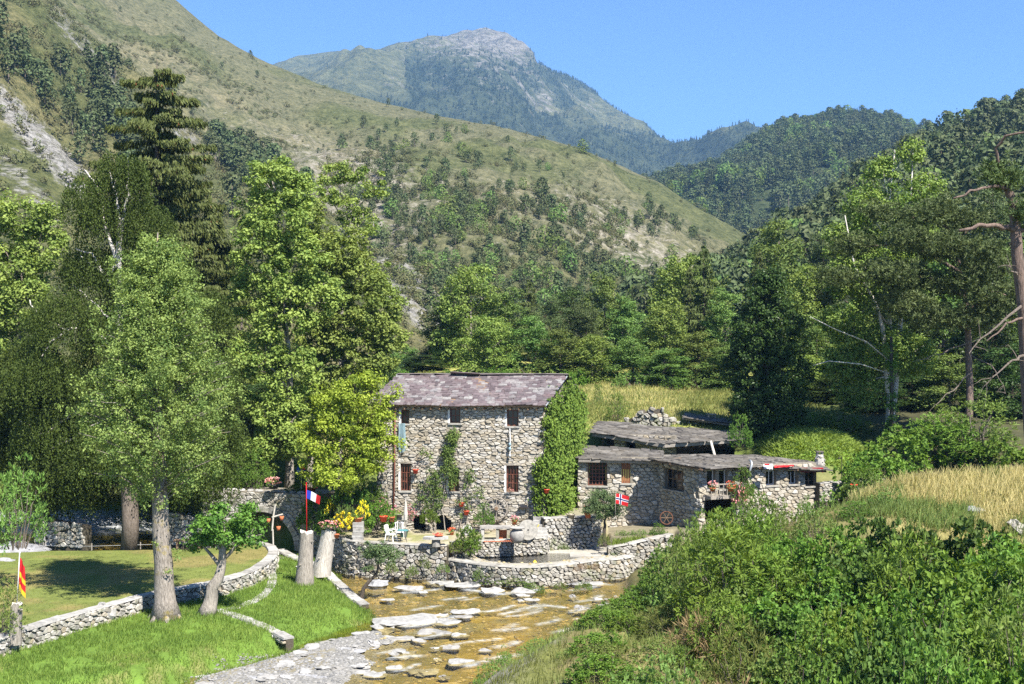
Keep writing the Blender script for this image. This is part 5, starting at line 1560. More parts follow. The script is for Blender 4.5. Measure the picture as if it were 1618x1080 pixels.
weeping('weeping_birch', 'huge weeping birch with white upper branches behind the poplar', b, y, bl, [
    ([(205, 868), (206, 820), (202, 740), (196, 600), (190, 500), (188, 400), (186, 335), (183, 280)], .42, .05),
    ([(188, 420), (172, 380), (160, 330), (150, 290), (134, 266)], .13, .03), ([(188, 400), (196, 340), (204, 290), (201, 250)], .12, .03),
    ([(187, 350), (182, 300), (168, 262)], .08, .02), ([(190, 405), (170, 440), (150, 405), (118, 392)], .10, .03), ([(192, 470), (160, 430), (130, 405)], .09, .02),
    ([(195, 560), (150, 520), (100, 518), (60, 500), (45, 470)], .12, .03), ([(110, 520), (80, 540), (62, 570)], .07, .02), ([(196, 620), (130, 640), (70, 690), (30, 660)], .11, .02),
    ([(190, 450), (225, 415), (240, 385)], .08, .02), ([(198, 640), (120, 690), (80, 710)], .08, .02), ([(193, 520), (140, 470), (115, 452)], .08, .02)], 321, 'l_birch', 7000, leaf=(.13, .08), low=[(205, 870), (206, 820), (202, 740), (197, 640), (194, 560)])
x, y = W(75, 866, 1.2); b = (x, y + 2, 1.2)
bl = px_lobes(b, y + 2, [(50, 560, 50), (20, 620, 50), (80, 640, 46), (30, 700, 50, 40), (90, 720, 44, 36), (-20, 680, 50), (60, 760, 50, 26), (130, 745, 40, 24), (240, 765, 60, 24), (300, 745, 50, 30)], rng0)
weeping('weeping_birch', 'darker low birch behind the grey willow bush at the left', b, y + 2, bl, [([(75, 866), (74, 820), (70, 740), (60, 640), (50, 560)], .3, .05)], 323, 'l_birch', 2600, leaf=(.14, .085), barkm='darkbark')

# ---- big spruce
def spruce(name, label, base, H, R0, seed, nb=7, step=1.15, group=None, cones=True, dens=1.0, shp=.78):
    rng = np.random.default_rng(seed)
    t = thing(name, label, 'spruce', base, group); mb = MB()
    mb.tube([(0, 0, 0), (.1, 0, H * .4), (0, 0, H * .8), (0, 0, H)], [H * .016, H * .011, H * .004, .02], 8, .5)
    C, D, TN, CC = [], [], [], []
    z = H * .08
    while z < H * .985:
        f_ = 1 - z / H
        n = nb if f_ > .12 else 5
        for k in range(n):
            a = rng.random() * 6.283
            Lb = (R0 * f_ ** shp + .25) * rng.uniform(.5, 1.2)
            tt = np.linspace(0, 1, 12)
            d = np.array([math.cos(a), math.sin(a), 0]); sdv = np.array([-math.sin(a), math.cos(a), 0])
            dz = (-.42 * tt + .30 * tt ** 2) * Lb * (.5 + .6 * f_) * rng.uniform(.4, 1.5) + rng.uniform(-.3, .3)
            P = d * (tt * Lb)[:, None] + np.array([0, 0, 1]) * (z + dz)[:, None]
            mb.tube(P[::3], np.linspace(.05 * f_ + .02, .01, len(P[::3])), 4, .5)
            m = int(Lb * 42 * dens) + 8
            s = rng.random(m) ** .7 * .93 + .07
            w = (rng.random(m) - .5) * 2 * (.10 + .24 * Lb * (1 - s) * s * 2.2 + .06 * Lb)
            B = d * (s * Lb)[:, None] + sdv * w[:, None] + np.array([0, 0, 1]) * (z + np.interp(s, tt, dz))[:, None]
            hang = rng.uniform(.1, .55, m) * (.6 + .6 * f_)
            for q in (0.15, .55, .95):
                C.append(B - np.array([0, 0, 1]) * (hang * q)[:, None]); D.append(nrm(np.array([0, 0, -1.0]) + d * .45 + rng.normal(0, .3, (m, 3)))); TN.append(np.clip(rng.normal(.45, .2, m) + .1 * s, 0, 1))
            if cones and f_ < .42 and Lb > .8:
                for _ in range(4):
                    q = rng.uniform(.55, 1.0); CC.append(d * q * Lb + sdv * rng.normal(0, .12) + np.array([0, 0, z + np.interp(q, tt, dz) - .08]))
        z += step * (.55 + .6 * f_)
    kid(mb, 'trunk', M['darkbark'], t, True)
    C = np.concatenate(C); D = np.concatenate(D); TN = np.concatenate(TN)
    V, q = leaf_quads(rng, C, rng.normal(0, .6, C.shape), .36, .12, .5, .4, D=D)
    mb = MB(); mb.add(V, q, np.repeat(TN, 4)); kid(mb, 'crown', M['l_spruce'], t)
    if CC:
        mb = MB()
        for c_ in CC: mb.lathe([(.01, 0), (.045, -.05), (.05, -.12), (.01, -.2)], 5, c_, rng.random())
        tag(kid(mb, 'hanging_cones', M['cones'], t), kind='stuff')
    return t
b = ground_at(248, 84); b = (b[0], b[1], 1.0)
spruce('norway_spruce', 'tallest dark spruce with brown cones on its drooping upper branches', b, 30.4, 8.4, 331, nb=6, step=.95, shp=.52)
b2 = ground_at(335, 93); spruce('norway_spruce', 'second dark spruce half hidden between the tall spruce and the ashes', (b2[0], b2[1], 2.0), 21.5, 5.2, 333, nb=6, step=.9, cones=False)

# ---- hornbeam column on the right of the huts
b = ground_at(1212, 88)
lb = px_lobes(b, 88, [(1212, 455, 26, 30), (1212, 470, 34, 40), (1200, 520, 46, 46), (1238, 530, 38, 46), (1190, 580, 46, 46), (1235, 590, 44, 46), (1212, 630, 52, 40), (1190, 650, 36, 36), (1240, 645, 36, 36), (1212, 685, 38, 30), (1195, 560, 40), (1215, 440, 20, 16)], rng0)
broad_tree('hornbeam_tree', 'dense dark upright tree standing behind the low grey roofs', 'tree', b, lb, [(0, 0, 0), (0, 0, 5), (.1, 0, 10)], 341, 'l_dark', 'darkbark', dens=22, cr=.45, per=60, L=.20, Wd=.14, rt=.3, shell=.6)

# ---- right: birch clump, pines
b = ground_at(1405, 88)
bl = px_lobes(b, 88, [(1440, 245, 18, 24), (1460, 300, 26, 34), (1395, 290, 26, 40), (1420, 340, 36), (1365, 330, 30, 34), (1340, 380, 34), (1400, 400, 44), (1450, 380, 36), (1370, 440, 44), (1330, 440, 30), (1430, 460, 44), (1330, 510, 40, 30), (1390, 550, 50, 40), (1330, 570, 36, 30), (1440, 560, 40, 36), (1360, 610, 40, 30)], rng0)
broad_tree('birch_tree', 'tall pale stemmed birch clump rising above the dark pines', 'tree', b, bl, [(0, 0, 0), (.1, 0, 6), (-.3, 0, 12), (.4, 0, 19)], 343, 'l_ash', 'birchbark', dens=22, cr=.6, per=60, L=.21, Wd=.14, rt=.2, tone=(.35, .2),
           stems=[(np.array([PW(1408, 690, 88), PW(1420, 560, 88), PW(1428, 400, 88), PW(1440, 300, 88), PW(1443, 225, 88)]) - np.array(b), [.2, .17, .12, .07, .03]),
                  (np.array([PW(1402, 620, 87), PW(1395, 520, 87), PW(1385, 480, 87), PW(1350, 420, 87), PW(1335, 340, 87)]) - np.array(b), [.16, .14, .11, .07, .03]),
                  (np.array([PW(1405, 570, 84.5), PW(1370, 540, 83), PW(1320, 520, 82), PW(1280, 500, 81)]) - np.array(b), [.05, .045, .035, .02]),
                  (np.array([PW(1405, 590, 84.5), PW(1360, 575, 83), PW(1310, 570, 82), PW(1285, 577, 81.5)]) - np.array(b), [.04, .035, .03, .015])])

def pine(name, label, base, trunk, r0, branches, clumps, seed, per=46, tuft=(.24, .045), Y=None, dens=10, cr=.5, flat=.4, dead=(), leafm='l_pine', tone=(.5, .22)):
    rng = np.random.default_rng(seed)
    t = thing(name, label, 'pine tree', base); mb = MB(); B0_ = np.array(base)
    P = np.array(trunk, float) - B0_; n = 14; u = np.linspace(0, 1, n); s = np.linspace(0, 1, len(P))
    Q = np.stack([np.interp(u, s, P[:, j]) for j in range(3)], -1); Q[1:] += rng.normal(0, .03, (n - 1, 3))
    mb.tube(Q, np.linspace(r0, r0 * .45, n), 10, .5)
    for (pts, ra, rb_) in branches:
        P = np.array(pts, float) - B0_; m = 3 * len(P); u = np.linspace(0, 1, m); s = np.linspace(0, 1, len(P))
        q = np.stack([np.interp(u, s, P[:, j]) for j in range(3)], -1); q[1:] += rng.normal(0, .03, (m - 1, 3)); mb.tube(q, np.linspace(ra, rb_, m), 6, .5)
    kid(mb, 'trunk', M['pinebark'], t, True)
    if dead:
        mb = MB()
        for pts in dead:
            P = np.array(pts, float) - B0_; m = 8; u = np.linspace(0, 1, m); s = np.linspace(0, 1, len(P))
            q = np.stack([np.interp(u, s, P[:, j]) for j in range(3)], -1); q[1:] += rng.normal(0, .05, (m - 1, 3)); mb.tube(q, np.linspace(.05, .012, m), 5, .5)
            for _ in range(7):
                k = rng.integers(2, m); e = q[k] + rng.normal(0, .4, 3) + np.array([0, 0, -.2]); mb.tube(limb(rng, q[k], e), np.linspace(.02, .005, 5), 3, .5)
        kid(mb, 'dead_branch', M['bark'], t)
    C, Rr = lobes_to_clumps(rng, clumps, dens, cr, .35)
    C2 = np.repeat(C, 5, 0) + rng.normal(0, 1, (len(C) * 5, 3)) * np.repeat(Rr, 5)[:, None] * np.array([.8, .8, flat])
    k = np.repeat(np.arange(len(C2)), per // 5)
    D = nrm(rng.normal(0, 1, (len(k), 3)) + np.array([0, 0, .7]))
    V, q = leaf_quads(rng, C2[k] + D * tuft[0] * .5, rng.normal(0, 1, (len(k), 3)), tuft[0], tuft[1], .3, .5, D=D)
    tn = np.clip(np.repeat(rng.normal(*tone, len(C)), 5)[k] + rng.normal(0, .12, len(k)), 0, 1)
    mb = MB(); mb.add(V, q, np.repeat(tn, 4)); kid(mb, 'crown', M[leafm], t)
    return t
# near pine at the right edge, bare pinkish trunk
b = ground_at(1640, 46)
pine('scots_pine', 'pine with bare pinkish trunk and broken branches at the right edge', b, [b, PW(1628, 640, 46), PW(1618, 480, 46), PW(1606, 380, 46), PW(1602, 320, 46), PW(1590, 285, 46)], .30,
     [([PW(1608, 362, 46), PW(1580, 357, 45.6), PW(1550, 355, 45.2), PW(1520, 364, 45)], .11, .06), ([PW(1598, 300, 46), PW(1570, 293, 45.5), PW(1540, 300, 45), PW(1505, 314, 44.8)], .08, .03),
      ([PW(1600, 290, 46), PW(1578, 262, 45.8), PW(1574, 235, 45.6), PW(1590, 214, 45.4), PW(1630, 207, 45)], .07, .04), ([PW(1610, 365, 46), PW(1640, 350, 46)], .12, .06), ([PW(1622, 500, 46), PW(1590, 510, 45.5), PW(1560, 540, 45)], .06, .02)],
     px_lobes(b, 45.6, [(1580, 268, 22, 14), (1590, 285, 26, 12), (1565, 280, 14, 8), (1625, 330, 26, 20)], rng0), 351, dens=110, cr=.25, per=60, tuft=(.18, .04), flat=.6,
     dead=[[PW(1618, 480, 46), PW(1570, 520, 45), PW(1530, 560, 44.5)], [PW(1622, 560, 46), PW(1590, 570, 45), PW(1560, 610, 44.5)], [PW(1618, 440, 46), PW(1590, 420, 45.4)]])
b = ground_at(1530, 83)
pl = px_lobes(b, 80.5, [(1400, 330, 30, 16, 2), (1450, 345, 40, 20, 0), (1500, 330, 40, 22, 1), (1550, 345, 36, 22, 2), (1420, 380, 44, 20, -2), (1350, 385, 36, 18, 1), (1480, 390, 50, 24, 0), (1540, 400, 44, 24, -1), (1390, 430, 46, 22, -2), (1320, 440, 30, 18, 0), (1450, 440, 50, 24, 1), (1520, 450, 50, 26, 0), (1580, 420, 36, 30, 2), (1420, 480, 44, 22, -1), (1480, 500, 46, 22, 0), (1560, 500, 40, 26, 1), (1600, 470, 30, 30, 0)], rng0)
pine('scots_pine', 'spreading dark pine with layered boughs right of the birch clump', b, [b, PW(1532, 600, 83.5), PW(1528, 480, 83.5), PW(1510, 400, 83.5), PW(1495, 350, 83.5)], .26,
     [([PW(1525, 470, 83), PW(1470, 440, 82), PW(1390, 430, 81)], .13, .04), ([PW(1518, 430, 83), PW(1440, 385, 81.5), PW(1350, 390, 82)], .13, .04), ([PW(1528, 490, 83), PW(1570, 460, 83), PW(1600, 470, 83)], .1, .04), ([PW(1505, 380, 83), PW(1550, 350, 84)], .08, .03), ([PW(1500, 360, 83), PW(1450, 345, 82.5), PW(1400, 332, 83.5)], .08, .03), ([PW(1530, 520, 83), PW(1480, 500, 82), PW(1420, 482, 81)], .1, .03)],
     pl, 353, dens=34, cr=.5, per=60, tuft=(.26, .07), dead=[[PW(1531, 590, 83), PW(1500, 620, 82), PW(1470, 650, 81)], [PW(1532, 560, 83), PW(1570, 580, 82), PW(1590, 620, 81.5)], [PW(1531, 540, 83), PW(1480, 560, 82), PW(1440, 570, 81)]])
# ivied trunk below the birches
x, y, z = ground_at(1408, 84)
t = thing('ivied_trunk', 'slender trunk wrapped in glossy ivy below the birch clump', 'tree', (x, y, z)); mb = MB(); mb.tube([(0, 0, -.2), (.05, 0, 3), (0, 0, 7)], [.14, .12, .1], 7); kid(mb, 'trunk', M['darkbark'], t, True)
rng = np.random.default_rng(77); zz = rng.random(60) * 6.6; an = rng.random(60) * 6.28
mb = MB(); cl_leaves(mb, rng, np.stack([.25 * np.cos(an), .25 * np.sin(an), zz], -1), np.full(60, .3), 28, .14, .11); kid(mb, 'ivy_leaves', M['l_lime'], t)

# ================================================================== background trees: models then copies
def auto_tree(name, label, cat, seed, H, Rw, leafm, barkm, base0=.06, dens=9, cr=.8, per=50, L=.30, Wd=.2, group=None, tone=(.5, .22)):
    rng = np.random.default_rng(seed); lb = []
    for k in range(13):
        t = (k + .5) / 13; a = k * 2.4 + rng.uniform(-.5, .5)
        rr = Rw * math.sin(math.pi * min(1, .22 + t * .74)) ** .8 * rng.uniform(.35, .75)
        s = Rw * rng.uniform(.38, .58) * (1.1 - .45 * t)
        lb.append((rr * math.cos(a), rr * math.sin(a), H * (base0 + (1 - base0) * t) - s * .4, s, s, s * .9))
    return broad_tree(name, label, cat, (0, 0, 0), lb, [(0, 0, -.3), (.1, 0, H * .3), (0, .1, H * .6), (.1, 0, H * .85)], seed + 1, leafm, barkm, dens, cr, per, L, Wd, group, rt=H * .017, tone=tone)
GB = 'trees along the edge of the meadow'
models = [auto_tree('meadow_tree', '', 'tree', 401, 12, 4.0, 'l_mid', 'bark'), auto_tree('meadow_tree', '', 'tree', 403, 14, 3.6, 'l_mid', 'bark'),
          auto_tree('meadow_tree', '', 'tree', 405, 11, 4.4, 'l_ash', 'ashbark', tone=(.35, .22)), auto_tree('meadow_tree', '', 'tree', 407, 13, 4.0, 'l_dark', 'darkbark')]
fir = spruce('meadow_fir', '', (0, 0, 0), 15, 3.6, 409, nb=6, cones=False, dens=.55)
scr_pine = auto_tree('meadow_pine', '', 'pine tree', 411, 13, 3.4, 'l_pine', 'pinebark', .2, 9, .8, 80, .30, .10)
PLACES = [  # photo x, photo y of the top, depth, model, name, label
    (745, 420, 132, 2, 'meadow_tree', 'tallest pale green tree at the left end of the meadow tree line'),
    (800, 455, 128, 1, 'meadow_tree', 'slim mid green tree right of the tallest pale one'),
    (700, 470, 135, 3, 'meadow_tree', 'dark tree at the foot of the rocky slope, left end of the tree line'),
    (770, 500, 118, 2, 'meadow_tree', 'yellowish bushy tree above the ridge of the slate roof'),
    (845, 500, 118, 0, 'meadow_tree', 'rounded green tree above the right end of the slate roof'),
    (905, 450, 134, 3, 'meadow_tree', 'dark full tree in the centre of the tree line'),
    (955, 430, 132, 1, 'meadow_tree', 'tall light topped tree in the centre of the tree line'),
    (885, 520, 116, 1, 'meadow_tree', 'green tree behind the top of the ivy gable'),
    (935, 530, 116, 2, 'meadow_tree', 'pale leafy tree at the near edge of the meadow wood'),
    (985, 470, 130, 0, 'meadow_tree', 'broad light green tree left of the pointed firs'),
    (1000, 535, 116, 0, 'meadow_tree', 'low bushy tree above the middle of the dry meadow'),
    (1085, 405, 134, 2, 'meadow_tree', 'bright tree left of the pointed dark fir'),
    (1050, 480, 120, 2, 'meadow_tree', 'pale tree in front of the pointed firs'),
    (1050, 550, 113, 1, 'meadow_tree', 'small bright tree at the meadow edge below the firs'),
    (1145, 455, 124, 1, 'meadow_tree', 'light tree between the fir and the dark upright hornbeam'),
    (1105, 525, 116, 0, 'meadow_tree', 'bushy tree left of the dark upright hornbeam'),
    (1150, 545, 112, 0, 'meadow_tree', 'light bushy tree touching the dark upright hornbeam'),
    (1230, 350, 150, 0, 'meadow_tree', 'green broad tree above the dark upright hornbeam'),
    (1275, 420, 130, 2, 'meadow_tree', 'light green tree right of the dark upright hornbeam'),
    (1290, 500, 108, 0, 'meadow_tree', 'mid green tree left of the birch clump'),
    (1265, 560, 104, 2, 'meadow_tree', 'drooping light green tree behind the grass mound'),
    (1320, 590, 100, 3, 'meadow_tree', 'dark shady tree under the birch clump'),
    (1450, 470, 104, 3, 'meadow_tree', 'dark tree filling the wood behind the layered pine'),
    (1560, 420, 100, 3, 'meadow_tree', 'dark tree behind the bare pinkish pine trunk'),
    (1500, 560, 92, 0, 'meadow_tree', 'leafy tree under the layered pine'),
    (1600, 540, 90, 3, 'meadow_tree', 'dark tree low behind the dry meadow at the right edge'),
    (1390, 600, 94, 3, 'meadow_tree', 'shaded tree behind the ivied trunk'),
    (1440, 590, 96, 3, 'meadow_tree', 'gloomy tree between the ivied trunk and the pine'),
    (1345, 470, 112, 3, 'meadow_tree', 'dark tree behind the white birch stems'),
    (1490, 400, 112, 1, 'meadow_tree', 'tall leafy tree behind the layered pine'),
    (1410, 430, 108, 0, 'meadow_tree', 'leafy tree behind the stems of the birch clump'),
    (1340, 540, 104, 1, 'meadow_tree', 'leafy tree low behind the long bare birch branches'),
    (1590, 380, 108, 1, 'meadow_tree', 'leafy tree behind the pinkish trunk at the right edge'),
    (640, 545, 140, 0, 'meadow_tree', 'hedge like tree left of the slate roof ridge'),
    (665, 560, 128, 3, 'meadow_tree', 'low dark tree over the left end of the slate roof'),
    (380, 420, 118, 0, 'meadow_tree', 'green tree glimpsed behind the left ash'),
    (330, 560, 105, 3, 'meadow_tree', 'dark tree in the gap below the second spruce'),
    (130, 560, 104, 3, 'meadow_tree', 'dark tree behind the trailing birch branches'),
    (10, 600, 108, 3, 'meadow_tree', 'dark tree at the left edge under the rounded tree'),
    (420, 600, 100, 3, 'meadow_tree', 'dark tree in the shade under the left ash'),
    (505, 620, 104, 3, 'meadow_tree', 'dark tree behind the yellow green tree'),
    (590, 560, 122, 0, 'meadow_tree', 'green tree between the ashes and the rocky slope'),
    (250, 640, 100, 3, 'meadow_tree', 'dark undergrowth tree behind the poplar crown'),
    (1112, 385, 128, 'fir', 'meadow_fir', 'pointed dark fir rising from the middle of the tree line'),
    (1090, 420, 128, 'fir', 'meadow_fir', 'shorter dark fir beside the pointed one'),
    (835, 440, 136, 'fir', 'meadow_fir', 'dark fir behind the left half of the tree line'),
    (1200, 395, 140, 'fir', 'meadow_fir', 'dark fir above and left of the hornbeam'),
    (925, 480, 124, 'pine', 'meadow_pine', 'bluish pine in the middle of the tree line'),
    (870, 470, 128, 'pine', 'meadow_pine', 'brownish pine left of the middle of the tree line'),
    (1360, 330, 128, 'pine', 'meadow_pine', 'pine on the slope behind the birch clump'),
    (1300, 370, 136, 'pine', 'meadow_pine', 'pine on the slope left of the birch clump'),
    (1480, 300, 120, 'pine', 'meadow_pine', 'tall pine behind the layered pine boughs'),
    (1570, 300, 116, 'pine', 'meadow_pine', 'tall pine behind the top of the bare pinkish trunk'),
]
rngp = random.Random(9); used = set()
for (px, py, Y, mdl, nm, lab) in PLACES:
    src, h0 = (fir, 15) if mdl == 'fir' else ((scr_pine, 13) if mdl == 'pine' else (models[mdl], (12, 14, 11, 13)[mdl]))
    x = (px - CX) / F * Y; g = H1(x, Y); hh = CZ - (py - CY) / F * Y - g
    sxy = min(1.25, max(.7, hh / h0)); sz_ = hh / h0
    if src.name not in used:
        used.add(src.name); o = src; o.location = (x, Y, g); o.rotation_euler = (0, 0, rngp.random() * 6); o.scale = (sxy, sxy, sz_); o['label'] = lab; o['group'] = GB
    else:
        dup(src, (x, Y, g), rngp.random() * 6.28, (sxy, sxy, sz_), lab, GB)

# ================================================================== shrubs
def shrub_model(name, label, seed, leafm, H, Rr, nst, per, L, Wd, upb=.45, barkm='bark', spray=.16, droop=.0, tone=(.5, .2), fl=None, nfl=0, upright=False):
    """stems carry lobes of foliage; each lobe is covered with rosettes of leaves. thing > stems, foliage"""
    rng = np.random.default_rng(seed)
    t = thing(name, label, 'shrub'); mb = MB(); lobes = []
    for k in range(nst):
        a = k * 2.39996 + rng.uniform(-.3, .3); rr = Rr * math.sqrt((k + .4) / nst); hh = H * (1 - .55 * (rr / Rr) ** 1.8) * rng.uniform(.72, 1.1)
        s_ = Rr * rng.uniform(.19, .33)
        e = np.array([math.cos(a) * rr * .85, math.sin(a) * rr * .85, max(.2, hh - s_ * .6)])
        b0 = np.array([math.cos(a), math.sin(a), 0]) * rr * .3
        P = limb(rng, b0, e, .15, 6); mb.tube(P, np.linspace(.025, .007, 6), 4, .5)
        lobes.append((*e, s_, s_, s_ * (1.25 if upright else .85)))
        if hh > .8 and rr > Rr * .5: lobes.append((*(e * np.array([1.04, 1.04, .5])), s_ * 1.05, s_ * 1.05, s_ * .9))
    kid(mb, 'stems', M[barkm], t)
    C, _ = lobes_to_clumps(rng, lobes, per, .1, .5)
    lob = np.concatenate([np.full(max(3, int(per * (l[3] * l[4] + l[3] * l[5] + l[4] * l[5]) / 3)), i) for i, l in enumerate(lobes)])
    C[:, 2] = np.maximum(C[:, 2], .05)
    LC = np.array([l[:3] for l in lobes])[lob]; out = nrm(C - LC)
    m = 9; k = np.repeat(np.arange(len(C)), m)
    D = nrm(out[k] * .7 + rng.normal(0, .75, (len(k), 3)) + np.array([0, 0, .12 - droop]))
    cc = C[k] + D * L * rng.uniform(.4, .9, (len(k), 1)) + rng.normal(0, spray * .12, (len(k), 3))
    V, q = leaf_quads(rng, cc, out[k] * .6, L, Wd, upb, .35, D=D)
    tn = rng.normal(0, tone[1] * .6, len(lobes))[lob] + rng.normal(tone[0], tone[1] * .6, len(C))
    mb = MB(); mb.add(V, q, np.repeat(np.clip(tn[k] + rng.normal(0, .1, len(k)), 0, 1), 4)); kid(mb, 'foliage', M[leafm], t)
    if fl:
        idx = rng.choice(len(C), nfl); c2 = C[idx] + out[idx] * .1
        V, q = leaf_quads(rng, np.repeat(c2, 4, 0) + rng.normal(0, .03, (nfl * 4, 3)), rng.normal(0, 1, (nfl * 4, 3)), .09, .08, .6, .4)
        mb = MB(); mb.add(V, q, np.repeat(rng.random(nfl * 4), 4)); tag(kid(mb, 'blossoms', M[fl], t), kind='stuff')
    return t

# ---- foreground bank
SG = 'shrubs on the near bank'
S = {
 'elder': shrub_model('elder_shrub', '', 501, 'l_shrub', 2.6, 1.7, 17, 92, .19, .062, droop=.15),
 'hazel': shrub_model('hazel_shrub', '', 503, 'l_shrub', 2.4, 1.7, 17, 98, .135, .10),
 'alder': shrub_model('alder_shrub', '', 515, 'l_alder', 2.5, 1.7, 16, 84, .17, .13),
 'dogwood': shrub_model('dogwood_shrub', '', 505, 'l_lime', 2.1, 1.5, 16, 118, .115, .072),
 'willow': shrub_model('sallow_shrub', '', 507, 'l_sprig', 2.2, 1.2, 15, 90, .14, .040, .25, droop=-.5, upright=True),
 'bramble': shrub_model('bramble_shrub', '', 509, 'l_mid', 1.3, 1.5, 14, 85, .10, .075, tone=(.6, .2)),
 'broom': shrub_model('wiry_shrub', '', 511, 'l_weed', 1.5, 1.1, 14, 150, .22, .020, .1, droop=-.6, upright=True),
 'dry': shrub_model('withered_shrub', '', 513, 'l_brown', 1.1, 1.1, 14, 120, .22, .016, .1, droop=-.5),
}
HS = {'elder': 2.6, 'alder': 2.5, 'hazel': 2.4, 'dogwood': 2.1, 'willow': 2.3, 'bramble': 1.3, 'broom': 1.6, 'dry': 1.2}
ADJ = {'elder': ('long leaved green elder', 'shrub'), 'alder': ('dark alder', 'shrub'), 'hazel': ('broad leaved hazel', 'shrub'), 'dogwood': ('glossy dogwood', 'shrub'), 'willow': ('pale upright sallow', 'shrub'), 'bramble': ('low bramble', 'shrub'), 'broom': ('wiry olive green broom', 'shrub'), 'dry': ('withered straw coloured', 'shrub')}
FG = [  # photo x, photo y of the top, depth, kind, size
 (945, 990, 51, 'dogwood', .5), (1020, 930, 53, 'hazel', .7), (1040, 870, 56, 'dogwood', .7), (960, 1000, 48, 'hazel', .8), (985, 965, 51, 'hazel', .7), (945, 1040, 44, 'hazel', .7), (950, 1075, 40, 'hazel', .8), (1130, 812, 52, 'elder', 1.0), (1190, 800, 53, 'elder', 1.05), (1250, 828, 50, 'hazel', 1.0), (1320, 812, 50, 'hazel', 1.0), (1395, 800, 50, 'dogwood', 1.05), (1470, 815, 47, 'hazel', 1.05), (1545, 800, 46, 'dogwood', 1.1), (1615, 815, 44, 'hazel', 1.15),
 (1150, 850, 46, 'elder', 1.1), (1215, 870, 45, 'elder', 1.0), (1300, 850, 44, 'hazel', 1.05), (1370, 845, 43, 'hazel', 1.1), (1440, 860, 41, 'elder', 1.0), (1520, 850, 40, 'hazel', 1.1), (1600, 860, 38, 'willow', 1.1),
 (1085, 850, 50, 'willow', .8), (1060, 880, 50, 'bramble', 1.0), (1100, 900, 46, 'broom', 1.0), (1160, 920, 42, 'bramble', 1.0), (1230, 920, 40, 'hazel', .9), (1310, 900, 39, 'dogwood', 1.05), (1390, 905, 37, 'hazel', 1.0), (1460, 920, 36, 'dogwood', 1.0), (1540, 915, 34, 'hazel', 1.0), (1610, 930, 32, 'willow', .9),
 (1030, 905, 52, 'dogwood', .8), (1000, 940, 52, 'dogwood', .75), (1050, 950, 46, 'broom', 1.0), (1110, 960, 41, 'dry', 1.1), (1180, 975, 37, 'broom', 1.0), (1250, 985, 35, 'bramble', 1.0), (1330, 965, 34, 'hazel', .9), (1410, 980, 32, 'dogwood', .9), (1480, 990, 30, 'willow', .8), (1560, 985, 29, 'hazel', .85), (1620, 1000, 28, 'hazel', .9),
 (965, 985, 50, 'bramble', .9), (1000, 1000, 47, 'hazel', .7), (1045, 1010, 42, 'bramble', 1.0), (1110, 1020, 37, 'dry', 1.0), (1210, 1035, 31, 'hazel', .8), (1290, 1030, 30, 'dogwood', .8), (1370, 1040, 28, 'hazel', .8), (1440, 1050, 26, 'bramble', .9), (1530, 1050, 25, 'hazel', .8), (1600, 1060, 24, 'dogwood', .8),
  (960, 1050, 42, 'bramble', .9), (1010, 1060, 39, 'dogwood', .8), (1130, 1065, 32, 'broom', .8), (770, 1040, 48.5, 'willow', .55), (800, 1020, 49.5, 'willow', .45), (835, 1022, 49, 'willow', .5), (850, 1040, 47.5, 'willow', .45), (800, 1060, 47, 'bramble', .6), (900, 1072, 44, 'bramble', .5), (760, 1070, 46.5, 'willow', .5),
 (1075, 830, 56, 'bramble', .9), (1110, 835, 56, 'willow', .7), (1230, 800, 58, 'willow', .6), (1290, 805, 58, 'bramble', .8), (1350, 790, 60, 'dogwood', .8), (1395, 770, 62, 'bramble', .8), (1380, 700, 74, 'hazel', 1.3), (1410, 690, 76, 'hazel', 1.5), (1440, 650, 80, 'hazel', 1.7), (1490, 650, 80, 'elder', 1.6), (1540, 620, 80, 'willow', 1.9), (1590, 650, 78, 'hazel', 1.5), (1372, 738, 72, 'dogwood', 1.0), (1375, 750, 70, 'bramble', 1.0), (1330, 640, 88, 'dogwood', 1.4), (1290, 650, 90, 'dogwood', 1.2),
 (1010, 838, 71.5, 'bramble', .5), (1040, 835, 71, 'dogwood', .45), (985, 842, 72, 'bramble', .45), (1200, 775, 66, 'dogwood', .75), (1180, 780, 66, 'willow', .8), (1240, 790, 66, 'bramble', .8), (1300, 780, 67, 'bramble', .8), (1150, 800, 62, 'dogwood', .8), (1275, 785, 67, 'willow', .6),
 (945, 600, 100, 'willow', .4), (975, 615, 92, 'willow', .8), (1060, 590, 112, 'willow', 1.2), (1000, 585, 113, 'bramble', 1.4), (900, 580, 113, 'hazel', 1.1), (845, 570, 115, 'bramble', 1.6), (1110, 590, 112, 'bramble', 1.4), (720, 580, 118, 'hazel', 1.2), (680, 585, 116, 'bramble', 1.3), (640, 580, 122, 'hazel', 1.0), (790, 575, 114, 'hazel', 1.1), (1155, 585, 111, 'hazel', 1.1),
]
rngs = random.Random(4); used = set(); spot = {}
rf_ = random.Random(77)
for _ in range(34):                                   # more of the same between them
    fx = rf_.uniform(960, 1630); fy = rf_.uniform(840, 1075)
    if fx < 1075 - (fy - 840) * .35 + 15: continue
    fd = 54 - (fy - 800) * .075 - (fx - 1000) * .012 + rf_.uniform(-1, 1)
    kk = rf_.choices(['hazel', 'dogwood', 'elder', 'bramble', 'willow', 'broom', 'dry'], [4, 4, 2, 3, 1.2, 1 if fx < 1200 else .2, .9 if fx < 1200 else .1])[0]
    FG.append((int(fx), int(fy + rf_.uniform(-34, 30)), fd, kk, rf_.uniform(.7, 1.15)))
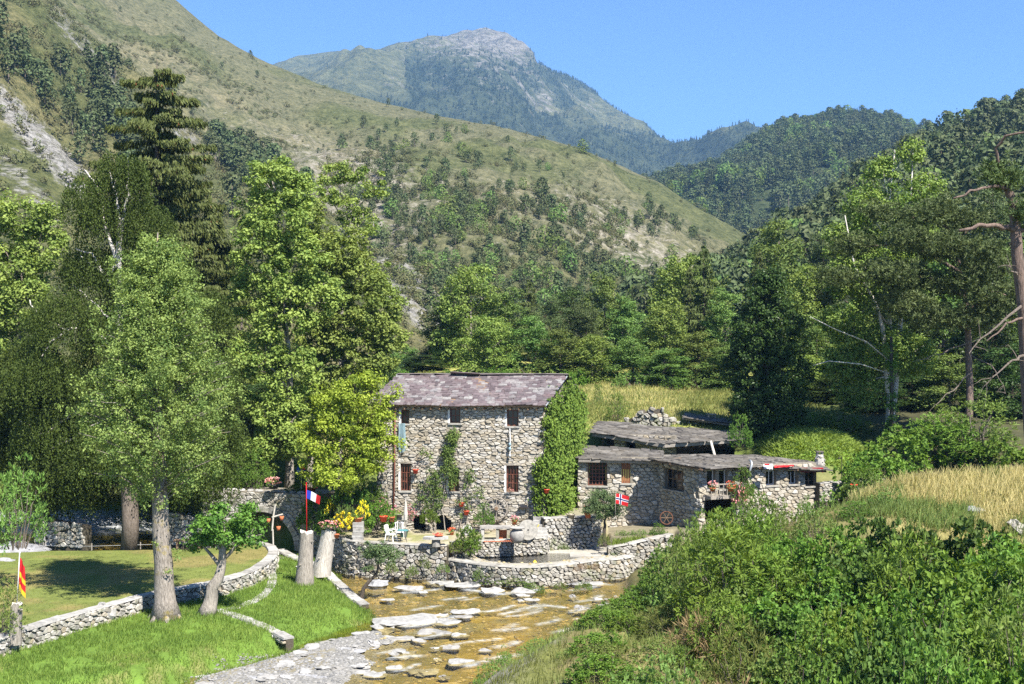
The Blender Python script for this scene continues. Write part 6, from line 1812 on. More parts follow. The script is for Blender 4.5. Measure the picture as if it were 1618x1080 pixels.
def where(px, py, Y):
    if Y > 105: return 'at the far edge of the dry meadow'
    if Y > 85: return 'on the slope above the low roofs'
    if Y > 69 and px > 1300: return 'by the dark wood edge'
    if Y > 57: return 'below the long low wing'
    if px < 930: return 'by the water at bank foot'
    if px < 1100: return 'on the near bank river side'
    c_ = ' right' if px > 1450 else (' middle' if px > 1260 else '')
    if py < 860: return 'atop the near bank' + c_
    if py < 920: return 'upper near bank' + c_
    if py < 990: return 'lower near bank' + c_
    return 'bottom edge of near bank' + c_
rj_ = random.Random(31); F2 = []
for (px, py, Y, kd, sc) in FG:
    if Y < 57 and px > 1050:
        py = int(py + (rj_.uniform(-30, 8) if rj_.random() < .45 else rj_.uniform(0, 46)) * (.35 if py < 830 else 1)); sc *= rj_.uniform(.8, 1.2)
        if kd == 'hazel' and rj_.random() < .4: kd = 'alder'
        if kd == 'dogwood' and rj_.random() < .25: kd = 'alder'
    F2.append((px, py, Y, kd, sc))
FG = F2
lab_count = {}
for (px, py, Y, kd, sc) in FG:
    lab_count[(kd, where(px, py, Y))] = lab_count.get((kd, where(px, py, Y)), 0) + 1
ORD = ['first', 'second', 'third', 'fourth', 'fifth', 'sixth', 'seventh', 'eighth', 'ninth', 'tenth', 'eleventh', 'twelfth', 'thirteenth', 'fourteenth']
rank = {}
for key in lab_count:
    rank[key] = sorted([(px, i) for i, (px, py, Y, kd, sc) in enumerate(FG) if (kd, where(px, py, Y)) == key])
for i, (px, py, Y, kd, sc) in enumerate(FG):
    src = S[kd]; x = (px - CX) / F * Y; g = H1(x, Y)
    key = (kd, where(px, py, Y)); n = lab_count[key]
    r_ = [j for _, j in rank[key]].index(i)
    lab = ADJ[kd][0] + ' ' + ADJ[kd][1] + ' ' + key[1] + ('' if n == 1 else ', ' + ORD[r_] + ' from left')
    top = CZ - (py - CY) / F * Y
    h0 = HS[kd]
    zs = max(.4, min(1.7, (top - g) / h0)); sw = sc * (.72 + .3 * zs)
    if (top - g) < .4: zs = .5 * sc
    zb = g - .05
    if src.name not in used:
        used.add(src.name); o = src; o.location = (x, Y, zb); o.rotation_euler = (0, 0, rngs.random() * 6); o.scale = (sw, sw, zs); o['label'] = lab; o['group'] = SG
    else:
        dup(src, (x, Y, zb), rngs.random() * 6.28, (sw, sw, zs), lab, SG)

# ---- riverside and garden plants
def place(kd, px, py, Y, sc, label, leaf=None, group=None, name=None):
    x = (px - CX) / F * Y; g = CZ - (py - CY) / F * Y
    o = dup(S[kd], (x, Y, g), rngs.random() * 6, sc, label, group)
    if name: o.name = name
    return o
place('willow', 28, 866, 58, (1.5, 1.3, 1.75), 'grey green willow bush at the left edge above the lawn', name='willow_bush')
place('willow', 8, 1000, 49, (.7, .7, .9), 'leafy sucker around the cut post with the red and yellow flag', name='willow_bush')
x, y = W(568, 940, .1); b = (x, y, H1(x, y))
k_ = y / F
lb = px_lobes(b, y, [(600, 866, 26, 14), (582, 872, 18, 11), (618, 872, 18, 11), (605, 880, 22, 10), (585, 893, 10, 8)], rng0)
broad_tree('willow_tree', 'little leaning willow on the tip of the grass spit', 'tree', b, lb, [(0, 0, 0), lp(575, 930)[:0] or ((577 - CX) * k_ - b[0], 0, CZ - (925 - CY) * k_ - b[2]), ((596 - CX) * k_ - b[0], 0, CZ - (905 - CY) * k_ - b[2]), ((600 - CX) * k_ - b[0], 0, CZ - (875 - CY) * k_ - b[2])], 361, 'l_willow', 'darkbark', dens=60, cr=.24, per=50, L=.12, Wd=.045, rt=.13, shell=.3)
x, y, z = ((955 - CX) / F * 70, 70, 2.2)
b = (x, y, z); k_ = y / F
lb = px_lobes(b, y, [(955, 792, 30, 18), (935, 800, 16, 14), (975, 800, 18, 14), (955, 808, 26, 12), (945, 780, 14, 10)], rng0)
broad_tree('olive_tree', 'round grey green shrub tree beside the red and blue cross flag', 'tree', b, lb, [(0, 0, -.9), (0, 0, .2), (.1, 0, .9)], 363, 'l_willow', 'darkbark', dens=60, cr=.28, per=60, L=.13, Wd=.045, rt=.14, shell=.3, up=.2)
for i, (px, py, Y, kd, sc, lab, nm) in enumerate([
    (548, 838, 69.6, 'broom', (.9, .9, .85), 'yellow flowering broom beside the stone pillar', 'yellow_broom'),
    (600, 838, 70.2, 'hazel', (.6, .6, .8), 'leafy green shrub with orange pots below the house corner', 'garden_shrub'),
    (520, 842, 71.5, 'dogwood', (.7, .7, .8), 'dark shrub behind the bleached stump', 'garden_shrub'),
    (505, 838, 72, 'hazel', (.7, .7, 1.0), 'tall dark shrub behind the french flag', 'garden_shrub'),
    (555, 800, 71.6, 'dogwood', (.9, .8, 1.0), 'dark bush under the yellow green tree', 'garden_shrub'),
    (585, 796, 71.8, 'dogwood', (.7, .7, .7), 'shady bush at the corner of the tall house', 'garden_shrub'),
    (741, 872, 67.6, 'hazel', (.45, .45, .68), 'bright green bush at the corner of the terrace wall', 'terrace_shrub'),
    (724, 872, 67.5, 'bramble', (.45, .45, .5), 'small leafy plant left of the bright terrace bush', 'terrace_shrub'),
    (679, 826, 71.4, 'hazel', (.32, .32, .4), 'small bush between the two dark arches', 'terrace_shrub'),
    (765, 830, 71.0, 'dogwood', (.42, .42, .6), 'bush left of the wagon wheel', 'terrace_shrub'),
    (800, 925, 65.2, 'bramble', (1.1, .35, .38), 'low nettle patch along the foot of the pool wall', 'waterside_plant'),
    (845, 935, 64.5, 'bramble', (.6, .35, .35), 'nettle patch at the right end of the pool wall foot', 'waterside_plant'),
    (885, 932, 64.0, 'bramble', (.4, .3, .3), 'green tuft among the pale stones below the pool', 'waterside_plant'),
    (922, 932, 64.5, 'bramble', (.4, .3, .32), 'green tuft right of the pale stones below the pool', 'waterside_plant'),
    (650, 910, 66.4, 'bramble', (.35, .3, .45), 'weed growing from the foot of the terrace wall', 'waterside_plant'),
    (618, 905, 66.8, 'bramble', (.3, .3, .5), 'weed beside the little willow at the terrace wall', 'waterside_plant'),
    (470, 790, 73.5, 'hazel', (.5, .5, .5), 'green plant on the bridge parapet below the pinwheel', 'garden_shrub'),
    (1172, 790, 71.8, 'dogwood', (.55, .5, .9), 'climbing shrub beside the wooden balcony', 'garden_shrub'),
    (1168, 705, 82.5, 'dogwood', (.6, .6, 1.0), 'ivy clump hanging at the end of the loft roof', 'garden_shrub'),
    (405, 770, 75, 'dogwood', (.8, .8, 1.1), 'leafy shrub at the left end of the bridge', 'garden_shrub'),
    (380, 780, 75.5, 'dogwood', (.9, .9, 1.2), 'big shrub left of the bridge behind the lime', 'garden_shrub'),
    (585, 880, 67.6, 'bramble', (.3, .25, .4), 'leafy tuft in the joints of the terrace wall near its left end', 'wall_plant'),
    (672, 896, 66.9, 'bramble', (.35, .25, .45), 'weeds hanging on the middle of the terrace wall', 'wall_plant'),
    (700, 905, 66.6, 'bramble', (.3, .25, .4), 'weeds where the terrace wall meets the pool wall', 'wall_plant'),
    (755, 915, 65.6, 'bramble', (.35, .25, .45), 'weeds at the foot of the pool wall below the bright bush', 'wall_plant'),
    (920, 902, 65.4, 'dry', (.55, .3, .35), 'rusty brown growth over the right end of the pool wall', 'wall_plant'),
    (940, 900, 65.6, 'dry', (.45, .3, .3), 'brown trailing growth at the pool outlet', 'wall_plant'),
    (890, 868, 68.5, 'bramble', (.25, .2, .2), 'small weed on the pale slab beside the pool', 'wall_plant'),
    (955, 862, 68.6, 'bramble', (.3, .25, .5), 'green weeds in the corner under the round grey green shrub', 'wall_plant'),
    (270, 790, 77, 'dogwood', (1.2, 1.2, 1.3), 'dark shrub behind the poplar trunk', 'garden_shrub')]):
    place(kd, px, py, Y, sc, lab, name=nm)

# ---- ivy over the gable
rng = np.random.default_rng(601)
t = thing('wall_ivy', 'thick bright green ivy covering the whole right gable of the tall house', 'ivy', tuple(F1 + SD * 2))
C = []
while len(C) < 1150:
    s = rng.random() * DEP * 1.0 - .2; zt = HH + RIDGE - abs(s - DEP / 2) * pitch + .0
    z_ = rng.random() * zt * (.93 + .1 * math.sin(s * 5)); bul = .16 + .55 * math.sin(math.pi * min(1, max(0, (s + .3) / (DEP + .3)))) ** .5 * (.15 + 1.15 * vnoise(np.array(s * 1.6), np.array(z_ * 1.1), 5)) * (1.2 - .5 * z_ / zt)
    C.append(F1 + SD * s + SN * bul * rng.uniform(.55, 1.0) + Z * z_ - np.array(t.location))
for _ in range(70):
    z_ = rng.random() * 4.5; C.append(F1 - HU * rng.uniform(0, .1 + .5 * max(0, 1 - abs(z_ - 2.4) / 2)) + HN * .22 + Z * z_ - np.array(t.location))
mb = MB(); C = np.array(C)
k = np.repeat(np.arange(len(C)), 22); off = rng.normal(0, .16, (len(k), 3))
V, q = leaf_quads(rng, C[k] + off, np.tile(SN * .9 + np.array([0, -.2, 0]), (len(k), 1)), .17, .14, .35, .45)
mb.add(V, q, np.repeat(np.clip(np.repeat(rng.normal(.55, .2, len(C)), 22) + rng.normal(0, .14, len(k)), 0, 1), 4)); kid(mb, 'foliage', M['l_ivy'], t)
mb = MB()
for _ in range(9):
    s = rng.random() * DEP; mb.tube([F1 + SD * s + SN * .1 - np.array(t.location), F1 + SD * (s + rng.normal(0, .4)) + SN * .12 + Z * 3 - np.array(t.location), F1 + SD * s + SN * .1 + Z * 6 - np.array(t.location)], [.05, .035, .015], 5)
kid(mb, 'stems', M['darkbark'], t)

# ---- climbing rose on the facade
t = thing('climbing_rose', 'climbing rose trained up the middle of the tall house front', 'climber', tuple(F0 + HU * fu(700)))
mb = MB(); C = []; Rr = []
def fp(px, py, d): 
    u = fu(px); return F0 + HU * u + Z * fz(py, u) + HN * d - np.array(t.location)
for st in ([(705, 845), (700, 800), (705, 750), (712, 700), (716, 672)], [(690, 845), (685, 790), (672, 760), (668, 745)], [(735, 845), (742, 800), (738, 770), (742, 745)], [(725, 845), (735, 790), (760, 770)]):
    mb.tube([fp(a, b_, .2) for a, b_ in st], np.linspace(.035, .012, len(st)), 5)
kid(mb, 'stems', M['ashbark'], t)
for (px, py, rx, ry, n) in ((716, 690, 8, 16, 34), (710, 715, 9, 16, 28), (714, 745, 10, 20, 34), (690, 745, 14, 18, 14), (672, 772, 14, 22, 14), (690, 775, 14, 18, 16), (742, 750, 7, 12, 10), (690, 796, 22, 12, 10), (735, 795, 12, 14, 8), (680, 715, 8, 8, 4), (760, 775, 10, 14, 5)):
    for _ in range(n):
        C.append(fp(px + rng.normal(0, rx * .5), py + rng.normal(0, ry * .5), .15 + rng.random() * .35)); Rr.append(.22)
mb = MB(); cl_leaves(mb, rng, np.array(C), np.array(Rr), 30, .10, .07, flat=1.0, up=.4, tone=(.45, .2)); kid(mb, 'foliage', M['l_mid'], t)

# ================================================================== grass
def blades(name, label, pts, h, wd, leafm, seed, lean=.35, hj=.5, kind='stuff', tone=(.5, .2), tn=None):
    rng = np.random.default_rng(seed); n = len(pts)
    z = Hfun(pts[:, 0], pts[:, 1]); B = np.stack([pts[:, 0], pts[:, 1], z - .02], -1)
    a = rng.random(n) * 6.283; s = np.stack([np.cos(a), np.sin(a), np.zeros(n)], -1) * (wd * .5)
    hh = (h * rng.uniform(1 - hj, 1 + hj, n))[:, None]
    tip = B + np.array([0, 0, 1.0]) * hh + rng.normal(0, lean, (n, 3)) * np.array([1, 1, 0]) * hh + np.array([lean * .3, 0, 0]) * hh
    V = np.stack([B - s, B + s, tip + s * .25, tip - s * .25], 1).reshape(-1, 3)
    mb = MB()
    tv = np.clip((tn if tn is not None else rng.normal(tone[0], tone[1], n)) + rng.normal(0, .1, n), 0, 1)
    mb.add(V, np.arange(4 * n).reshape(n, 4), np.repeat(tv, 4))
    return tag(mb.build(name, M[leafm]), label, None, None, kind)
def fill(poly, n, seed, test=None):
    rng = np.random.default_rng(seed); P = np.array(poly); lo, hi = P.min(0), P.max(0); out = []
    tot = 0
    while tot < n:
        q = lo + (hi - lo) * rng.random((n, 2)); ok = polysd(q[:, 0], q[:, 1], poly) > .02
        if test is not None: ok &= test(q[:, 0], q[:, 1])
        out.append(q[ok]); tot += ok.sum()
        if len(out) > 40: break
    return np.concatenate(out)[:n]
q = fill([p for p in P_LB if p[1] > 40][:10] + [(-17, 41.5), (-30, 41.5), (-27, 60), (-17, 75)], 66000, 701, lambda x, y: (polysd(x, y, P_LW) < -.1) & (fbm(x * 1.7, y * 1.7, 8) > .34))
blades('bank_grass', 'lush green grass of the lower bank', q, .17, .03, 'l_grass', 702, tn=.15 + 1.0 * (fbm(q[:, 0] * .45, q[:, 1] * .45, 41, 4) - .2) + .2 * np.random.default_rng(2).normal(0, 1, len(q)))
q = fill([(-30, 48), W(30, 1000, 1.2), W(165, 960, 1.2), W(240, 940, 1.2), W(350, 920, 1.2), W(425, 889, 1.2), W(435, 866, 1.2), (-34, 69)], 26000, 703, lambda x, y: polysd(x, y, P_LW) > .4)
blades('lawn_grass', 'short mown grass of the lawn', q, .05, .03, 'l_weed', 704)
q = fill([(16, 60), (22, 54.5), (34, 55), (38, 76), (26, 76), (20, 74)], 40000, 705)
tn = smooth(.38, .6, fbm(q[:, 0] * .25, q[:, 1] * .25, 33, 3))
blades('dry_meadow_grass', 'tall straw coloured grass of the right-hand meadow', q[tn > .35], .45, .035, 'l_dry', 706, tn=tn[tn > .35])
blades('green_meadow_grass', 'green grass among the straw of the right-hand meadow', q[tn <= .55], .42, .04, 'l_weed', 707)
q = fill([(-16, 92), (4, 90.5), (8, 91.8), (23, 92), (26, 112), (-18, 128)], 60000, 709)
tn = smooth(.3, .7, fbm(q[:, 0] * .2, q[:, 1] * .15, 35, 3))
blades('hay_meadow_grass', 'pale hay meadow behind the buildings', q, .26, .05, 'l_dry', 710, tn=tn * .8 - .1)
q = fill([(-16, 90), (4, 88), (23, 90), (26, 112), (-18, 128)], 42000, 711); blades('green_hay_grass', 'green grass in the hay meadow', q, .24, .06, 'l_weed', 712)
q = fill([(16, 80), (24.5, 80), (24.5, 92), (16, 92)], 22000, 713, lambda x, y: np.exp(-(((x - 20.2) / 3.4) ** 4 + ((y - 86) / 5.5) ** 4)) > .3)
blades('mound_grass', 'leafy cover of the rounded mound, green brightened as if sunlit', q, .16, .12, 'l_grass', 714, lean=1.0, tone=(.95, .15))  # leaf tone raised to paint sunshine onto the mound
q = fill([p for p in P_RB if 20 <= p[1] < 73] + [(20, 74), (30, 60), (24, 24)], 56000, 715, lambda x, y: (x > -8) & (polysd(x, y, P_RB) + (fbm(x * 1.2, y * 1.2, 53) - .5) * 2.4 > 1.3))
tn = fbm(q[:, 0] * .5, q[:, 1] * .5, 37, 3)
blades('bank_weeds', 'rough grass between the shrubs of the near bank', q[tn < .56], .30, .03, 'l_weed', 716)
blades('bank_straw', 'dry straw tufts between the shrubs of the near bank', q[tn >= .56], .28, .025, 'l_weed', 717, tone=(.75, .2))
q = fill(P_W4[:4] + [(9.5, 70.6), (5.6, 70.2)], 1500, 719); blades('strip_grass', 'grass strip on top of the sloping wall', q, .18, .04, 'l_grass', 720)
# ================================================================== rocks
def rock_mesh(seed, flat=.5):
    rng = np.random.default_rng(seed); nu, nv = 12, 7; mb = MB(); V = []
    fr = rng.normal(0, 1, (5, 3)); ph = rng.random(5) * 6
    for j in range(nv):
        th = math.pi * (j + .001) / (nv - 1 + .002)
        for i in range(nu):
            d = np.array([math.sin(th) * math.cos(i * 2 * math.pi / nu), math.sin(th) * math.sin(i * 2 * math.pi / nu), math.cos(th)])
            r = 1 + .42 * sum(math.sin(2.2 * float(d @ f) + p) for f, p in zip(fr, ph)) / 1.6 + rng.normal(0, .05)
            q = np.sign(d) * np.abs(d) ** .85 * r
            V.append(q * np.array([1, 1, flat]))
    i = np.arange(nv - 1)[:, None] * nu; j = np.arange(nu)[None]; j2 = (j + 1) % nu
    mb.add(V, np.stack([i + j, i + nu + j, i + nu + j2, i + j2], -1).reshape(-1, 4), rng.random())
    return mb.mesh('rock', M['riverrock'])
M['riverrock'] = rock_mat('river_rock', [(0.0, (0.30, 0.295, 0.28)), (0.3, (0.37, 0.36, 0.345)), (0.6, (0.25, 0.24, 0.225)), (0.8, (0.40, 0.39, 0.375)), (1.0, (0.30, 0.295, 0.28))], 3.0, bstr=.9, bdist=.06)
M['greyrock'] = rock_mat('grey_rock', [(0.0, (0.24, 0.24, 0.25)), (1.0, (0.36, 0.36, 0.37))], 3)
RM = [rock_mesh(800 + i, f_) for i, f_ in enumerate((.42, .3, .36, .5, .6, .25))]
def rock(px, py, rx, label, k=0, zt=None, group=None, name='river_rock', asp=.8, zs=1.0, mat=None, dz=-.03):
    z0 = zt if zt is not None else float(wl(F * CZ / (py - CY)))
    x, y = W(px, py, z0); r = rx * y / F
    o = bpy.data.objects.new(name, RM[k % 6]); link(o)
    o.location = (x, y, z0 + dz); o.scale = (r * .70, r * asp * .70, r * .46 * zs); o.rotation_euler = (0, 0, (k * 1.7) % .9 - .45)
    tag(o, label, 'rock', group)
    if mat:
        o.data = o.data.copy(); o.data.materials.clear(); o.data.materials.append(M[mat])
    return o
rock(601, 921, 24, 'smooth grey boulder in the water beside the leaning willow', 0, .05, mat='greyrock', zs=1.7)
rock(660, 906, 26, 'grey rock sloping into the water at the terrace wall', 3, .05, mat='greyrock', zs=1.3)
rock(905, 943, 11, 'single rounded boulder in the shallows below the pool', 4, zs=1.7)
RIV = [(640, 982, 48, 1), (695, 981, 38, 5), (715, 966, 28, 2), (736, 967, 22, 0), (700, 972, 16, 3), (732, 975, 13, 1), (606, 990, 36, 5), (632, 1033, 32, 1), (580, 1003, 18, 2), (585, 1010, 22, 0), (683, 1000, 28, 5), (725, 1004, 14, 2), (632, 1010, 22, 3), (663, 1013, 13, 1), (716, 1022, 20, 0), (766, 1028, 11, 3), (625, 1053, 22, 5), (685, 1024, 10, 2), (728, 1046, 24, 1), (690, 1042, 9, 3), (664, 1061, 32, 5), (700, 1070, 12, 0), (596, 1064, 26, 2), (575, 1048, 20, 1), (560, 1062, 22, 5), (645, 930, 20, 5), (690, 921, 30, 1), (730, 925, 26, 2), (776, 931, 30, 5), (825, 934, 18, 0), (872, 921, 20, 3), (893, 922, 12, 4), (913, 922, 12, 2), (937, 922, 14, 0), (960, 912, 22, 1), (975, 900, 26, 5), (827, 941, 11, 4), (838, 948, 10, 3), (846, 947, 10, 0), (822, 949, 7, 2), (877, 975, 5, 1), (643, 907, 14, 2), (612, 948, 10, 5), (668, 935, 12, 3)]
RIV = sorted(RIV)
for i, (px, py, r_, k) in enumerate(RIV):
    sz = 'broad' if r_ > 24 else ('middling' if r_ > 14 else 'small')
    pl_ = 'near the foot of the pool wall' if (py < 955 and px > 760) else ('near the foot of the terrace wall' if py < 955 else ('along the gravel beach' if px < 612 else ('in the golden shallows at the bottom edge' if py > 1040 else 'in the middle of the golden shallows')))
    rock(px, py, r_, 'RIV|' + sz + ' pale flat rock ' + pl_, k + i, group='pale rocks in the golden shallows', zs=.75 if r_ > 20 else 1.1, asp=.75, dz=.01 - .001 * r_)
tmp = {}
for o in [o for o in COL.objects if str(o.get('label', '')).startswith('RIV|')]:
    tmp.setdefault(o['label'][4:], []).append(o)
for lab, os_ in tmp.items():
    os_.sort(key=lambda o: o.location.x / o.location.y)
    for i, o in enumerate(os_):
        o['label'] = lab + ('' if len(os_) == 1 else ', ' + ORD[i] + ' from the left')
rr_ = random.Random(12)
for i in range(26):
    t_ = rr_.random(); px = 905 + 75 * t_ + rr_.uniform(-14, 14); py = 968 - 22 * t_ + rr_.uniform(-10, 10)
    rock(px, py, rr_.uniform(4, 8.5), 'white cobble in the heap between the shallows and the near bank', i, group='white cobbles heaped by the near bank', name='river_cobble', zs=1.5)
rock(165, 962, 17, 'pale upright boulder set in the lawn wall', 4, 1.1, name='wall_boulder', zs=2.6, asp=.7)
rock(30, 868, 40, 'worn grey tree root mound at the left edge of the lawn', 3, 1.2, name='stone_mound', zs=1.2, mat='greyrock')
rock(10, 885, 16, 'dark rock on the lawn at the left edge', 2, 1.2, name='dark_rock', mat='greyrock', zs=1.1)
for i, (px, py, s_, lb_) in enumerate([(452, 880, 14, 'pale block at the end of the lawn wall under the bridge arch'), (420, 1003, 14, 'flat white stone in the grass below the step wall'), (398, 1010, 9, 'small white stone below the step wall'), (480, 893, 13, 'pale stone at the foot of the grey stump'), (300, 1025, 7, 'little white stone lying in the grass')]):
    rock(px, py, s_, lb_, i, (.45, .22, .22, .45, .30)[i], name='bank_stone', zs=.8)
for i, (px, py, s_) in enumerate([(420, 1070, 60), (500, 1052, 48), (545, 1030, 36), (480, 1075, 50), (560, 1016, 26)]):
    rock(px, py, s_, ('long low ledge of grey rock in the beach at the bottom edge', 'grey rock ledge in the middle of the beach', 'grey rock ledge at the tip of the beach', 'grey ledge at the bottom edge beside the water', 'small grey ledge where beach and grass meet')[i], i, name='beach_ledge', zs=.35, mat='greyrock', asp=.5, dz=.06)
qb_ = fill(P_GR, 60, 741, lambda x, y: y > 44.5)
for i, (x_, y_) in enumerate(qb_):
    s_ = .09 + .16 * ((i * 37) % 10) / 10; o = bpy.data.objects.new('beach_stone', RM[i % 6]); link(o); o.location = (x_, y_, H1(x_, y_) + .02); o.scale = (s_ * 1.3, s_, s_ * .8); o.rotation_euler = (0, 0, i * 1.3)
    tag(o, 'loose pale stone lying on the grey shingle beach', 'stone', 'loose stones on the shingle beach')
# boulder and rocks at the meadow edge
for i, (px, py, Y, r_, lb_, mt) in enumerate([(1540, 775, 60, 9, 'grey boulder in the dry grass of the right-hand meadow', 'greyrock'), (1605, 783, 58, 18, 'reddish rock outcrop at the right edge of the meadow', 'terracotta')]):
    x = (px - CX) / F * Y; o = bpy.data.objects.new('meadow_rock', RM[3 + i].copy()); link(o); o.location = (x, Y, H1(x, Y) + .1); o.scale = (r_ * Y / F, r_ * Y / F, r_ * Y / F * 1.1); tag(o, lb_, 'rock')
    o.data.materials.clear(); o.data.materials.append(M[mt] if mt == 'greyrock' else M['drystone'])
# pebbles of the beach and of the stream bed
pebm = MB(); rng = np.random.default_rng(8)
pebm.lathe([(.05, -.3), (.8, -.2), (1, .05), (.6, .35), (.05, .42)], 6)
pebmesh = pebm.mesh('pebble', rock_mat('grey_pebble', [(0.0, (0.14, 0.14, 0.14)), (0.4, (0.24, 0.235, 0.225)), (0.7, (0.18, 0.175, 0.165)), (1.0, (0.32, 0.31, 0.295))], 8))
q = fill([(x_ + (1.2 if x_ > -12 else -.4), y_ + .9) for x_, y_ in P_GR], 7000, 731, lambda x, y: (y > 43) & (polysd(x, y, P_GR) + (fbm(x * 1.3, y * 1.3, 51) - .5) * 2.2 > -.1)); z = Hfun(q[:, 0], q[:, 1])
gn_stuff('beach_pebbles', np.stack([q[:, 0], q[:, 1], z], -1), np.random.default_rng(3).uniform(.02, .085, len(q)), np.random.default_rng(4).random(len(q)) * 6, pebmesh, 'grey shingle of the little beach')
q = fill([W(525, 900, 0), W(560, 940, 0), W(600, 985, 0), W(560, 1078, -.4), W(740, 1078, -.4), W(960, 955, 0), W(980, 905, 0), W(700, 912, 0)], 1800, 733); z = Hfun(q[:, 0], q[:, 1])
pebm2 = pebm.mesh('bed_pebble', rock_mat('bed_pebble', [(0.0, (0.30, 0.22, 0.08)), (0.5, (0.40, 0.34, 0.2)), (1.0, (0.2, 0.18, 0.12))], 5))
gn_stuff('bed_pebbles', np.stack([q[:, 0], q[:, 1], z + .01], -1), np.random.default_rng(5).uniform(.03, .11, len(q)), np.random.default_rng(6).random(len(q)) * 6, pebm2, 'ochre stones of the stream bed')

# ================================================================== stumps and flags
def stump(name, label, px0, px1, ptop, pbot, Y, matn, lean=0.0, flare=1.3, seed=1):
    k = Y / F; x = ((px0 + px1) / 2 - CX) * k; zt = CZ - (ptop - CY) * k; zb = CZ - (pbot - CY) * k; r = (px1 - px0) / 2 * k
    t = thing(name, label, 'stump', (x, Y, zb)); rng = np.random.default_rng(seed); n = 9; sd = 14; u = np.linspace(0, 1, n); V = []
    rg = 1 + rng.normal(0, .13, sd)
    for uu in u:
        r_ = r * (1 + (flare - 1) * (1 - uu) ** 2)
        for s in range(sd):
            a = s * 2 * math.pi / sd; q = r_ * (rg[s] + rng.normal(0, .015)); V.append((lean * uu + q * math.cos(a), q * math.sin(a), uu * (zt - zb) + (rng.normal(0, .09) if uu == 1 else 0) - (.15 if uu == 0 else 0)))
    mb = MB(); i = np.arange(n - 1)[:, None] * sd; j = np.arange(sd)[None]; j2 = (j + 1) % sd
    mb.add(V, np.stack([i + j, i + j2, i + sd + j2, i + sd + j], -1).reshape(-1, 4)); kid(mb, 'trunk', M[matn], t, True)
    for a, zz_, ln in ((2.4, .62, .22), (-.5, .8, .16), (4.2, .35, .18)):
        c_ = np.array([lean * zz_ + r * .8 * math.cos(a), r * .8 * math.sin(a), zz_ * (zt - zb)]); mb = MB(); mb.tube([c_, c_ + np.array([math.cos(a) * ln, math.sin(a) * ln, ln * .5])], [.06, .035], 6); kid(mb, 'branch_stub', M[matn], t)
    mb = MB(); P = np.array(V[-sd:]); mb.add(np.vstack([P + [0, 0, .003], [P.mean(0) + [0, 0, .04]]]), [(s, (s + 1) % sd, sd) for s in range(sd)]); kid(mb, 'cut_top', M['palewood'], t)
    return t, np.array([x + lean, Y, zt])
st1, top1 = stump('tree_stump', 'tall grey dead stump carrying the tricolour flag pole', 471, 491, 840, 921, 63.5, 'stumpbark', .12, 1.45, 1)
st2, top2 = stump('tree_stump', 'bleached white stump with pink flowers on top', 497, 519, 838, 905, 66, 'bleached', .40, 1.35, 2)
st3, top3 = stump('tree_stump', 'short cut post holding the red and yellow flag', 17, 32, 953, 1012, 49, 'stumpbark', .05, 1.1, 3)

def flag(name, label, base, top, cols, wid, hei, rows, droop=.45, polem='red', pr=.022, yaw=0.0, at=1.0):
    "pole from base to top; cloth hangs from the top, cols(u, v) gives the material index"
    t = thing(name, label, 'flag', tuple(base)); B = np.array(base); T = np.array(top) - B
    mb = MB(); mb.tube([(0, 0, 0), T], pr, 8); kid(mb, 'pole', M[polem], t, True)
    mb = MB(); mb.lathe([(.001, .08), (.035, .04), (.035, 0), (.02, -.03)], 8, T); kid(mb, 'finial', M[polem], t, True)
    nu, nv = rows; V = []
    d = np.array([math.cos(yaw), math.sin(yaw), 0])
    top_ = T * at
    for j in range(nv + 1):
        for i in range(nu + 1):
            u, v = i / nu, j / nv
            V.append(top_ + d * (wid * u * (.92 - .1 * v)) + np.array([0, 0, -hei * v - droop * wid * u ** 1.3]) + np.array([-d[1], d[0], 0]) * .10 * math.sin(u * 6 + v * 2) * u)
    q = []; mi = []
    for j in range(nv):
        for i in range(nu):
            a = j * (nu + 1) + i; q.append((a, a + nu + 1, a + nu + 2, a + 1)); mi.append(cols((i + .5) / nu, (j + .5) / nv))
    return t, mb, V, q, mi
t, mb, V, q, mi = flag('tricolour_flag', 'blue white and red tricolour flag on a red pole above the grey stump', top1 - np.array([0, 0, .12]), np.array(PW(484, 764, 63.4)), lambda u, v: 0 if u < .36 else (1 if u < .70 else 2), .78, .42, (18, 8), .42, 'red', at=.88)
mb = MB(); mb.add(V, q, .5, mi); kid(mb, 'cloth', [M['flagblue'], M['flagwhite'], M['red']], t, True)
def nor(u, v):
    x, y = u * 22, v * 16
    if 7 <= x < 9 or 7 <= y < 9: return 2
    if 6 <= x < 10 or 6 <= y < 10: return 1
    return 0
fb = PW(972, 822, 69); t, mb, V, q, mi = flag('nordic_flag', 'red flag with blue and white cross beside the round grey green shrub', fb, PW(973, 779, 69), nor, .80, .56, (22, 16), .22, 'greywood', .015, at=1.0)
mb = MB(); mb.add(V, q, .5, mi); kid(mb, 'cloth', [M['red'], M['flagwhite'], M['navy']], t, True)
t, mb, V, q, mi = flag('banner_flag', 'furled red and yellow flag on the cut post at the left', top3 - np.array([0, 0, .05]), np.array(PW(31, 874, 49)), lambda u, v: 1 if (.45 < v < .62) or v > .86 else 0, .24, 1.25, (6, 18), 1.6, 'white', .018, at=.93)
mb = MB(); mb.add(V, q, .5, mi); kid(mb, 'cloth', [M['red'], M['flagyellow']], t, True)
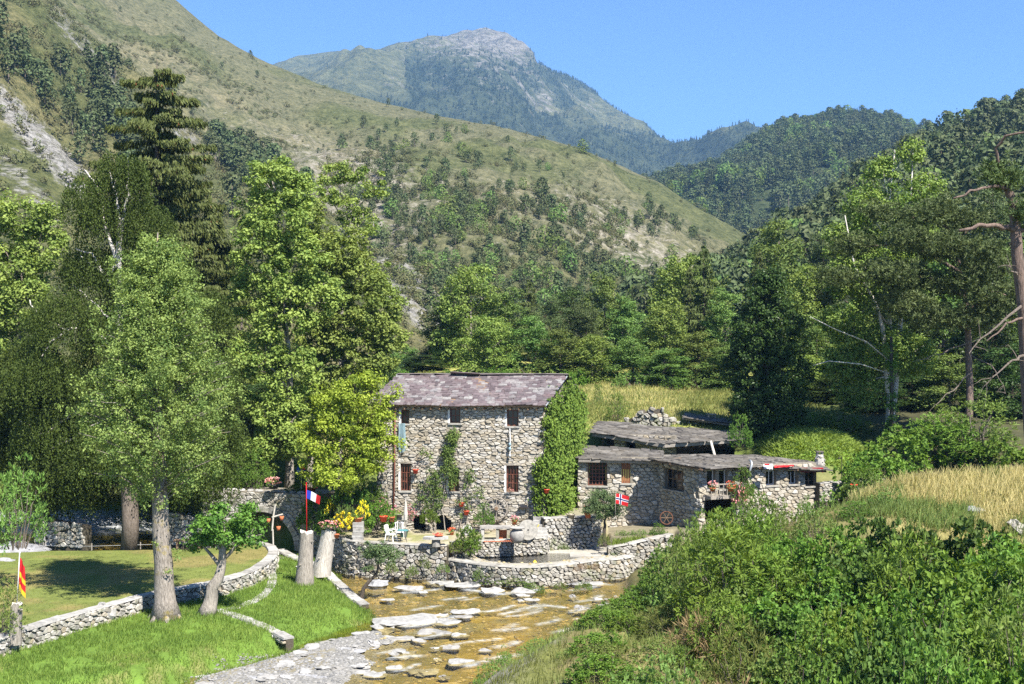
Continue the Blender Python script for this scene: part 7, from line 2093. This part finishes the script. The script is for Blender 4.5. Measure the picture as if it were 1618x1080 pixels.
# pinwheel
pc = np.array(PW(476, 742, 72.8)); t = thing('pinwheel', 'rainbow coloured garden pinwheel above the bridge', 'pinwheel', tuple(pc - np.array([0, 0, .9])))
mb = MB(); mb.tube([(0, 0, -.2), (0, .03, .9)], .014, 6); kid(mb, 'stick', M['white'], t)
for k, mt in enumerate(('red', 'flagyellow', 'green_c', 'flagblue', 'bluecloth', 'terracotta', 'red', 'flagblue')):
    a = k * math.pi / 4; d = np.array([math.cos(a), 0, math.sin(a)]); e = np.array([-math.sin(a), 0, math.cos(a)]); c0 = np.array([0, -.03, .9])
    mb = MB(); mb.add([c0, c0 + d * .27, c0 + d * .2 + e * .17 + np.array([0, -.07, 0]), c0 + e * .05 + np.array([0, -.03, 0])], [(0, 1, 2), (0, 2, 3)]); kid(mb, 'vane', M[mt], t)

# ================================================================== pots, flowers
def pot(name, label, loc, r=.16, h=.26, mat='terracotta', plant=None, flower=None, group=None, seed=1, hang=False, ph=.22, n=60, nf=22):
    t = thing(name, label, 'flower pot', loc, group); mb = MB()
    mb.lathe([(0.001, 0), (r * .68, 0), (r * .95, h * .82), (r * 1.08, h * .82), (r * 1.08, h), (r * .95, h), (r * .9, h * .86), (.001, h * .86)], 14); kid(mb, 'pot', M[mat], t, True)
    if hang:
        mb = MB(); mb.tube([(0, 0, h), (0, .05, h + .35)], .008, 5); kid(mb, 'hook', M['iron'], t)
    rng = np.random.default_rng(seed)
    if plant:
        C = np.array([0, 0, h]) + nrm(rng.normal(0, 1, (n, 3))) * np.array([r * 1.3, r * 1.3, ph]) * rng.random((n, 1)) ** .4; C[:, 2] = np.maximum(C[:, 2], h * .7)
        V, q = leaf_quads(rng, C, nrm(C - [0, 0, h]) * .6, .10, .075, .5, .5); mb = MB(); mb.add(V, q, np.repeat(rng.random(n), 4)); kid(mb, 'leaves', M[plant], t)
    if flower:
        C = np.array([0, 0, h + ph * .55]) + nrm(rng.normal(0, 1, (nf, 3)) + [0, 0, .5]) * np.array([r * 1.4, r * 1.4, ph * .75])
        C = np.repeat(C, 4, 0) + rng.normal(0, .025, (nf * 4, 3)); V, q = leaf_quads(rng, C, rng.normal(0, 1, C.shape), .075, .07, .5, .4); mb = MB(); mb.add(V, q, np.repeat(rng.random(nf * 4), 4)); kid(mb, 'blossoms', M[flower], t)
    return t
def on_wall(px, py, d):
    u = fu(px); return tuple(F0 + HU * u + Z * fz(py, u) + HN * d)
for i, (px, py, lb_) in enumerate([(658, 747, 'red pot hung high beside the barred left window'), (730, 799, 'red pot hung below the climbing rose'), (738, 812, 'red pot hung just above the round millstone'), (864, 778, 'red pot hung on the edge of the ivy')]):
    pot('hanging_pot', lb_, on_wall(px, py, .30), .16, .24, 'redpot', hang=True, plant='l_mid' if i in (1, 2) else None, group='red pots hung on the house front', seed=i, n=20, ph=.12)
pot('flower_pot', 'large red pot in the leafy shrub below the house corner', PW(606, 824, 69.2), .22, .32, 'redpot', 'l_lime', seed=9)
pot('flower_pot', 'smaller terracotta pot right of the large red one', PW(619, 824, 69.6), .17, .28, seed=10, plant='l_lime', n=20)
pot('flower_pot', 'terracotta bowl on top of the stone pillar', PW(566, 824, 68.8), .24, .22, plant='l_lime', seed=11)
pot('flower_pot', 'small terracotta pot hanging at the right of the bleached stump', PW(532, 850, 66), .14, .22, seed=12)
fp_ = pot('flower_planter', 'planter of pink geraniums on the bleached stump', tuple(top2 + np.array([0, 0, .02])), .42, .16, 'dark', 'l_mid', 'f_pink', seed=13, ph=.25, n=150, nf=40)
pot('flower_planter', 'dark trough of pink and white flowers on the bridge parapet', PW(432, 772, 72.8), .34, .26, 'dark', 'l_mid', 'f_pink', seed=14, ph=.32, n=130, nf=40)
pot('flower_planter', 'planter with yellow and red flowers on the wall behind the tricolour flag', PW(492, 776, 73.2), .3, .2, 'terracotta', 'l_mid', 'f_red', seed=15, ph=.3, n=110, nf=16)
pot('flower_pot', 'pot of red flowers on the terrace beside the millstone', PW(714, 845, 70.8), .13, .18, 'terracotta', 'l_mid', 'f_red', seed=16, ph=.18)
pot('flower_pot', 'clay pot with red flowers on the ivy terrace wall', PW(929, 818, 70.9), .2, .32, 'terracotta', 'l_mid', 'f_red', seed=17, ph=.22)
pot('flower_pot', 'pink potted plant by the standing slab', PW(813, 828, 71.1), .16, .22, 'terracotta', 'l_mid', 'f_pink', seed=18, ph=.2)
pot('flower_pot', 'grey urn on the ivy terrace wall', PW(902, 820, 70.9), .24, .3, 'drystone', 'l_mid', seed=19, n=30)
pot('green_planter', 'shallow bowl of fresh green leaves on the trough beside the drainpipe', PW(630, 816, 70.6), .26, .16, 'greywood', 'l_grass', seed=20, n=90)
pot('balcony_planter', 'pots of red flowers on the wooden balcony', PW(1155, 776, 70.6), .2, .2, 'terracotta', 'l_mid', 'f_red', seed=21, ph=.3, n=110, nf=20)
pot('balcony_planter', 'pink flowers at the left end of the wooden balcony', PW(1126, 776, 70.6), .18, .2, 'terracotta', 'l_mid', 'f_pink', seed=22, ph=.3, n=60, nf=20)
pot('flower_pot', 'red pot on the low dry wall beyond the long wing', PW(1349, 773, 71.5), .2, .3, 'redpot', seed=23)
# blossom shrubs
S['yel'] = shrub_model('yellow_broom', 'bright yellow flowering broom right of the bleached stump', 521, 'l_yellow', 1.1, .75, 12, 130, .09, .03, .3, droop=-.4, fl='f_yellow', nfl=420)
S['yel'].location = PW(546, 840, 69.0)
dup(S['yel'], PW(572, 822, 69.4), 1.0, (.5, .5, 1.0), 'smaller spray of yellow broom above the stone pillar')
dup(S['yel'], PW(520, 815, 71.2), 2.0, (.35, .35, .9), 'thin yellow flower spike behind the tricolour flag')
S['rose'] = shrub_model('rose_bush', 'pink rose bush at the left end of the house front', 523, 'l_mid', 1.2, .8, 12, 120, .08, .055, .4, fl='f_pink', nfl=130)
S['rose'].location = PW(606, 818, 71.4)
dup(S['rose'], PW(648, 826, 71.2), 1.5, (.5, .5, .9), 'pink rose left of the first dark arch')
dup(S['rose'], PW(1170, 800, 71.2), 2.5, (.6, .5, 1.1), 'pink climbing rose beside the balcony of the long wing')
dup(S['rose'], PW(806, 778, 71.7), .5, (.28, .2, .25), 'window box of pink flowers under the right barred window')

# ================================================================== yard furniture
def chair(label, loc, rz, group):
    t = thing('garden_chair', label, 'chair', loc, group, rz)
    mb = MB(); mb.box(-.23, .23, -.22, .22, .40, .44); kid(mb, 'seat', M['plastic'], t)
    for k in range(5):
        mb = MB(); x = -.19 + k * .095; mb.tube([(x, .21, .44), (x * 1.08, .30, .86)], .02, 5); kid(mb, 'back_slat', M['plastic'], t)
    mb = MB(); mb.tube([(-.24, .30, .86), (-.1, .31, .90), (.1, .31, .90), (.24, .30, .86)], .028, 6); kid(mb, 'top_rail', M['plastic'], t)
    for sx_ in (-1, 1):
        mb = MB(); mb.tube([(sx_ * .24, -.2, .42), (sx_ * .27, -.25, 0)], .024, 6); kid(mb, 'leg', M['plastic'], t)
        mb = MB(); mb.tube([(sx_ * .24, .2, .42), (sx_ * .26, .28, 0)], .024, 6); kid(mb, 'leg', M['plastic'], t)
        mb = MB(); mb.tube([(sx_ * .26, -.22, .42), (sx_ * .27, -.22, .64), (sx_ * .27, .0, .66), (sx_ * .25, .26, .64)], .024, 6); kid(mb, 'armrest', M['plastic'], t)
    return t
CG = 'white garden chairs on the terrace'
def terr(px, py): 
    x, y = W(px, py, 1.8); return (x, y, 1.8)
chair('white plastic chair seen from the side on the terrace edge', terr(618, 856), R(70), CG)
chair('white plastic chair behind the small dark table', terr(632, 852), R(15), CG)
# small table
t = thing('terrace_table', 'small round dark green table beside the white chairs', 'table', terr(636, 856)); mb = MB(); mb.lathe([(.001, .62), (.3, .62), (.3, .655), (.001, .655)], 16); kid(mb, 'table_top', M['teal'], t)
for a in (0, 2.09, 4.19):
    mb = MB(); mb.tube([(.08 * math.cos(a), .08 * math.sin(a), .62), (.24 * math.cos(a), .24 * math.sin(a), 0)], .016, 5); kid(mb, 'leg', M['dark'], t)
# closed parasol
t = thing('closed_parasol', 'folded green parasol on a thin wooden pole by the terrace table', 'parasol', terr(641, 853)); mb = MB(); mb.tube([(0, 0, 0), (.02, 0, 2.3)], .025, 7); kid(mb, 'pole', M['greywood'], t)
mb = MB(); mb.lathe([(.02, 2.25), (.07, 1.9), (.12, 1.4), (.09, 1.1), (.03, 1.05)], 10); mb.v[-1] *= np.array([1, 1, .0]) + np.array([0, 0, 1]); kid(mb, 'furled_canopy', M['palewood'], t)
# tub
t = thing('plastic_tub', 'teal plastic tub against the wall behind the chairs', 'tub', terr(638, 848)); mb = MB(); mb.lathe([(.001, 0), (.18, 0), (.24, .34), (.26, .34), (.26, .37), (.22, .37), (.17, .03), (.001, .03)], 14); kid(mb, 'body', M['teal'], t, True)
for s_ in (-1, 1):
    mb = MB(); mb.tube([(s_ * .24, -.06, .33), (s_ * .31, 0, .31), (s_ * .24, .06, .33)], .012, 5); kid(mb, 'handle', M['dark'], t)
# stone trough shelf near the drainpipe
t = thing('stone_trough', 'mossy stone trough shelf on the wall beside the drainpipe', 'trough', PW(629, 836, 71.0)); mb = MB(); mb.box(-.4, .4, -.3, .3, .55, .7); kid(mb, 'slab', M['drystone'], t)
for s_ in (-.28, .28):
    mb = MB(); mb.box(s_ - .09, s_ + .09, -.22, .22, -.2, .547); kid(mb, 'support', M['drystone'], t)
# pillar
t = thing('stone_pillar', 'square pillar of stacked stones carrying the terracotta bowl', 'pillar', PW(566, 860, 68.8)); rr2 = random.Random(3)
for k in range(9):
    mb = MB(); j = rr2.uniform(-.03, .03); mb.box(-.28 + j, .28 + j, -.26, .26, k * .138, k * .138 + .125, rr2.random()); kid(mb, 'stone', M['palestone'], t)
# slab table
t = thing('slab_table', 'long stone slab table on a block at the terrace edge', 'table', terr(689, 863)); 
mb = MB(); P = [(-.68, -.2), (-.3, -.33), (.4, -.3), (.66, -.1), (.6, .26), (-.1, .33), (-.6, .24)]; n_ = len(P)
mb.add([(x, y, .40) for x, y in P] + [(x, y, .52) for x, y in P], [(k, (k + 1) % n_, n_ + (k + 1) % n_, n_ + k) for k in range(n_)]); mb.l.append(np.arange(n_) + n_); mb.k.append(np.array([n_])); mb.m.append(np.array([0])); mb.l.append(np.arange(n_)[::-1]); mb.k.append(np.array([n_])); mb.m.append(np.array([0])); kid(mb, 'table_top', M['palestone'], t)
mb = MB(); mb.lathe([(.001, -.02), (.26, 0), (.22, .3), (.24, .397), (.001, .397)], 8); kid(mb, 'pedestal', M['drystone'], t)
pot('flower_tray', 'tray of faded red flowers on the stone slab table', tuple(np.array(terr(694, 863)) + np.array([0, 0, .53])), .22, .07, 'terracotta', None, 'f_red', seed=31, ph=.05, nf=12)
# millstone
def disc(name, label, c, r, th, mat, hole=.0, tilt=R(80), rz=0.0, cat='millstone'):
    t = thing(name, label, cat, c, None, rz); mb = MB(); sg = 22
    ri = max(hole, .002)
    mb.lathe([(ri, -th / 2), (r * .97, -th / 2), (r, -th * .3), (r, th * .3), (r * .97, th / 2), (ri, th / 2), (ri, -th / 2)], sg)
    Mx = np.array(Matrix.Rotation(tilt, 3, 'X')); mb.v[-1] = mb.v[-1] @ Mx.T; kid(mb, 'stone', M[mat], t)
    return t
disc('millstone', 'small round millstone leaning on the house front below the red pots', tuple(np.array(terr(738, 846)) + np.array([0, .0, .30])), .30, .14, 'palestone', .04)
disc('millstone', 'tall standing stone disc beside the yellow can', tuple(np.array(terr(834, 853)) + np.array([0, 0, .55])), .56, .14, 'drystone', .05, R(84), .3)
# stone ball with a dark hole
t = thing('stone_sphere', 'round hollowed stone ball on the terrace before the standing disc', 'stone ball', tuple(np.array(terr(817, 858)) + np.array([0, 0, 0]))); mb = MB()
mb.lathe([(.001, -.02), (.22, .03), (.37, .2), (.41, .42), (.36, .62), (.24, .76), (.12, .79), (.10, .70), (.001, .66)], 16); kid(mb, 'ball', M['palestone'], t, True)
mb = MB(); mb.lathe([(.001, .79), (.40, .80), (.42, .85), (.35, .88), (.001, .88)], 14); kid(mb, 'cap_slab', M['palestone'], t)
# slab bench with arch fragment
t = thing('slab_bench', 'thick stone slab bench with a niche coloured as if lit orange below the wagon wheel', 'bench', tuple(np.array(terr(786, 852)))); mb = MB(); mb.box(-.95, .75, -.25, .25, .62, .75); kid(mb, 'slab', M['palestone'], t)
for s_, w2_ in ((-.8, .16), (.0, .16), (.6, .16)):
    mb = MB(); mb.box(s_ - w2_ / 2, s_ + w2_ / 2, -.2, .2, 0, .617); kid(mb, 'support', M['drystone'], t)
mb = MB(); mb.box(.085, .515, .1, .16, 0, .5); kid(mb, 'lit_niche_back', M['terracotta'], t)  # terracotta colour stands in for orange light inside the niche
# yellow can
t = thing('yellow_can', 'yellow watering can standing on the steps', 'watering can', tuple(np.array(terr(843, 848)) + np.array([0, 0, .35]))); mb = MB(); mb.lathe([(.001, 0), (.13, 0), (.13, .26), (.09, .32), (.001, .32)], 12); kid(mb, 'body', M['yellow'], t, True)
mb = MB(); mb.tube([(.1, 0, .08), (.22, 0, .2), (.3, 0, .34)], [.03, .022, .03], 6); kid(mb, 'spout', M['yellow'], t); mb = MB(); mb.tube([(-.1, 0, .28), (-.2, 0, .22), (-.12, 0, .06)], .014, 5); kid(mb, 'handle', M['yellow'], t)
# steps
t = thing('stone_steps', 'worn stone steps climbing between the house and the ivy terrace wall', 'steps', terr(854, 850))
for k in range(6):
    mb = MB(); mb.box(-.38, .38, k * .28, k * .28 + .55, -.1, .16 * (k + 1), .1 * k); kid(mb, 'step', M['palestone'], t)
# wagon wheel
wc_ = np.array(on_wall(785, 802, .24)); t = thing('wagon_wheel', 'old wooden wagon wheel hung on the house front', 'wheel', tuple(wc_)); wr = .63
def ring(r, th, n=26): return [tuple(HU * (r * math.cos(a)) + Z * (r * math.sin(a))) for a in np.linspace(0, 2 * math.pi, n + 1)]
mb = MB(); mb.tube(ring(wr, .05), .045, 6, cap=False); kid(mb, 'rim', M['greywood'], t); mb = MB(); mb.tube(ring(wr + .05, .02), .014, 5, cap=False); kid(mb, 'iron_tyre', M['iron'], t)
mb = MB(); mb.tube([-HN * .06, HN * .14], .10, 10); kid(mb, 'hub', M['wood'], t)
for k in range(12):
    a = k * math.pi / 6; d = HU * math.cos(a) + Z * math.sin(a); mb = MB(); mb.tube([d * .09, d * wr], .022, 5); kid(mb, 'spoke', M['greywood'], t)
# bundle of blue-grey cloths
hc_ = np.array(on_wall(636, 668, .22)); t = thing('hanging_cloth', 'bundle of blue grey cloths hanging below the top left window', 'cloth', tuple(hc_))
for k in range(5):
    u = -.16 + k * .08; mb = MB(); n_ = 9; V = []
    for j in range(n_):
        v = j / (n_ - 1)
        for i in range(5):
            s = i / 4 - .5; V.append(HU * (u + s * .085 + .02 * math.sin(v * 7 + k)) + HN * (.03 * math.cos(s * 9 + k) + .02 * math.sin(v * 5 + k)) - Z * (v * (1.55 + .18 * math.sin(k * 2.3))))
    mb.add(V, [(j * 5 + i, j * 5 + i + 1, j * 5 + i + 6, j * 5 + i + 5) for j in range(n_ - 1) for i in range(4)]); kid(mb, 'strip', M['bluecloth'], t, True)
# hanging cord with floats
hc_ = np.array(on_wall(806, 676, .2)); t = thing('float_line', 'pale rope with floats hanging under the top right window', 'rope', tuple(hc_)); mb = MB(); mb.tube([(0, 0, 0), tuple(HU * .03 - Z * 1.0), tuple(-Z * 1.75)], .03, 6); kid(mb, 'rope', M['flagwhite'], t)
for k, (z_, mt) in enumerate(((-.9, 'bluecloth'), (-1.15, 'bluecloth'), (-1.55, 'zinc'))):
    mb = MB(); mb.lathe([(.001, -.12), (.07, -.08), (.08, .04), (.001, .1)], 9, (0, -.02, z_)); kid(mb, 'float', M[mt], t, True)
# bell-like fragment shelf on wall right of the wheel
t = thing('wall_shelf', 'dark planter bracket on the house front right of the wagon wheel', 'bracket', on_wall(828, 800, .2)); mb = MB(); mb.box(-.28, .28, -.14, .12, -.05, 0); kid(mb, 'board', M['iron'], t); mb = MB(); mb.box(-.2, .2, -.12, .1, .004, .12); kid(mb, 'trough', M['dark'], t)
# tile edging
def edging(label, a, b, n):
    t = thing('tile_edging', label, 'edging', tuple((np.array(a) + np.array(b)) / 2))
    for k in range(n):
        p = np.array(a) + (np.array(b) - np.array(a)) * (k + .5) / n - (np.array(a) + np.array(b)) / 2; mb = MB(); V = []
        for y in (-.14, .14):
            for an in np.linspace(0, math.pi, 7): V.append(p + np.array([.075 * math.cos(an), y, .085 * math.sin(an)]))
        mb.add(V, [(i, i + 1, i + 8, i + 7) for i in range(6)]); kid(mb, 'tile', M['terracotta'], t)
edging('upper row of half round tiles edging the gravel step', (*W(764, 857, 1.9), 1.885), (*W(808, 856, 1.9), 1.885), 13)
edging('lower row of half round tiles edging the pool', (*W(762, 872, 1.06), 1.01), (*W(800, 872, 1.06), 1.01), 11)
t = thing('yellow_ball', 'yellow ball floating in the round pool', 'ball', (*W(845, 887, .95), .90)); mb = MB(); mb.lathe([(.001, -.11), (.07, -.09), (.12, 0), (.07, .09), (.001, .11)], 12); kid(mb, 'ball', M['yellow'], t, True); mb = MB(); mb.tube([(0, 0, .1), (0, 0, .15)], .02, 6); kid(mb, 'valve', M['yellow'], t)
# concrete slabs by the pool
for i, (px, py, w2_, d2_, lb_) in enumerate([(925, 878, 1.7, 1.0, 'pale concrete slab beside the right end of the pool'), (965, 874, 1.2, .9, 'pale slab below the round grey green shrub')]):
    x, y = W(px, py, 1.0); o = MB().box(-w2_ / 2, w2_ / 2, -d2_ / 2, d2_ / 2, 0, .07).build('paving_slab', M['concrete']); o.location = (x, y, 1.0); o.rotation_euler = (0, 0, .12 * i); tag(o, lb_, 'slab')
# wooden hoist under the bridge arch
t = thing('wooden_hoist', 'rough wooden hoist with hanging pots in front of the bridge arch', 'hoist', PW(433, 866, 71.2)); b0 = np.array(PW(433, 866, 71.2))
def rel(px, py, d=0): return np.array(PW(px, py, 71.2 + d)) - b0
mb = MB(); mb.tube([rel(430, 838), rel(432, 815), rel(435, 797)], .05, 6); kid(mb, 'post', M['palewood'], t)
mb = MB(); mb.tube([rel(432, 866), rel(431, 836)], .045, 6); kid(mb, 'post', M['palewood'], t)
mb = MB(); mb.tube([rel(430, 817), rel(447, 812)], .05, 6); kid(mb, 'arm', M['palewood'], t)
for (px, py) in ((445, 818), (424, 822), (440, 834)):
    p = rel(px, py); mb = MB(); mb.lathe([(.001, -.14), (.08, -.13), (.13, .1), (.001, .1)], 10, p); kid(mb, 'pot', M['terracotta'], t, True)
    mb = MB(); mb.tube([p + [0, 0, .1], rel(436, 814)], .006, 4); kid(mb, 'cord', M['iron'], t)
# picnic table under the trees
t = thing('park_bench', 'dark wooden bench in the shade beside the bridge', 'bench', (*W(298, 866, 1.2), 1.2)); mb = MB(); mb.box(-.8, .8, -.2, .2, .42, .48); kid(mb, 'seat', M['wood'], t)
for s_ in (-.6, .6):
    mb = MB(); mb.box(s_ - .05, s_ + .05, -.16, .16, 0, .417); kid(mb, 'leg', M['wood'], t)
# fence wire at the far edge of the lawn
t = thing('wire_fence', 'low fence wire along the far edge of the lawn', 'fence', (*W(120, 868, 1.2), 1.2)); a = np.array(t.location)
mb = MB(); mb.tube([np.array((*W(60, 868, 1.2), 1.42)) - a, np.array((*W(140, 868, 1.2), 1.38)) - a, np.array((*W(245, 866, 1.2), 1.42)) - a], .012, 4); kid(mb, 'wire', M['zinc'], t)
for px in (62, 145, 222, 243):
    x, y = W(px, 868 if px < 200 else 866, 1.2); mb = MB(); mb.tube([np.array((x, y, 1.15)) - a, np.array((x, y, 1.55)) - a], .03, 5); kid(mb, 'post', M['greywood'], t)
# awnings
def sheet(name, label, pts, mat, cat, sag=.06):
    t = thing(name, label, cat, pts[0]); b_ = np.array(pts[0]); A, B, C_, D = [np.array(p) - b_ for p in pts]; n_ = 8; V = []
    for j in range(5):
        for i in range(n_ + 1):
            u, v = i / n_, j / 4; p = (A * (1 - u) + B * u) * (1 - v) + (D * (1 - u) + C_ * u) * v; V.append(p + np.array([0, 0, -sag * math.sin(u * math.pi) * math.sin(v * math.pi) + .02 * math.sin(u * 17)]))
    mb = MB(); mb.add(V, [(j * (n_ + 1) + i, j * (n_ + 1) + i + 1, (j + 1) * (n_ + 1) + i + 1, (j + 1) * (n_ + 1) + i) for j in range(4) for i in range(n_)]); kid(mb, 'cloth', M[mat], t, True)
    mb = MB(); mb.tube([A, B], .02, 5); kid(mb, 'rail', M['greywood'], t)
    return t
sheet('red_awning', 'bright red cloth strip under the eave of the long wing', [PW(1223, 735, 73.2), PW(1254, 734, 73.8), PW(1254, 736, 73.2), PW(1224, 739, 72.6)], 'red', 'awning')
sheet('red_awning', 'red awning in painted shade over the shaded porch at the end of the wing', [PW(1264, 738, 73.9), PW(1301, 738, 74.3), PW(1301, 746, 74.1), PW(1265, 746, 73.7)], 'shadedred', 'awning')
sheet('white_cloth', 'white cloth with a red patch hung from the eave', [PW(1206, 733, 72.2), PW(1221, 732, 72.3), PW(1221, 741, 72.2), PW(1207, 740, 72.1)], 'flagwhite', 'cloth', .02)
t = sheet('red_patch', 'small red rag pinned on the white cloth under the eave', [PW(1208, 732, 72.0), PW(1216, 732, 72.0), PW(1216, 735, 71.95), PW(1208, 735, 71.95)], 'red', 'cloth', .01)
# lamp post by the mound
t = thing('garden_lamp', 'thin dark garden lamp post below the grass mound', 'lamp', PW(1330, 752, 74)); mb = MB(); mb.tube([(0, 0, -.6), (0, 0, 1.15)], .022, 6); kid(mb, 'post', M['iron'], t); mb = MB(); mb.tube([(0, 0, 1.13), (-.09, 0, 1.2), (-.16, 0, 1.12)], .016, 5); kid(mb, 'arm', M['iron'], t); mb = MB(); mb.lathe([(.02, .1), (.06, 0), (.05, -.02), (.001, -.02)], 8, (-.16, 0, 1.02)); kid(mb, 'shade', M['iron'], t)
# rusty wheel rim on the foundation wall
t = thing('rusty_hoop', 'rusty iron hoop leaning on the foundation of the wing', 'hoop', PW(1053, 818, 72.4)); mb = MB(); mb.tube([(.36 * math.cos(a), .05 * math.sin(a), .36 * math.sin(a)) for a in np.linspace(0, 2 * math.pi, 25)], .03, 5, cap=False); kid(mb, 'rim', M['rust'], t)
for k in range(3):
    a = k * math.pi / 3; mb = MB(); mb.tube([(.34 * math.cos(a), 0, .34 * math.sin(a)), (-.34 * math.cos(a), .02, -.34 * math.sin(a))], .018, 4); kid(mb, 'spoke', M['wood'], t)
# ================================================================== air
m, n, o = new_mat('valley_haze')
pv = N(n, 'VolumePrincipled')
pv.inputs['Color'].default_value = (0.30, 0.58, 1.0, 1)
pv.inputs['Density'].default_value = 0.00010
pv.inputs['Anisotropy'].default_value = 0.0
n.links.new(pv.outputs[0], o.inputs['Volume'])
mb = MB(); mb.box(-4500, 4500, -60, 7000, -4, 1320)
tag(mb.build('haze', m), 'thin blue summer haze filling the valley air', None, None, 'stuff')
